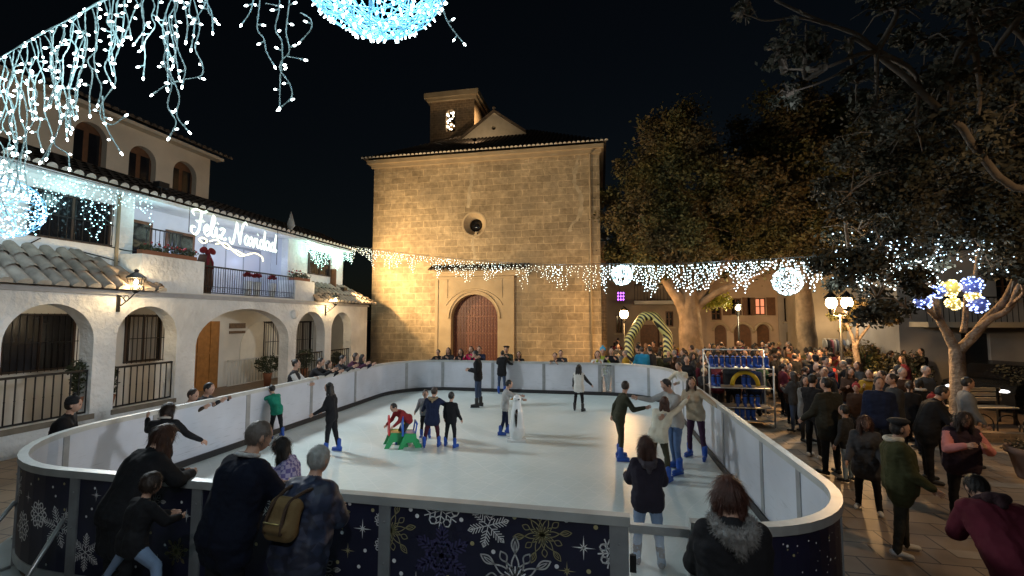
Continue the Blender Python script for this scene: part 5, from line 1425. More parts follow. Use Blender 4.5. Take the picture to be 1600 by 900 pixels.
def _autumn(nt, bs, cols, sc1=0.5):
    tc = nt.nodes.new('ShaderNodeTexCoord'); n = nt.nodes.new('ShaderNodeTexNoise'); n.inputs['Scale'].default_value = sc1; n.inputs['Detail'].default_value = 6
    nt.links.new(tc.outputs['Object'], n.inputs['Vector']); cr = nt.nodes.new('ShaderNodeValToRGB')
    els = cr.color_ramp.elements
    while len(els) < len(cols): els.new(0.5)
    for i, c in enumerate(cols): els[i].position = 0.28 + 0.44 * i / (len(cols) - 1); els[i].color = (*c, 1)
    nt.links.new(n.outputs['Fac'], cr.inputs['Fac']); nt.links.new(cr.outputs[0], bs.inputs['Base Color']); bs.inputs['Roughness'].default_value = 0.75
M_autumn = node_mat('autumn_leaf', lambda nt, bs: _autumn(nt, bs, [(0.045, 0.05, 0.018), (0.095, 0.085, 0.022), (0.10, 0.068, 0.026), (0.06, 0.066, 0.02)]))
M_evergreen = node_mat('evergreen_leaf', lambda nt, bs: _autumn(nt, bs, [(0.022, 0.027, 0.016), (0.04, 0.036, 0.022), (0.028, 0.032, 0.016)], 1.1))
def crown_ellipsoid(c, rad, n, r0, r1, seed, flat=0.0):
    rg = random.Random(seed); out = []
    for i in range(n):
        d = Vector((rg.gauss(0, 1), rg.gauss(0, 1), rg.gauss(0, 1))).normalized() * rg.uniform(0.35, 1.0) ** 0.5
        out.append(((c[0] + d.x * rad[0], c[1] + d.y * rad[1], c[2] + d.z * rad[2]), rg.uniform(r0, r1)))
    return out
# big plane tree beyond the rink
tb = (4.1, 22.0, 0)
fork = (3.85, 22.0, 3.0)
limbs = [([(4.0, 22.0, -0.05), (4.05, 22.0, 1.6), (3.95, 22.0, 3.0), (3.9, 22.1, 4.4)], 0.62, 0.42),
         ([(3.9, 22.0, 2.9), (3.35, 21.8, 4.0), (2.6, 21.5, 5.2), (1.8, 21.5, 7.0)], 0.36, 0.12),
         ([(4.0, 22.1, 3.0), (4.8, 22.3, 4.4), (6.0, 22.2, 6.0), (7.2, 22.5, 8.0)], 0.36, 0.12),
         ([(3.9, 22.1, 4.0), (4.0, 22.5, 6.5), (3.9, 23.0, 9.5)], 0.40, 0.12), ([(4.3, 22.1, 3.4), (5.4, 21.6, 4.2), (6.4, 21.2, 4.6), (7.4, 21.2, 5.4)], 0.2, 0.06)]
cr = crown_ellipsoid((4.5, 22.8, 8.7), (3.9, 3.0, 4.1), 40, 1.2, 1.9, 3)
tree('tall broad plane tree with autumn leaves behind the striped arch', tb, limbs, cr, 105000, 0.15, 0.6, M_bark, M_autumn, 5, 'large trees beyond the rink', 'plane_tree')
limbs = [([(9.4, 23.5, -0.05), (9.4, 23.5, 3), (9.3, 23.5, 6)], 0.5, 0.3), ([(9.3, 23.5, 4.5), (8.0, 23.5, 7), (7.5, 23.5, 10)], 0.25, 0.1), ([(9.3, 23.5, 5.5), (10.6, 23.5, 8), (11.5, 23.5, 10.5)], 0.25, 0.1)]
cr = crown_ellipsoid((9.6, 24.0, 9.0), (4.0, 2.6, 4.8), 38, 1.2, 1.9, 6)
tree('dark tall tree right of the broad plane tree behind the crowd', (9.4, 23.5, 0), limbs, cr, 90000, 0.15, 0.6, M_bark, M_autumn, 7, 'large trees beyond the rink', 'plane_tree')
# forked tree on the right with ornaments
TBX, TBY = 8.9, 13.6
pd = lambda u, v, Y_: Vector((onY(u, v, Y_)[0], Y_, onY(u, v, Y_)[1]))
limbs = [([Vector((pd(1500, 650, TBY).x, TBY, -0.05)), pd(1499, 610, TBY), pd(1499, 570, TBY), pd(1496, 545, TBY)], 0.18, 0.15),
         ([pd(1497, 550, TBY), pd(1478, 520, TBY), pd(1465, 498, TBY - .2), pd(1450, 440, TBY - .6), pd(1440, 380, TBY - 1)], 0.12, 0.05),
         ([pd(1498, 548, TBY), pd(1530, 515, TBY), pd(1560, 480, TBY), pd(1590, 430, TBY), pd(1600, 380, TBY)], 0.125, 0.06),
         ([pd(1515, 528, TBY), pd(1545, 500, TBY - .2), pd(1575, 478, TBY - .4), pd(1620, 400, TBY - .6)], 0.10, 0.05),
         ([pd(1505, 520, TBY), pd(1508, 480, TBY), pd(1520, 430, TBY), pd(1535, 370, TBY - .5)], 0.07, 0.04),
         ([pd(1465, 498, TBY - .2), pd(1420, 460, TBY - .8), pd(1380, 430, TBY - 1.2), pd(1330, 410, TBY - 1.5)], 0.06, 0.03),
         ([pd(1590, 430, TBY), pd(1600, 300, TBY), pd(1590, 200, TBY)], 0.09, 0.05), ([pd(1440, 400, TBY - 1), pd(1410, 300, TBY - 1), pd(1400, 200, TBY)], 0.07, 0.04)]
rgc = random.Random(8); cr = []
for u, v, r_ in [(1300, 400, .7), (1340, 430, .75), (1380, 400, .8), (1420, 420, .6), (1370, 465, .6), (1415, 480, .55), (1340, 360, .9), (1400, 340, 1.0), (1460, 340, 1.0), (1520, 370, .9), (1560, 340, 1.0), (1590, 430, .5),
                 (1380, 280, 1.1), (1450, 270, 1.2), (1520, 270, 1.2), (1590, 260, 1.2), (1330, 300, .9), (1400, 210, 1.2), (1480, 190, 1.2), (1560, 180, 1.3), (1630, 350, 1.2), (1640, 220, 1.3), (1440, 450, .45), (1565, 415, .55)]:
    Y_ = TBY - 1.2 + rgc.uniform(-1.6, 1.0); cr.append((pd(u, v, Y_), r_))
tree('forked pale-barked tree with baubles standing on the planted strip', tuple(limbs[0][0][0] + Vector((0, 0, .05))), limbs, cr, 52000, 0.10, 0.25, M_bark2, M_evergreen, 9, None, 'forked_tree')
# small lamp-lit tree in the middle of the crowd
STY = 17.5
limbs = [([pd(1340, 620, STY) * 1.0, pd(1340, 580, STY), pd(1338, 535, STY)], 0.11, 0.09), ([pd(1338, 540, STY), pd(1325, 515, STY), pd(1318, 490, STY)], 0.06, 0.03), ([pd(1338, 538, STY), pd(1352, 515, STY), pd(1368, 495, STY)], 0.06, 0.03), ([pd(1339, 530, STY), pd(1340, 500, STY)], 0.05, 0.03)]
limbs[0][0][0].z = -0.05
cr = [(pd(u, v, STY + .2), r_) for u, v, r_ in [(1315, 480, .5), (1345, 475, .6), (1375, 485, .5), (1395, 500, .4), (1330, 500, .35)]]
tree('small thin tree among the crowd under the twin lamp', (limbs[0][0][0].x, STY, 0), limbs, cr, 5000, 0.11, 0.1, M_bark2, M_autumn, 10, None, 'small_tree')
# overhanging tree whose trunk stands outside the frame on the right
nd = lambda u, v, D: at_depth(u, v, D)
ob = Vector((9.2, 5.6, -0.05))
limbs = [([ob, Vector((9.1, 5.6, 2.5)), Vector((8.9, 5.7, 5.0))], 0.3, 0.22),
         ([Vector((8.9, 5.7, 4.8)), nd(1640, 300, 7.0), nd(1480, 175, 6.6), nd(1370, 80, 6.4), nd(1300, 40, 6.3), nd(1215, 0, 6.2)], 0.075, 0.016),
         ([nd(1370, 80, 6.4), nd(1340, 85, 6.2), nd(1290, 105, 6.1), nd(1225, 112, 6.0)], 0.035, 0.012), ([nd(1300, 40, 6.3), nd(1250, 25, 6.2), nd(1200, 30, 6.1), nd(1155, 25, 6.0)], 0.02, 0.007),
         ([nd(1480, 175, 6.6), nd(1520, 60, 6.6), nd(1600, 20, 6.6)], 0.03, 0.012), ([nd(1370, 80, 6.4), nd(1320, 110, 6.4), nd(1280, 130, 6.3), nd(1225, 150, 6.2)], 0.022, 0.01),
         ([Vector((8.9, 5.7, 4.8)), nd(1700, 150, 7.2), nd(1600, 60, 7.0), nd(1500, -20, 6.9)], 0.06, 0.03)]
cr = [(nd(u, v, D_), r_) for u, v, r_, D_ in [(1220, 80, .32, 6.1), (1260, 70, .28, 6.1), (1235, 150, .22, 6.2), (1165, 15, .2, 6), (1290, 80, .25, 6.2), (1390, 15, .5, 6.4), (1450, 60, .6, 6.6), (1520, 20, .6, 6.6), (1560, 90, .6, 6.8),
        (1480, 130, .45, 6.5), (1430, 200, .5, 6.8), (1370, 170, .4, 6.8), (1520, 220, .5, 7), (1590, 160, .6, 7), (1600, 20, .6, 7), (1340, 130, .28, 6.5)]]
tree('dark overhanging tree whose long bare bough crosses the upper right sky', tuple(ob + Vector((0, 0, .05))), limbs, cr, 9000, 0.085, 0.3, M_bark2, M_evergreen, 12, None, 'overhanging_tree')
spm = MB(); rg = random.Random(9)
for _ in range(700):
    c_ = pd(rg.uniform(1100, 1138), rg.uniform(464, 478), 22.6); p = c_ + Vector((rg.gauss(0, .12), rg.gauss(0, .2), rg.gauss(0, .12))); a = Vector((rg.gauss(0, 1), rg.gauss(0, 1), rg.gauss(0, 1))).normalized(); b_ = a.orthogonal().normalized()
    spm.add([p, p + a * .07 + b_ * .05, p + a * .15, p + a * .07 - b_ * .05], [(0, 1, 2, 3)])
pt_ = [o for o in bpy.data.objects if o.name == 'plane_tree'][0]
o = spm.build('foliage', mat('lamplit_leaf', (0.42, 0.40, 0.05), .7), pt_); o.location = -Vector(pt_.location)  # lamplight on these leaves put into their bright yellow colour
# ---- Christmas ornaments in the forked tree
def bauble(label, c, r, mcol, n, mled):
    root = thing('bauble', label, 'bauble', tuple(c), group='lit baubles in the forked tree')
    m = MB(); m.ball((0, 0, 0), r * 0.93, 18, 12); m.build('ball', mcol, root)
    m = MB(); m.lathe([(r * .2, r * .9), (r * .2, r * 1.08), (r * .05, r * 1.1)], (0, 0, 0), 8); m.build('cap', M_alu, root)
    m = MB(); rg_ = random.Random(int(c.x * 100) + n)
    for i in range(n):
        d = Vector((rg_.gauss(0, 1), rg_.gauss(0, 1), rg_.gauss(0, 1))).normalized(); m.octa(d * r, 0.026 * rg_.uniform(.6, 1.2), 0)
    tag(m.build('bulb', mled, root), kind='stuff')
M_lb = mat('led_blue', (.4, .5, 1), .4, emit=(0.42, 0.55, 1.0), estr=3.5, sample=False)
M_ly = mat('led_yellow', (1, .9, .4), .4, emit=(1.0, 0.82, 0.35), estr=3.5, sample=False)
M_gb = mat('blue_bauble', (0.06, 0.08, 0.30), 0.2, emit=(0.2, 0.3, 1), estr=0.12, sample=False); M_gy = mat('yellow_bauble', (0.4, 0.30, 0.06), 0.25, emit=(1, 0.75, 0.2), estr=0.3, sample=False)
for lab, u, v, r_, mm, n, ml in [('small blue bauble, leftmost in the forked tree', 1442, 472, .17, M_gb, 50, M_lb), ('blue bauble just above the yellow ones in the forked tree', 1466, 455, .16, M_gb, 50, M_lb), ('upper yellow bauble in the middle of the forked tree', 1485, 450, .19, M_gy, 55, M_ly),
                        ('lower yellow bauble in the middle of the forked tree', 1490, 474, .15, M_gy, 45, M_ly), ('large blue bauble by the right limb of the forked tree', 1518, 447, .22, M_gb, 70, M_lb), ('yellow bauble in front of the large blue one in the forked tree', 1520, 461, .14, M_gy, 45, M_ly), ('blue bauble hanging lowest beside the right limb of the forked tree', 1528, 476, .19, M_gb, 60, M_lb)]:
    bauble(lab, pd(u, v, TBY - 0.9), r_, mm, n, ml)
tw = MB(); rg = random.Random(3)
for i in range(330):
    u = rg.uniform(1300, 1590); v = 400 + rg.gauss(0, 18) - (u - 1300) * 0.04; tw.octa(pd(u, v, TBY - 1.0 + rg.uniform(-.5, .5)), 0.017 * rg.uniform(.6, 1.4), 0)
w_ = MB(); 
for j in range(4): w_.tube(catmull([pd(1300 + k * 48, 400 + rg.gauss(0, 14) - k * 2, TBY - 1.0) for k in range(7)], 5), 0.004, 4)
root = thing('fairy_lights', 'scattered fairy lights wound through the crown of the forked tree', 'string lights', tuple(pd(1440, 400, TBY - 1)))
for mb, nm, mm in ((w_, 'wire', M_cable), (tw, 'bulb', M_led2)):
    o = mb.build(nm, mm, root); o.location = -Vector(root.location)
tag(o, kind='stuff')
pr = MB()
for i in range(9): pr.octa(pd(966 + (i % 3) * 4, 458 + (i // 3) * 5, 24), 0.07, 0)
cbp = MB(); cbp.tube([pd(966, 446, 24), pd(970, 456, 24), pd(974, 472, 24)], 0.01, 4)
root = thing('purple_light', 'small purple light hanging above the orange lamp by the church', 'light', tuple(pd(968, 460, 24)))
o = pr.build('bulb', mat('led_purple', (.5, .2, 1), .4, emit=(0.5, 0.12, 1.0), estr=4), root); o.location = -Vector(root.location)
o = cbp.build('wire', M_cable, root); o.location = -Vector(root.location)

# ------------------------------------------------------------------ houses beyond the crowd
def far_house(label, x0, x1, y, z1, col, wins=(), doors=(), arches=(), name='house', depth=8, roof=True, balc=None):
    root = thing(name, label, 'house', ((x0 + x1) / 2, y, 0), group='houses round the square'); inv = -Vector(root.location)
    def B(mb, nm, ms, par=None):
        o = mb.build(nm, ms, par or root)
        if par is None: o.location = inv
        return o
    m = MB(); hol = [rect(a, b, c, d) for a, b, c, d, *_ in list(wins) + list(doors)] + [arch_pts(a, b, c, d, 10) for a, b, c, d in arches]
    m.holes(rect(x0, x1, 0, z1), hol, lambda u, v, d: (u, y + d, v), 0, 0.3)
    m.bx(x0, x0 + 0.3, y + 0.302, y + depth, 0, z1 - 0.002); m.bx(x1 - 0.3, x1, y + 0.302, y + depth, 0, z1 - 0.002)
    B(m, 'wall', mat('wall_' + name + str(int(col[0] * 1000)), col, 0.9, bump=0.4, bscale=10, var=0.22, vscale=0.9))
    for a, b, c, d, kind in wins:
        f = MB(); t = 0.06
        for p in ((a, b, d - t, d), (a, b, c, c + t), (a, a + t, c, d), (b - t, b, c, d), ((a + b) / 2 - .03, (a + b) / 2 + .03, c, d), (a, b, (c + d) / 2 - 0.02, (c + d) / 2 + 0.02)): f.bx(p[0], p[1], y + 0.12, y + 0.17, p[2], p[3])
        wi = B(f, 'window', M_wood)
        g_ = MB(); g_.bx(a, b, y + 0.18, y + 0.19, c, d)
        B(g_, 'pane', mat('lit_curtain_pane', (0.5, 0.2, 0.1), 0.5, emit=(1.0, 0.32, 0.16), estr=0.9) if kind == 'lit' else M_dark, wi)
        if kind in ('lit', 'shut'):
            for x_ in ((a - 0.46, a - 0.02), (b + 0.02, b + 0.46)):
                g_ = MB(); g_.bx(x_[0], x_[1], y - 0.05, y - 0.003, c - 0.03, d + 0.03)
                for k in range(9): g_.bx(x_[0] + 0.05, x_[1] - 0.05, y - 0.07, y - 0.052, c + (d - c) * k / 9 + 0.02, c + (d - c) * k / 9 + 0.08)
                B(g_, 'shutter', M_wood, wi)
        g_ = MB(); g_.bx(a - 0.1, b + 0.1, y - 0.12, y - 0.003, c - 0.1, c - 0.02); B(g_, 'sill', M_smooth, wi)
    for a, b, c, d, mcol in doors:
        g_ = MB(); g_.bx(a, b, y + 0.15, y + 0.22, c, d); 
        for k in range(2): g_.bx(a + 0.1, b - 0.1, y + 0.12, y + 0.148, c + 0.2 + k * (d - c) * 0.48, c + (k + 1) * (d - c) * 0.46)
        B(g_, 'door', mcol)
    for a, b, c, d in arches:
        g_ = MB(); g_.bx(a, b, y + 0.2, y + 0.26, c, d); B(g_, 'door', M_wood)
        g_ = MB(); r = (b - a) / 2; g_.tube([((a + b) / 2 + (r + 0.08) * math.cos(PI * i / 14), y - 0.02, d - r + (r + 0.08) * math.sin(PI * i / 14)) for i in range(15)], 0.07, 6); B(g_, 'arch_trim', M_smooth)
    if roof:
        g_ = MB(); tiles(g_, (x0 - 0.2, y - 0.4, z1), (x1 + 0.2, y - 0.4, z1), (0, 4.4, 1.7), 0.3, 0.11); B(g_, 'roof', [M_tile_old, M_tile_old])
    if balc:
        a, b, c = balc; g_ = MB(); g_.bx(a, b, y - 1.1, y - 0.003, c, c + 0.2); bo = B(g_, 'balcony', M_cream)
        g_ = MB(); n = int((b - a) / 0.18)
        for k in range(n + 1): g_.tube([(a + (b - a) * k / n, y - 1.05, c + 0.2), (a + (b - a) * k / n, y - 1.05, c + 1.1)], 0.012, 4)
        g_.bx(a, b, y - 1.08, y - 1.02, c + 1.1, c + 1.15); B(g_, 'railing', M_iron, bo)
    return root
X28 = lambda u: onY(u, 500, 28)[0]; Z28 = lambda v: onY(1150, v, 28)[1]
far_house('brown low house with long dark porch behind the striped arch', X28(946), X28(1092), 28, 6.2, (0.34, 0.25, 0.17), [(X28(1040), X28(1052), 2.4, 3.3, 'dark'), (X28(962), X28(972), 2.0, 3.1, 'dark')], [(X28(1060), X28(1088), 0, 2.25, M_wood), (X28(1000), X28(1030), 0, 2.5, M_wood)], name='brown_house', balc=(X28(990), X28(1085), 3.7))
far_house('peach house with three arched doors and brown wooden shutters', X28(1092) + .02, X28(1216), 28, 5.9, (0.46, 0.33, 0.23), [(X28(1143), X28(1160), Z28(492), Z28(466), 'shut'), (X28(1181), X28(1198), Z28(492), Z28(466), 'lit'), (X28(1112), X28(1128), Z28(500), Z28(480), 'dark')],
          [], [(X28(1116), X28(1135), 0, Z28(508)), (X28(1146), X28(1174), 0, Z28(507)), (X28(1182), X28(1203), 0, Z28(507))], name='peach_house')
X25 = lambda u: onY(u, 500, 25)[0]; Z25 = lambda v: onY(1250, v, 25)[1]
far_house('grey-beige house with one tall window behind the nearer light ball', X28(1216) + .02, X28(1262), 28, 6.4, (0.36, 0.30, 0.24), [(X28(1226), X28(1254), Z28(502), Z28(466), 'dark')], [(X28(1228), X28(1245), 0, 2.1, M_wood)], name='beige_house')
shop = far_house('cream shop house with an open lit doorway hung with clothes', X25(1268), X25(1402), 25, 5.6, (0.50, 0.38, 0.25), [(X25(1372), X25(1390), 3.6, 4.7, 'dark')], [(X25(1355), X25(1375), 0, 2.3, mat('red_door', (0.25, 0.04, 0.02), 0.5))], name='shop_house')
X22 = lambda u: onY(u, 500, 21)[0]
far_house('pale grey house with flat balcony and dark garage doors behind the forked tree', X22(1404), X22(1680), 21, 5.6, (0.40, 0.37, 0.34), [(X22(1440), X22(1470), 3.6, 4.7, 'dark'), (X22(1560), X22(1590), 3.6, 4.7, 'dark')], [(X22(1500), X22(1545), 0, 2.3, mat('grey_door', (0.02, 0.022, 0.026), 0.4))], name='grey_house', balc=(X22(1420), X22(1670), 2.55))
# shop display of clothes: each garment hangs on its rail
sr = thing('clothes_rail', 'metal rail of hanging clothes in the lit shop doorway', 'clothes rail', (X25(1295), 24.4, 0))
m = MB(); wr2 = (X25(1315) - X25(1275)) / 2
m.tube([(-wr2, 0, 0), (-wr2, 0, 1.9), (wr2, 0, 1.9), (wr2, 0, 0)], 0.02, 6); m.build('rail', M_alu, sr)
rg = random.Random(2); k = 0; xx = -wr2 + 0.1
while xx < wr2 - 0.05:
    m = MB(); c_ = rg.choice([(0.5, 0.5, 0.5), (0.05, 0.05, 0.06), (0.4, 0.15, 0.2), (0.12, 0.14, 0.2), (0.55, 0.5, 0.45), (0.25, 0.2, 0.3)])
    L_ = rg.uniform(0.6, 0.95); m.lathe([(0.02, 1.88), (0.10, 1.80), (0.115, 1.6), (0.10, 1.8 - L_), (0.09, 1.79 - L_)], (xx, 0, 0), 8, M=Matrix.Diagonal((0.55, 1.6, 1)))
    m.build('garment', cloth(c_), sr); xx += rg.uniform(0.11, 0.16)
# ------------------------------------------------------------------ striped arch
def _stripe(nt, bs):
    tc = nt.nodes.new('ShaderNodeTexCoord'); wv = nt.nodes.new('ShaderNodeTexWave'); wv.wave_type = 'BANDS'; wv.bands_direction = 'DIAGONAL'; wv.inputs['Scale'].default_value = 3.2
    nt.links.new(tc.outputs['Object'], wv.inputs['Vector']); gt_ = nt.nodes.new('ShaderNodeMath'); gt_.operation = 'GREATER_THAN'; gt_.inputs[1].default_value = 0.5
    nt.links.new(wv.outputs['Fac'], gt_.inputs[0]); mx = nt.nodes.new('ShaderNodeMix'); mx.data_type = 'RGBA'
    mx.inputs['A'].default_value = (0.015, 0.018, 0.015, 1); mx.inputs['B'].default_value = (0.62, 0.58, 0.22, 1); nt.links.new(gt_.outputs[0], mx.inputs['Factor']); nt.links.new(mx.outputs['Result'], bs.inputs['Base Color']); bs.inputs['Roughness'].default_value = 0.45
M_stripe = node_mat('striped_vinyl', _stripe)
AY = 19.6; pa = lambda u, v: Vector((onY(u, v, AY)[0], AY, onY(u, v, AY)[1]))
ar = thing('striped_arch', 'inflatable arch with yellow and black diagonal stripes by the orange lamp', 'inflatable arch', (pa(1013, 560).x, AY, 0)); inv = -Vector(ar.location)
P0 = pa(983, 530); P0.z = 0.02; P5 = pa(1044, 530); P5.z = 0.02
chain = [P0, pa(983, 530), pa(1005, 494), pa(1023, 494), pa(1043, 523), P5]
for i, nm in enumerate(['leg', 'shoulder', 'lintel', 'shoulder', 'leg']):
    m = MB(); d = (chain[i + 1] - chain[i]); e = d.normalized() * 0.06
    m.tube([chain[i] - e, chain[i], chain[i + 1], chain[i + 1] + e], [0.15, 0.19, 0.19, 0.15], 12)
    o = m.build(nm, M_stripe, ar); o.location = inv

# ------------------------------------------------------------------ skate rack
rx0, ry0 = 2.86, 13.2; rw_, rd_ = 1.6, 0.7
rack = thing('skate_rack', 'open metal shelving rack holding blue skates beside the rink corner', 'rack', (rx0 + rw_ / 2, ry0 + rd_ / 2, 0)); inv = -Vector(rack.location)
def RB(mb, nm, ms): o = mb.build(nm, ms, rack); o.location = inv; return o
LV = [0.16, 0.50, 1.02, 1.54]
for x in (rx0, rx0 + rw_):
    for y in (ry0, ry0 + rd_): m = MB(); m.tube([(x, y, 0.0), (x, y, 1.62 if y == ry0 else 2.0)], 0.022, 8); RB(m, 'upright', M_alu)
for z in LV:
    m = MB(); m.bx(rx0 + .02, rx0 + rw_ - .02, ry0 + .02, ry0 + rd_ - .02, z - 0.012, z); RB(m, 'shelf', mat('galvanised', (0.3, 0.3, 0.3), 0.4, metal=0.6, var=.2))
    m = MB(); m.tube([(rx0, ry0, z), (rx0 + rw_, ry0, z)], 0.016, 6); RB(m, 'crossbar', M_alu)
m = MB(); m.tube([(rx0, ry0 + rd_, 2.0), (rx0 + rw_, ry0 + rd_, 2.0)], 0.018, 6); m.tube([(rx0, ry0, 1.62), (rx0, ry0 + rd_, 2.0)], 0.018, 6); RB(m, 'top_bar', M_alu)
def boot(label, x, y, z, rz=0):
    r = MB(); k = 1.0
    cone(r, (0, 0, 0.27), (0, 0, 0.09), 0.062, 0.055); cone(r, (0, 0.03, 0.06), (0, -0.13, 0.055), 0.046, 0.038)
    if 'c' not in BOOT: 
        c, f = remesh(r, 0.014, 2); b = MB(); b.v = [tuple(p) for p in c]; b.f = f; b.m = [0] * len(f); b.smooth = [True] * len(f)
        b.box((0, -0.05, 0.03), (0.05, 0.26, 0.022)); b.box((0, -0.05, 0.012), (0.008, 0.28, 0.024), 0, 1); b.lathe([(0.060, 0.27), (0.063, 0.30), (0.045, 0.30), (0.045, 0.26)], (0, 0, 0), 12, 2)
        o = b.build('ice_skate', [BLUE_SKATE, M_alu, M_kick]); BOOT['c'] = o
    else: o = BOOT['c'].copy(); COL.objects.link(o)
    o.location = (x, y, z); o.rotation_euler = (0, 0, rz); tag(o, label, 'ice skate', 'blue skates on the rack')
BOOT = {}
ordn = ['first', 'second', 'third', 'fourth', 'fifth', 'sixth', 'seventh', 'eighth', 'ninth', 'tenth', 'eleventh']
rg = random.Random(1)
for i in range(11): boot('blue ice skate, %s from the left on the top shelf of the rack' % ordn[i], rx0 + 0.1 + i * 0.14, ry0 + 0.22 + rg.uniform(-.03, .03), LV[3], rg.uniform(-.3, .3))
for i, x in enumerate((0.14, 0.27, 0.92, 1.04)): boot('blue ice skate, %s from the left on the shelf with the yellow arch' % ordn[i], rx0 + x, ry0 + 0.2, LV[2], rg.uniform(-.3, .3))
for i, x in enumerate((0.75, 0.93, 1.1, 1.25)): boot('blue ice skate, %s from the left on the third shelf down of the rack' % ordn[i], rx0 + x, ry0 + 0.2, LV[1], rg.uniform(-.3, .3))
for i, x in enumerate((0.72, 0.86, 1.0, 1.13)): boot('blue ice skate, %s from the left on the lowest shelf of the rack' % ordn[i], rx0 + x, ry0 + 0.2, LV[0], rg.uniform(-.3, .3))
m = MB(); m.tube([(rx0 + 0.98 + 0.33 * math.cos(PI * i / 16), ry0 + 0.30, LV[2] + 0.03 + 0.36 * math.sin(PI * i / 16)) for i in range(17)], 0.055, 10)
tag(m.build('foam_arch', mat('yellow_foam', (0.62, 0.47, 0.03), 0.6, var=.1)), 'yellow padded foam arch standing on the second shelf of the rack', 'foam arch')

# ------------------------------------------------------------------ planting strip, hoops, hedge, car, planter
PX = onZ(1560, 690, 0)[0]
m = MB(); m.bx(8.2, 20, 12.9, 19.5, 0.004, 0.10)
tag(m.build('planted_strip', mat('soil', (0.09, 0.06, 0.04), 0.95, bump=0.9, bscale=12, var=0.4)), kind='structure')
def _kb(nt, bs): _stone(nt, bs, (0.34, 0.24, 0.17), 0.22, 0.09)
m = MB(); m.bx(8.0, 20, 12.7, 12.9, 0.0, 0.22); m.bx(8.0, 8.2, 12.9, 19.5, 0.0, 0.22)
tag(m.build('kerb', node_mat('kerb_brick', _kb)), kind='structure')
m = MB(); m.bx(4.2, 20, 9.4, 9.65, 0.002, 0.008); m.bx(4.2, 20, 11.7, 11.9, 0.002, 0.008); m.bx(4.2, 20, 6.6, 6.8, 0.002, 0.008)
tag(m.build('paving_band', mat('pale_band', (0.30, 0.25, 0.20), 0.7, var=.2, vscale=2)), kind='structure')
hoopp = MB(); hoopp.tube([(0.22 * math.cos(PI * i / 12), 0, 0.25 + 0.22 * math.sin(PI * i / 12)) for i in range(13)], 0.014, 6); hoopp.tube([(0.22, 0, 0), (0.22, 0, 0.25)], 0.014, 6); hoopp.tube([(-0.22, 0, 0), (-0.22, 0, 0.25)], 0.014, 6)
h0 = None
for i in range(9):
    if h0 is None: h0 = hoopp.build('edging_hoop', M_iron); o = h0
    else: o = h0.copy(); COL.objects.link(o)
    o.location = (8.5 + i * 0.52, 13.1, 0.1)
    tag(o, 'low black iron hoop, %s from the left along the brick kerb' % ordn[i], 'hoop', 'iron hoops edging the planted strip')
def leafy(label, c, rad, n, s, m_, name='bush', cat='bush', group=None, seed=1, box=None, pot=None):
    rg = random.Random(seed); l = MB()
    for _ in range(n):
        if box: p = Vector((rg.uniform(-box[0], box[0]), rg.uniform(-box[1], box[1]), rg.uniform(0, box[2]))); 
        else: p = Vector((rg.gauss(0, 1), rg.gauss(0, 1), rg.gauss(0, 1))).normalized() * rg.uniform(.3, 1) ** .5; p = Vector((p.x * rad[0], p.y * rad[1], p.z * rad[2] + rad[2]))
        p += Vector((0, 0, pot or 0)); q = mnoise.noise(p * 3) * 0.12; p += Vector((q, q, q))
        a = Vector((rg.gauss(0, 1), rg.gauss(0, 1), rg.gauss(0, 1))).normalized(); b = a.orthogonal().normalized(); z = s * rg.uniform(.6, 1.4)
        l.add([p, p + a * z * .5 + b * z * .3, p + a * z, p + a * z * .5 - b * z * .3], [(0, 1, 2, 3)])
    root = thing(name, label, cat, c, group=group)
    l.build('foliage', m_, root)
    if pot:
        p_ = MB(); p_.lathe([(0.11, 0), (0.16, pot * 0.9), (0.18, pot), (0.15, pot), (0.14, pot * .8)], (0, 0, 0), 14); p_.build('pot', mat('terracotta', (0.3, 0.12, 0.06), .8), root)
    st = MB(); st.tube([(0, 0, 0), (0.02, 0, (rad[2] if rad else box[2]) * 0.9 + (pot or 0))], 0.02, 5); st.build('stem', M_bark2, root)
    return root
leafy('long clipped dark hedge at the right edge behind the forked tree', (14.6, 16.5, 0.1), None, 9000, 0.09, M_evergreen, 'hedge', 'hedge', None, 3, (2.6, 0.6, 1.3))
leafy('round green bush under the lamp-lit tree beyond the crowd', (10.4, 18.4, 0.1), (0.9, .7, .8), 2600, 0.10, M_evergreen, 'bush', 'bush', 'bushes', 4)
leafy('reddish bush beside the pale grey house front', (9.4, 18.8, 0.1), (0.7, .6, 1.0), 2000, 0.10, M_autumn, 'bush', 'bush', 'bushes', 5)
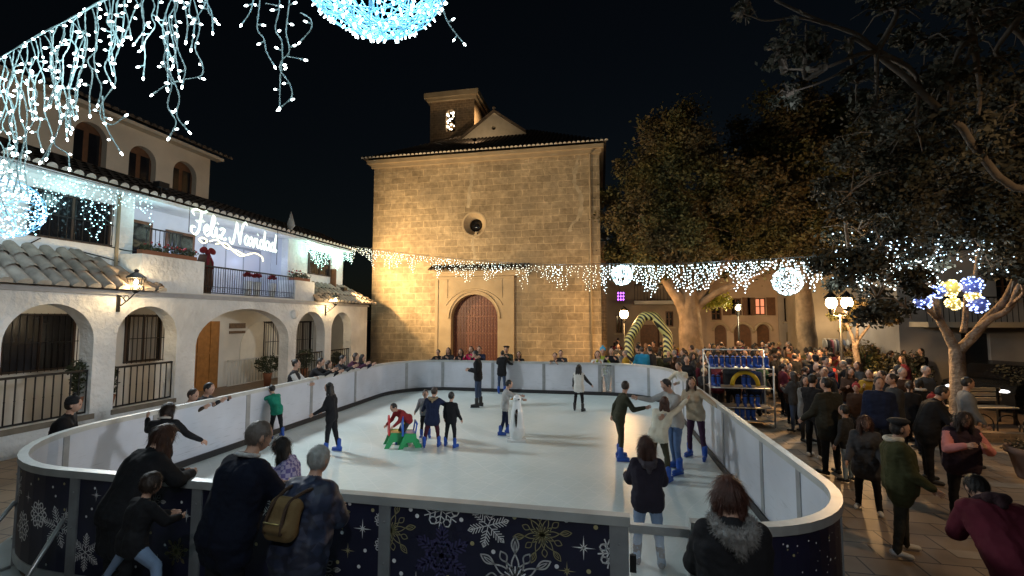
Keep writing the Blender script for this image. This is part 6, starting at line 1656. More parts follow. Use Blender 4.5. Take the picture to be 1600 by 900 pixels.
# potted plants of the arcade
for lab, y, z, x, rad, sd in [('bushy potted plant hanging on the first arch balustrade', onX(124, 590, WX - .35)[0], 0.75, WX - 0.35, (.22, .22, .45), 1), ('potted plant at the left jamb of the second arch', 9.45, 0.65, WX - 0.45, (.2, .2, .35), 2),
                              ('large round potted shrub in the wide arch', onX(419, 560, WX - 1.0)[0], 0.23, WX - 1.0, (.52, .45, .36), 3), ('leafy potted plant in the fourth arch', 17.1, 0.5, WX - 0.35, (.35, .3, .4), 4), ('leafy potted plant in the last arch', 19.5, 0.45, WX - 0.35, (.3, .25, .28), 6)]:
    leafy(lab, (x, y, z), rad, 900, 0.075, M_leafdark, 'potted_plant', 'plant', 'potted plants of the arcade', sd, pot=0.5 if sd == 3 else 0.28)
def flowers(label, y0, y1, z, x, seed, col=(0.35, 0.02, 0.02)):
    rg = random.Random(seed); root = thing('flower_box', label, 'flower box', (x, (y0 + y1) / 2, z), group='flower boxes on the balcony')
    b = MB(); b.bx(-.09, .09, -(y1 - y0) / 2, (y1 - y0) / 2, 0, .14); b.build('box', mat('terracotta', (0.3, 0.12, 0.06), .8), root)
    l = MB()
    for _ in range(int(260 * (y1 - y0))):
        p = Vector((rg.gauss(0, .07), rg.uniform(-(y1 - y0) / 2, (y1 - y0) / 2), .16 + abs(rg.gauss(0, .09)))); a = Vector((rg.gauss(0, 1), rg.gauss(0, 1), rg.gauss(0, 1))).normalized(); b_ = a.orthogonal().normalized(); z_ = .07
        l.add([p, p + a * z_ * .5 + b_ * z_ * .3, p + a * z_, p + a * z_ * .5 - b_ * z_ * .3], [(0, 1, 2, 3)])
    l.build('foliage', M_leafdark, root)
    f_ = MB()
    for _ in range(int(7 * (y1 - y0)) + 2): f_.ball((rg.gauss(0, .07), rg.uniform(-(y1 - y0) / 2, (y1 - y0) / 2), .28 + abs(rg.gauss(0, .07))), .035, 6, 4)
    tag(f_.build('flower', mat('petal_%d' % int(col[0] * 100), col, .7), root), kind='stuff')
flowers('flower box with red blooms on the left balcony parapet', yb0 - 0.2, yb1 - 0.1, 4.62, WX - 0.25, 1)
flowers('flower box with pale blooms on the right balcony parapet', yb2 + 0.05, yb3 - 0.05, 4.42, WX - 0.25, 2, (0.35, 0.25, 0.2))
for i, (u, lab) in enumerate([(388, 'red poinsettia pot behind the middle of the balcony railing'), (402, 'red poinsettia pot just right of the railing middle'), (426, 'red poinsettia pot near the right end of the balcony railing')]):
    y = onX(u, 420, WX - 0.3)[0]; r_ = thing('poinsettia', lab, 'plant', (WX - 0.3, y, 3.66), group='poinsettias on the balcony')
    m = MB(); m.lathe([(0.10, 0), (0.15, .55), (0.13, .55)], (0, 0, 0), 12); m.build('pot', M_plaster, r_)
    m = MB(); rg = random.Random(i)
    for _ in range(60):
        a = Vector((rg.gauss(0, 1), rg.gauss(0, 1), rg.uniform(.1, 1))).normalized(); b_ = a.orthogonal().normalized(); p = Vector((0, 0, .72)); m.add([p, p + a * .1 + b_ * .05, p + a * .19, p + a * .1 - b_ * .05], [(0, 1, 2, 3)])
    m.build('petal', mat('petal_35', (0.35, 0.02, 0.02), .7), r_)
# tall bundle with red ribbon at the left end of the railing
yy = onX(330, 400, WX - 0.12)[0]
r_ = thing('festive_column', 'tall dark draped column with red ribbon bow at the balcony rail end', 'decoration', (WX - 0.35, yy, 3.66))
m = MB(); m.lathe([(0.20, 0), (0.24, .3), (0.22, 1.0), (0.15, 1.25)], (0, 0, 0), 14); m.build('drape', cloth((0.10, 0.055, 0.035)), r_)
m = MB(); m.ball((0.1, 0, 1.32), (.07, .09, .09), 12, 8); m.ball((0.1, -0.16, 1.38), (.05, .15, .10), 12, 8, M=Matrix.Rotation(.4, 3, 'X')); m.ball((0.1, 0.16, 1.38), (.05, .15, .10), 12, 8, M=Matrix.Rotation(-.4, 3, 'X')); m.tube([(.12, 0, 1.3), (.2, -.08, 1.0), (.2, -.1, .8)], [.04, .05, .03], 6); m.tube([(.12, 0, 1.3), (.2, .08, 1.0), (.2, .1, .8)], [.04, .05, .03], 6); m.build('ribbon_bow', cloth((0.16, 0.02, 0.025)), r_)
# stone planter bottom right
px_, py_ = onZ(1605, 748, 0)
m = MB(); m.lathe([(0.20, 0), (0.22, .05), (0.30, .42), (0.36, .45), (0.36, .55), (0.30, .55), (0.28, .45), (0.01, .44)], (0, 0, 0), 20)
r_ = thing('stone_planter', 'round brown planter with a low shrub at the right edge', 'planter', (px_ + 0.1, py_, 0)); m.build('bowl', mat('brown_stone', (0.16, 0.10, 0.08), .8, var=.2), r_)
l = MB(); rg = random.Random(4)
for _ in range(500):
    p = Vector((rg.gauss(0, .13), rg.gauss(0, .13), .5 + abs(rg.gauss(0, .08)))); a = Vector((rg.gauss(0, 1), rg.gauss(0, 1), rg.gauss(0, 1))).normalized(); b_ = a.orthogonal().normalized(); l.add([p, p + a * .03 + b_ * .02, p + a * .06, p + a * .03 - b_ * .02], [(0, 1, 2, 3)])
l.build('foliage', M_evergreen, r_)
# parked car beyond the planted strip
def car(label, x, y, rz):
    root = thing('parked_car', label, 'car', (x, y, 0), rz)
    prof = [(-2.1, .35), (-2.15, .7), (-1.95, .92), (-1.2, 1.0), (-0.6, 1.42), (0.7, 1.46), (1.35, 1.05), (2.05, .95), (2.15, .6), (2.1, .32)]
    m = MB(); vs = []
    for s_, w_ in ((-1, .84), (1, .84)):
        for px, pz in prof: vs.append((px, s_ * (w_ - (0.16 if pz > 1.2 else 0)), pz))
    n = len(prof); m.add(vs, [tuple(range(n)), tuple(range(2 * n - 1, n - 1, -1))] + [(i, n + i, n + (i + 1) % n, (i + 1) % n) for i in range(n)])
    m.build('body', mat('dark_car_paint', (0.015, 0.017, 0.02), .2, metal=.3), root)
    for sx in (-1.3, 1.3):
        for sy in (-.80, .80):
            w_ = MB(); w_.lathe([(.2, -.1), (.31, -.1), (.33, -.06), (.33, .06), (.31, .1), (.2, .1)], (sx, sy, .33), 20, M=Matrix.Rotation(PI / 2, 3, 'X')); w_.lathe([(.2, -.07), (.2, .07), (.05, .09)], (sx, sy, .33), 16, 1, M=Matrix.Rotation(PI / 2, 3, 'X')); w_.build('wheel', [M_kick, M_alu], root)
    for sy in (-1, 1):
        g_ = MB(); g_.add([(-1.12, sy * .80, 1.02), (1.2, sy * .80, 1.06), (0.65, sy * .70, 1.38), (-.56, sy * .70, 1.36)], [(0, 1, 2, 3)]); g_.build('side_window', M_dark, root)
    g_ = MB(); g_.add([(-1.22, -.66, 1.02), (-1.22, .66, 1.02), (-.64, .6, 1.40), (-.64, -.6, 1.40)], [(0, 1, 2, 3)]); g_.build('windscreen', M_dark, root)
    for sy in (-.6, .6):
        g_ = MB(); g_.ball((-2.09, sy, .72), (.05, .16, .09), 10, 6); g_.build('headlight', mat('headlight', (1, 1, 1), .3, emit=(0.95, .97, 1), estr=2.2), root)
car('dark parked car with a lit headlight behind the forked tree', 12.9, 17.6, R(35))
# bench by the trunk
bx_, by_ = 9.9, 14.4
r_ = thing('park_bench', 'pale slatted bench end beside the forked tree trunk', 'bench', (bx_, by_, 0.1), R(10))
m = MB()
for k in range(4): m.bx(-.8, .8, -.2 + k * .11, -.12 + k * .11, .42, .45)
m.build('seat', M_cream, r_); m = MB()
for k in range(3): m.bx(-.8, .8, .25, .28, .55 + k * .13, .64 + k * .13)
m.build('backrest', M_cream, r_)
for x in (-.7, .7): m = MB(); m.bx(x - .03, x + .03, -.2, -.14, 0, .42); m.bx(x - .03, x + .03, .22, .28, 0, .9); m.bx(x - .03, x + .03, -.2, .28, .38, .42); m.build('leg', M_iron, r_)
# cable on the platform at the near left corner
m = MB(); m.tube(catmull([(-7.9, 4.3, 0.02), (-7.2, 3.95, 0.02), (-6.6, 3.6, 0.02), (-6.0, 3.4, 0.02), (-5.4, 3.2, 0.02)], 8), 0.018, 6)
tag(m.build('power_cable', M_kick), 'black power cable lying outside the near left rink corner', 'cable')
# ------------------------------------------------------------------ the people
BLACK = cloth((0.013, 0.013, 0.015)); CHAR = cloth((0.03, 0.03, 0.033)); NAVY = cloth((0.012, 0.018, 0.045)); DKBROWN = cloth((0.05, 0.032, 0.022))
JEANS = mat('denim', (0.07, 0.13, 0.27), 0.9, bump=0.4, bscale=30, var=0.25, vscale=7); LJEANS = mat('light_denim', (0.17, 0.24, 0.36), 0.9, bump=0.4, bscale=30, var=0.25, vscale=7)
DJEANS = mat('dark_denim', (0.03, 0.05, 0.10), 0.9, bump=0.4, bscale=30, var=0.2, vscale=7)
CREAM = cloth((0.55, 0.50, 0.40)); WHITE = cloth((0.62, 0.62, 0.60)); GREY = cloth((0.22, 0.22, 0.23)); LGREY = cloth((0.36, 0.36, 0.35)); OLIVE = cloth((0.045, 0.045, 0.028)); BEIGE = cloth((0.38, 0.31, 0.22))
GREEN = cloth((0.015, 0.20, 0.13)); RED = cloth((0.27, 0.02, 0.02)); PURPLE = cloth((0.045, 0.02, 0.045)); PINK = cloth((0.52, 0.20, 0.19)); MAROON = cloth((0.10, 0.014, 0.026)); HOTPINK = cloth((0.65, 0.03, 0.14)); CYAN = cloth((0.02, 0.22, 0.42))
BRN = (0.03, 0.016, 0.010); BLK = (0.010, 0.008, 0.007); GRY = (0.22, 0.21, 0.20); AUB = (0.06, 0.022, 0.012)
def at_head(u, v, h, z0=0.0): return onZ(u, v, z0 + h)
STEP = 0.28
m = MB(); m.bx(-8.4, 2.2, 1.9, 3.52, 0.0, STEP)
tag(m.build('viewing_step', mat('pale_deck', (0.42, 0.46, 0.46), 0.6, var=0.15, vscale=2)), kind='structure')

G1 = 'skaters on the ice'; G2 = 'onlookers leaning on the left side of the barrier'; G3 = 'onlookers behind the far side of the barrier'
SK = dict(shoes='skate', shoe=BLUE_SKATE)
# on the ice
person('boy in a green jacket leaning on the left barrier on blue skates', onZ(431, 684, ICE), 75, ICE, G1, h=1.22, child=.5, lean=22, armL=(70, 20, 20, 0), armR=(75, 25, 10, 0), legL=(4, 8, 6), legR=(-4, 8, 4), top=GREEN, bottom=BLACK, haircol=BLK, **SK)
person('long-haired girl all in black gliding towards the left barrier', onZ(517, 708, ICE), 100, ICE, G1, h=1.42, child=.2, female=True, lean=4, head=(8, 0), armL=(25, 4, 35, 0), armR=(18, 8, 45, 0), legL=(6, 6, 4), legR=(-6, 6, 6), top=BLACK, bottom=BLACK, hair='long', haircol=BLK, **SK)
person('child in a red jacket stooping over the colourful skating aid', onZ(636, 694, ICE), 150, ICE, G1, h=1.12, child=.7, lean=48, head=(10, 0), armL=(25, 10, 35, 10), armR=(22, 10, 35, 10), legL=(38, 8, 40), legR=(30, 8, 36), top=cloth((0.22, 0.022, 0.025)), bottom=CHAR, haircol=BLK, **SK)
person('child in a grey top bending beside the one in the fur-hooded coat', (onZ(655, 690, ICE)[0], onZ(655, 690, ICE)[1] + 0.35), 200, ICE, G1, h=1.18, child=.6, lean=30, armL=(50, 15, 20, 0), armR=(40, 15, 30, 0), top=GREY, bottom=BLACK, haircol=BRN, **SK)
person('child in a navy coat with a tan fur hood and outstretched arm', onZ(675, 698, ICE), 12, ICE, G1, h=1.25, child=.5, lean=12, head=(10, -20), armL=(30, 22, 25, 0), armR=(35, 48, 10, 0), legL=(-4, 12, 4), legR=(6, 10, 8), coat=.35, bulk=.03, top=NAVY, bottom=cloth((0.05, 0.012, 0.02)), haircol=BRN, hood=((0.26, 0.19, 0.11), 'fur'), **SK)
person('small boy in a plain black outfit seen from behind on blue skates', onZ(704, 698, ICE), -8, ICE, G1, h=1.15, child=.6, armL=(12, 16, 15, 0), armR=(8, 14, 20, 0), legL=(4, 10, 5), legR=(-4, 10, 5), top=BLACK, bottom=BLACK, haircol=BLK, **SK)
person('man in a dark jacket and jeans standing sideways in mid rink', onZ(747, 636, ICE), 95, ICE, G1, h=1.74, lean=3, head=(14, 0), armL=(0, 6, 95, 20), armR=(2, 6, 95, 20), legL=(3, 3, 3), legR=(-3, 3, 2), top=BLACK, bottom=DJEANS, haircol=BLK, shoes='skate', shoe=BLACK_SHOE, bulk=.028)
person('skater in a black coat holding the far barrier with a grey backpack', onZ(784, 615, ICE), -5, ICE, G1, h=1.55, lean=8, armL=(45, 20, 30, 0), armR=(45, 20, 30, 0), coat=.3, top=BLACK, bottom=DJEANS, haircol=BLK, hood=((0.35, 0.35, 0.33), 'collar'), **SK)
person('boy in a light grey hoodie pushing the white penguin-shaped aid', onZ(789, 679, ICE), -70, ICE, G1, h=1.28, child=.5, lean=6, head=(12, 0), armL=(62, 8, 20, 10), armR=(58, 10, 20, 0), legL=(10, 5, 6), legR=(-8, 5, 8), top=LGREY, bottom=NAVY, haircol=BLK, **SK)
person('girl in a white jacket with dark sleeves and long dark hair', onZ(905, 642, ICE), -15, ICE, G1, h=1.36, child=.3, female=True, armL=(10, 14, 18, 0), armR=(20, 30, 20, 0), legL=(2, 8, 4), legR=(-2, 6, 4), coat=.25, top=WHITE, bottom=BLACK, hair='long', haircol=BLK, shoes='skate', shoe=BLACK_SHOE, sleeve_col=CHAR)
person('boy in an olive tracksuit leaning forward with an arm behind him', onZ(968, 718, ICE), -75, ICE, G1, h=1.52, child=.15, lean=14, head=(6, 60), armL=(-28, 22, 22, 0), armR=(30, 16, 75, 0), legL=(10, 5, 14), legR=(2, 6, 6), top=OLIVE, bottom=OLIVE, haircol=BRN, **SK)
person('woman in a white top with long wavy hair raising one arm', (onZ(1030, 750, ICE)[0], onZ(1030, 750, ICE)[1]), -20, ICE, G1, h=1.42, female=True, lean=12, side=10, head=(-4, 10), armL=(30, 15, 50, 0), armR=(120, 30, 20, 0), legL=(15, 8, 30), legR=(5, 10, 20), top=cloth((0.66, 0.62, 0.50)), bottom=OLIVE, hair='longwavy', haircol=AUB, **SK)
person('tall boy in a pale grey hoodie and blue jeans looking down', onZ(1057, 736, ICE), 120, ICE, G1, h=1.70, lean=12, side=-4, head=(26, 0), armL=(45, 18, 30, 0), armR=(60, 30, 40, 10), legL=(12, 8, 14), legR=(-4, 8, 8), top=LGREY, bottom=JEANS, haircol=BLK, **SK)
person('woman in a beige jumper and dark purple trousers holding the right barrier', onZ(1089, 716, ICE), 150, ICE, G1, h=1.60, female=True, lean=5, side=6, head=(18, 30), armL=(35, 55, 15, 0), armR=(20, 10, 60, 10), legL=(4, 7, 6), legR=(0, 7, 8), top=BEIGE, bottom=PURPLE, hair='long', haircol=BRN, **SK)
person('girl in a dark padded jacket standing inside the clear gate', onZ(1014, 884, ICE), 5, ICE, G1, h=1.42, child=.2, female=True, bulk=.038, head=(6, 0), armL=(25, 14, 60, 12), armR=(20, 16, 55, 14), legL=(3, 6, 3), legR=(-3, 6, 3), top=cloth((0.022, 0.018, 0.028)), bottom=LJEANS, hair='long', haircol=AUB, shoe=BROWN_BOOT, boots=True, hood=((0.05, 0.04, 0.05), 'plain'), voxel=.014)
person('youth in a black hoodie with arms spread beside the near left barrier', at_head(252, 630, 1.50, ICE), 25, ICE, G1, h=1.50, lean=16, head=(10, -10), armL=(55, 32, 80, 10), armR=(12, 40, 30, 0), legL=(10, 10, 12), legR=(2, 10, 14), top=BLACK, bottom=BLACK, hair='bob', haircol=BRN, hood=((0.45, 0.42, 0.38), 'collar'), voxel=.014, **SK)
def _dummy(): pass
def _plaid(nt, bs):
    tc = nt.nodes.new('ShaderNodeTexCoord'); ck = nt.nodes.new('ShaderNodeTexChecker'); ck.inputs['Scale'].default_value = 22
    ck.inputs['Color1'].default_value = (0.42, 0.38, 0.55, 1); ck.inputs['Color2'].default_value = (0.13, 0.11, 0.30, 1)
    nt.links.new(tc.outputs['Object'], ck.inputs['Vector']); nt.links.new(ck.outputs[0], bs.inputs['Base Color']); bs.inputs['Roughness'].default_value = .9
M_plaid = node_mat('plaid_flannel', _plaid)
person('dark-haired girl in a lilac checked shirt turned to the man in navy', at_head(462, 680, 1.45, ICE), 112, ICE, G1, h=1.45, child=.1, female=True, lean=10, head=(16, 0), armL=(55, 12, 60, 10), armR=(50, 10, 70, 10), top=M_plaid, bottom=JEANS, hair='longwavy', haircol=BLK, voxel=.014, **SK)
# leaning on the left barrier from outside (X about -8)
def by_left(u, v, h, z0=0.0):
    x = -8.12; y, z = onX(u, v, x); return (x, y), z
def onlooker_left(label, u, v, **kw):
    p, z = by_left(u, v, 1.5); z = min(z, 1.86); kw.setdefault('lean', 14)
    hh = max(1.25, min(1.82, z + 0.10)); person(label, p, kw.pop('face', -80), 0, G2, h=hh, **kw)
lean_arms = dict(armL=(62, 14, 60, 35), armR=(62, 14, 60, 35), lean=16, head=(8, 0))
onlooker_left('person muffled in black standing alone outside the near left barrier', 90, 628, top=BLACK, bottom=BLACK, shoe=BLACK_SHOE, hair='beanie', haircol=(0.01, 0.01, 0.012), bulk=.035, face=-50)
onlooker_left('child in a brown jacket peeping over the left barrier', 286, 612, top=DKBROWN, bottom=BLACK, shoe=BLACK_SHOE, haircol=BRN, child=.5, **lean_arms)
onlooker_left('dark-haired child resting both arms on the left barrier', 311, 602, top=CHAR, bottom=BLACK, shoe=BLACK_SHOE, haircol=BLK, child=.4, **lean_arms)
onlooker_left('woman in a dark vest with white sleeves behind the boy in green', 457, 566, top=CHAR, sleeve_col=WHITE, bottom=BLACK, shoe=BLACK_SHOE, hair='bun', haircol=BLK, female=True, lean=6, armL=(40, 14, 60, 20), armR=(35, 10, 50, 20), face=-70)
onlooker_left('stocky man in black by the fourth arch, arms on the barrier', 489, 561, top=BLACK, bottom=BLACK, shoe=BLACK_SHOE, haircol=BLK, heavy=.02, **lean_arms)
onlooker_left('woman in black with brown bob by the fourth arch', 502, 566, top=BLACK, bottom=BLACK, shoe=BLACK_SHOE, hair='bob', haircol=BRN, female=True, **lean_arms)
onlooker_left('bare-headed man in a charcoal coat between the last two arches', 524, 557, top=CHAR, bottom=BLACK, shoe=BLACK_SHOE, haircol=BLK, **lean_arms)
onlooker_left('woman in a plum jacket at the far end of the left barrier', 545, 551, top=cloth((0.06, 0.02, 0.04)), bottom=BLACK, shoe=BLACK_SHOE, hair='bob', haircol=BRN, female=True, **lean_arms)
onlooker_left('person in a dark coat nearest the church end of the left barrier', 556, 556, top=NAVY, bottom=BLACK, shoe=BLACK_SHOE, hair='long', haircol=BLK, female=True, **lean_arms)
# behind the far barrier
def onlooker_far(label, u, v, Y_=17.1, z0=0.0, **kw):
    x, z = onY(u, v, Y_); hh = max(1.15, min(1.85, z - z0 + 0.04)); kw.setdefault('armL', (55, 12, 70, 30)); kw.setdefault('armR', (55, 12, 70, 30)); kw.setdefault('lean', 12)
    face = kw.pop('face', 178); person(label, (x, Y_), face, z0, G3, h=hh, bottom=BLACK, shoe=BLACK_SHOE, **kw)
onlooker_far('man in black hunched at the far barrier left of the church door', 687, 546, top=BLACK, haircol=BLK, bulk=.035)
onlooker_far('woman with long brown hair left of the pink coat by the church door', 703, 543, top=CHAR, hair='long', haircol=BRN, female=True)
onlooker_far('dark-haired woman immediately left of the pink coat', 722, 545, top=BLACK, hair='long', haircol=BLK, female=True)
onlooker_far('woman in a bright pink coat in front of the church door', 738, 541, top=HOTPINK, hair='long', haircol=AUB, female=True, Y_=17.25)
onlooker_far('man in a dark navy coat just right of the pink coat', 751, 541, top=NAVY, haircol=BLK, Y_=17.2)
onlooker_far('tall person in a black hat and olive coat by the right door jamb', 793, 540, top=cloth((0.03, 0.04, 0.03)), hair='beret', haircol=(0.01, 0.01, 0.01), Y_=17.3)
onlooker_far('woman in black sitting low right of the church door', 812, 549, top=BLACK, hair='bob', haircol=BLK, female=True)
onlooker_far('child in black, left one of the pair below the church drainpipe', 868, 551, top=BLACK, haircol=BLK, child=.4)
onlooker_far('adult in charcoal, right one of the pair below the church drainpipe', 877, 547, top=CHAR, haircol=BLK)
onlooker_far('child in white with dark hair below the blue cap', 934, 548, top=WHITE, hair='bob', haircol=BRN, child=.5)
onlooker_far('child in a yellow-green jacket and light blue cap by the church corner', 942, 541, top=cloth((0.35, 0.42, 0.06)), hair='beanie', haircol=(0.05, 0.30, 0.50), child=.4, Y_=17.4)
onlooker_far('man in black standing by the clear panel of the far barrier', 955, 541, top=BLACK, haircol=BLK, Y_=17.2)
onlooker_far('person in a bright blue padded coat seen from behind by the far barrier', 1003, 531, Y_=17.6, top=CYAN, haircol=BRN, bulk=.05, face=15, coat=.4, armL=(20, 14, 30, 0), armR=(20, 14, 30, 0), lean=0)
onlooker_far('dark-clad man right of the bright blue coat', 1020, 538, Y_=17.9, top=CHAR, haircol=BLK, face=40)
person('person in a cream coat leaning over the far right corner of the barrier', (2.35, 13.9), 130, 0, 'onlookers by the right barrier', h=1.7, lean=22, coat=.3, top=CREAM, bottom=BLACK, shoe=BLACK_SHOE, haircol=BLK, armL=(50, 14, 30, 10), armR=(50, 14, 30, 10))
person('dark-haired person in black beside the cream coat at the rack', (2.62, 15.1), 160, 0, 'onlookers by the right barrier', h=1.72, top=BLACK, bottom=BLACK, shoe=BLACK_SHOE, haircol=BLK)
def _quilt(nt, bs):
    tc = nt.nodes.new('ShaderNodeTexCoord'); vo = nt.nodes.new('ShaderNodeTexVoronoi'); vo.inputs['Scale'].default_value = 16; nt.links.new(tc.outputs['Object'], vo.inputs['Vector'])
    cr = nt.nodes.new('ShaderNodeValToRGB'); cr.color_ramp.interpolation = 'CONSTANT'; cr.color_ramp.elements[0].color = (.008, .011, .028, 1); cr.color_ramp.elements[1].position = .5; cr.color_ramp.elements[1].color = (.012, .02, .05, 1); e = cr.color_ramp.elements.new(.8); e.color = (.03, .036, .07, 1)
    sp_ = nt.nodes.new('ShaderNodeSeparateColor'); nt.links.new(vo.outputs['Color'], sp_.inputs[0]); nt.links.new(sp_.outputs[0], cr.inputs['Fac']); nt.links.new(cr.outputs[0], bs.inputs['Base Color']); bs.inputs['Roughness'].default_value = .6
    wv = nt.nodes.new('ShaderNodeTexWave'); wv.bands_direction = 'Z'; wv.inputs['Scale'].default_value = 2.2; wv.inputs['Distortion'].default_value = 2.5; nt.links.new(tc.outputs['Object'], wv.inputs['Vector'])
    bp = nt.nodes.new('ShaderNodeBump'); bp.inputs['Strength'].default_value = .35; bp.inputs['Distance'].default_value = .02; nt.links.new(wv.outputs['Fac'], bp.inputs['Height']); nt.links.new(bp.outputs['Normal'], bs.inputs['Normal'])
M_quilt = node_mat('patterned_quilt', _quilt)
# near people outside the front of the rink
m1, i1 = person('grey-haired man in a navy coat leaning on the near barrier', (lambda p: (p[0] - .22, p[1] - .02))(at_head(400, 686, 1.66, STEP)), -14, STEP, 'people at the near barrier', h=1.80, lean=17, head=(8, -18), heavy=.03, bulk=.04, armL=(26, 14, 60, 52), armR=(30, 12, 58, 50), coat=.35, top=cloth((0.004, 0.006, 0.015)), bottom=BLACK, shoe=BLACK_SHOE, hair='short', haircol=(0.13, 0.105, 0.09), hood=((0.42, 0.42, 0.42), 'collar'), voxel=.013)
m2, i2 = person('silver-haired person in a dark blue padded coat with a mustard backpack', (lambda p: (p[0] - .12, p[1]))(at_head(492, 725, 1.50, STEP)), -6, STEP, 'people at the near barrier', h=1.62, lean=16, female=True, heavy=.035, bulk=.05, head=(4, 0), armL=(22, 12, 66, 55), armR=(22, 12, 66, 55), coat=.45, top=M_quilt, bottom=GREEN, shoe=BLACK_SHOE, hair='short', haircol=(0.34, 0.34, 0.32), voxel=.013)
def backpack(label, o, info, col, sz, sx=.25, strap=True):
    k = info['k']; tp = info['tp']; tl = info['tl']; T = info['T']; b = info['bulk']
    c = tp(0, -0.20 * k - b, tl * 0.52); r = MB()
    Wd_, Hh, Dd = sx / 2, sz / 2, .07
    for a in (-1, 1):
        for z in (-1, 1): cone(r, c + T @ Vector((a * (Wd_ - .05), -.01, z * (Hh - .06))), c + T @ Vector((a * (Wd_ - .05), .03, z * (Hh - .06) * .9)), .055, .055)
    for q_ in ((-1, -1, 1, -1), (-1, 1, 1, 1), (-1, -1, -1, 1), (1, -1, 1, 1), (-1, -1, 1, 1), (-1, 1, 1, -1), (0, -1, 0, 1)):
        cone(r, c + T @ Vector((q_[0] * (Wd_ - .05), 0, q_[1] * (Hh - .06))), c + T @ Vector((q_[2] * (Wd_ - .05), 0, q_[3] * (Hh - .06))), .062, .062)
    cone(r, c + T @ Vector((-Wd_ + .06, -.06, -Hh * .35)), c + T @ Vector((Wd_ - .06, -.06, -Hh * .35)), .045, .045)
    cc, f = remesh(r, .013, 2); bm_ = MB(); bm_.v = [tuple(p) for p in cc]; bm_.f = f; bm_.m = [0] * len(f); bm_.smooth = [True] * len(f)
    root = thing('backpack', label, 'backpack', o.location, o.rotation_euler[2])
    bm_.build('bag', col, root)
    s = MB(); s.tube([c + T @ Vector((-Wd_ * .55, -.115, -Hh * .12)), c + T @ Vector((Wd_ * .55, -.115, -Hh * .12))], .006, 5); s.build('zip', mat('brass_zip', (.5, .38, .15), .35, metal=.7), root)
    s = MB()
    for a in (-.6, .6): s.tube(catmull([c + T @ Vector((a * Wd_, -.08, -Hh * .6)), c + T @ Vector((a * Wd_, -.09, 0)), c + T @ Vector((a * Wd_ * .9, -.05, Hh * .8)), c + T @ Vector((a * Wd_ * 1.3, .10, Hh + .05)), c + T @ Vector((a * Wd_ * 1.5, .22, Hh + .04))], 5), .014, 6)
    s.build('strap', cloth((0.05, 0.03, 0.02)), root)
backpack('small mustard canvas backpack on the silver-haired person', m2, i2, cloth((0.15, 0.10, 0.045)), .30, .24)
m3, i3 = person('brown-haired woman in a black coat bending over the near left barrier', (lambda p: (p[0] - .25, p[1] - .05))(at_head(238, 700, 1.42, STEP)), -14, STEP, 'people at the near barrier', h=1.66, female=True, heavy=.02, bulk=.045, lean=26, head=(12, 0), armL=(34, 12, 52, 48), armR=(36, 12, 50, 46), coat=.75, top=BLACK, bottom=BLACK, shoe=BLACK_SHOE, hair='longwavy', haircol=AUB, voxel=.013)
cpos = at_head(212, 712, 1.86)
person('child in black jacket and light jeans held up astride against the brown-haired woman', cpos, -14, 0.86, 'people at the near barrier', h=1.0, child=.7, lean=14, armL=(35, 12, 45, 35), armR=(35, 12, 45, 35), legL=(25, 52, 40), legR=(25, 52, 40), top=BLACK, bottom=LJEANS, shoe=BLACK_SHOE, hair='short', haircol=BRN, voxel=.014)
m4, i4 = person('woman in a black coat with a grey fur hood at the near right corner', at_head(1143, 757, 1.60, STEP), 2, STEP, 'people at the near barrier', h=1.64, female=True, heavy=.02, bulk=.045, lean=4, head=(10, -12), armL=(24, 12, 60, 50), armR=(24, 12, 60, 50), coat=.5, top=BLACK, bottom=BLACK, shoe=BLACK_SHOE, hair='bob', haircol=(0.075, 0.028, 0.018), hood=((0.22, 0.21, 0.20), 'fur'), voxel=.012)
# foreground right
person('man in a green padded coat with cream collar and dark beret', onZ(1412, 866, 0), -105, 0, 'people walking right of the rink', h=1.66, heavy=.035, bulk=.045, lean=-2, head=(14, 0), armL=(12, 10, 30, 0), armR=(14, 8, 40, 0), legL=(6, 5, 4), legR=(-6, 5, 2), coat=.35, top=cloth((0.05, 0.052, 0.022)), bottom=cloth((0.035, 0.032, 0.024)), shoe=WHITE_SHOE, hair='beret', haircol=(0.012, 0.012, 0.014), hood=((0.55, 0.50, 0.40), 'scarf'), voxel=.014)
person('woman in a pink jumper and dark vest looking at her hands', at_head(1497, 638, 1.60), 172, 0, 'people walking right of the rink', h=1.62, female=True, heavy=.03, bulk=.035, lean=6, head=(24, 0), armL=(30, 20, 88, 52), armR=(30, 20, 88, 52), coat=.2, top=cloth((0.03, 0.018, 0.028)), sleeve_col=PINK, bottom=BLACK, shoe=BLACK_SHOE, hair='long', haircol=BRN, hood=((0.06, 0.02, 0.03), 'scarf'), voxel=.012)
person('person in a burgundy jacket bending forward at the right edge, back turned', tuple(at_depth(1590, 700, 3.7))[:2], -8, 0, 'people walking right of the rink', h=1.74, heavy=.03, bulk=.05, lean=52, head=(20, 0), armL=(25, 8, 40, 25), armR=(28, 8, 40, 25), legL=(8, 6, 10), legR=(-4, 6, 8), coat=.2, top=MAROON, bottom=BLACK, shoe=BLACK_SHOE, hair='short', haircol=BLK, hood=((0.03, 0.01, 0.014), 'plain'), voxel=.014)
person('long-haired girl in a dark grey padded coat with light sneakers', onZ(1358, 800, 0), 150, 0, 'people walking right of the rink', h=1.45, child=.15, female=True, bulk=.035, head=(10, 20), armL=(15, 12, 30, 0), armR=(15, 12, 30, 0), legL=(5, 6, 4), legR=(-5, 6, 6), coat=.45, top=cloth((0.05, 0.048, 0.05)), bottom=BLACK, shoe=WHITE_SHOE, hair='longwavy', haircol=AUB, voxel=.015)
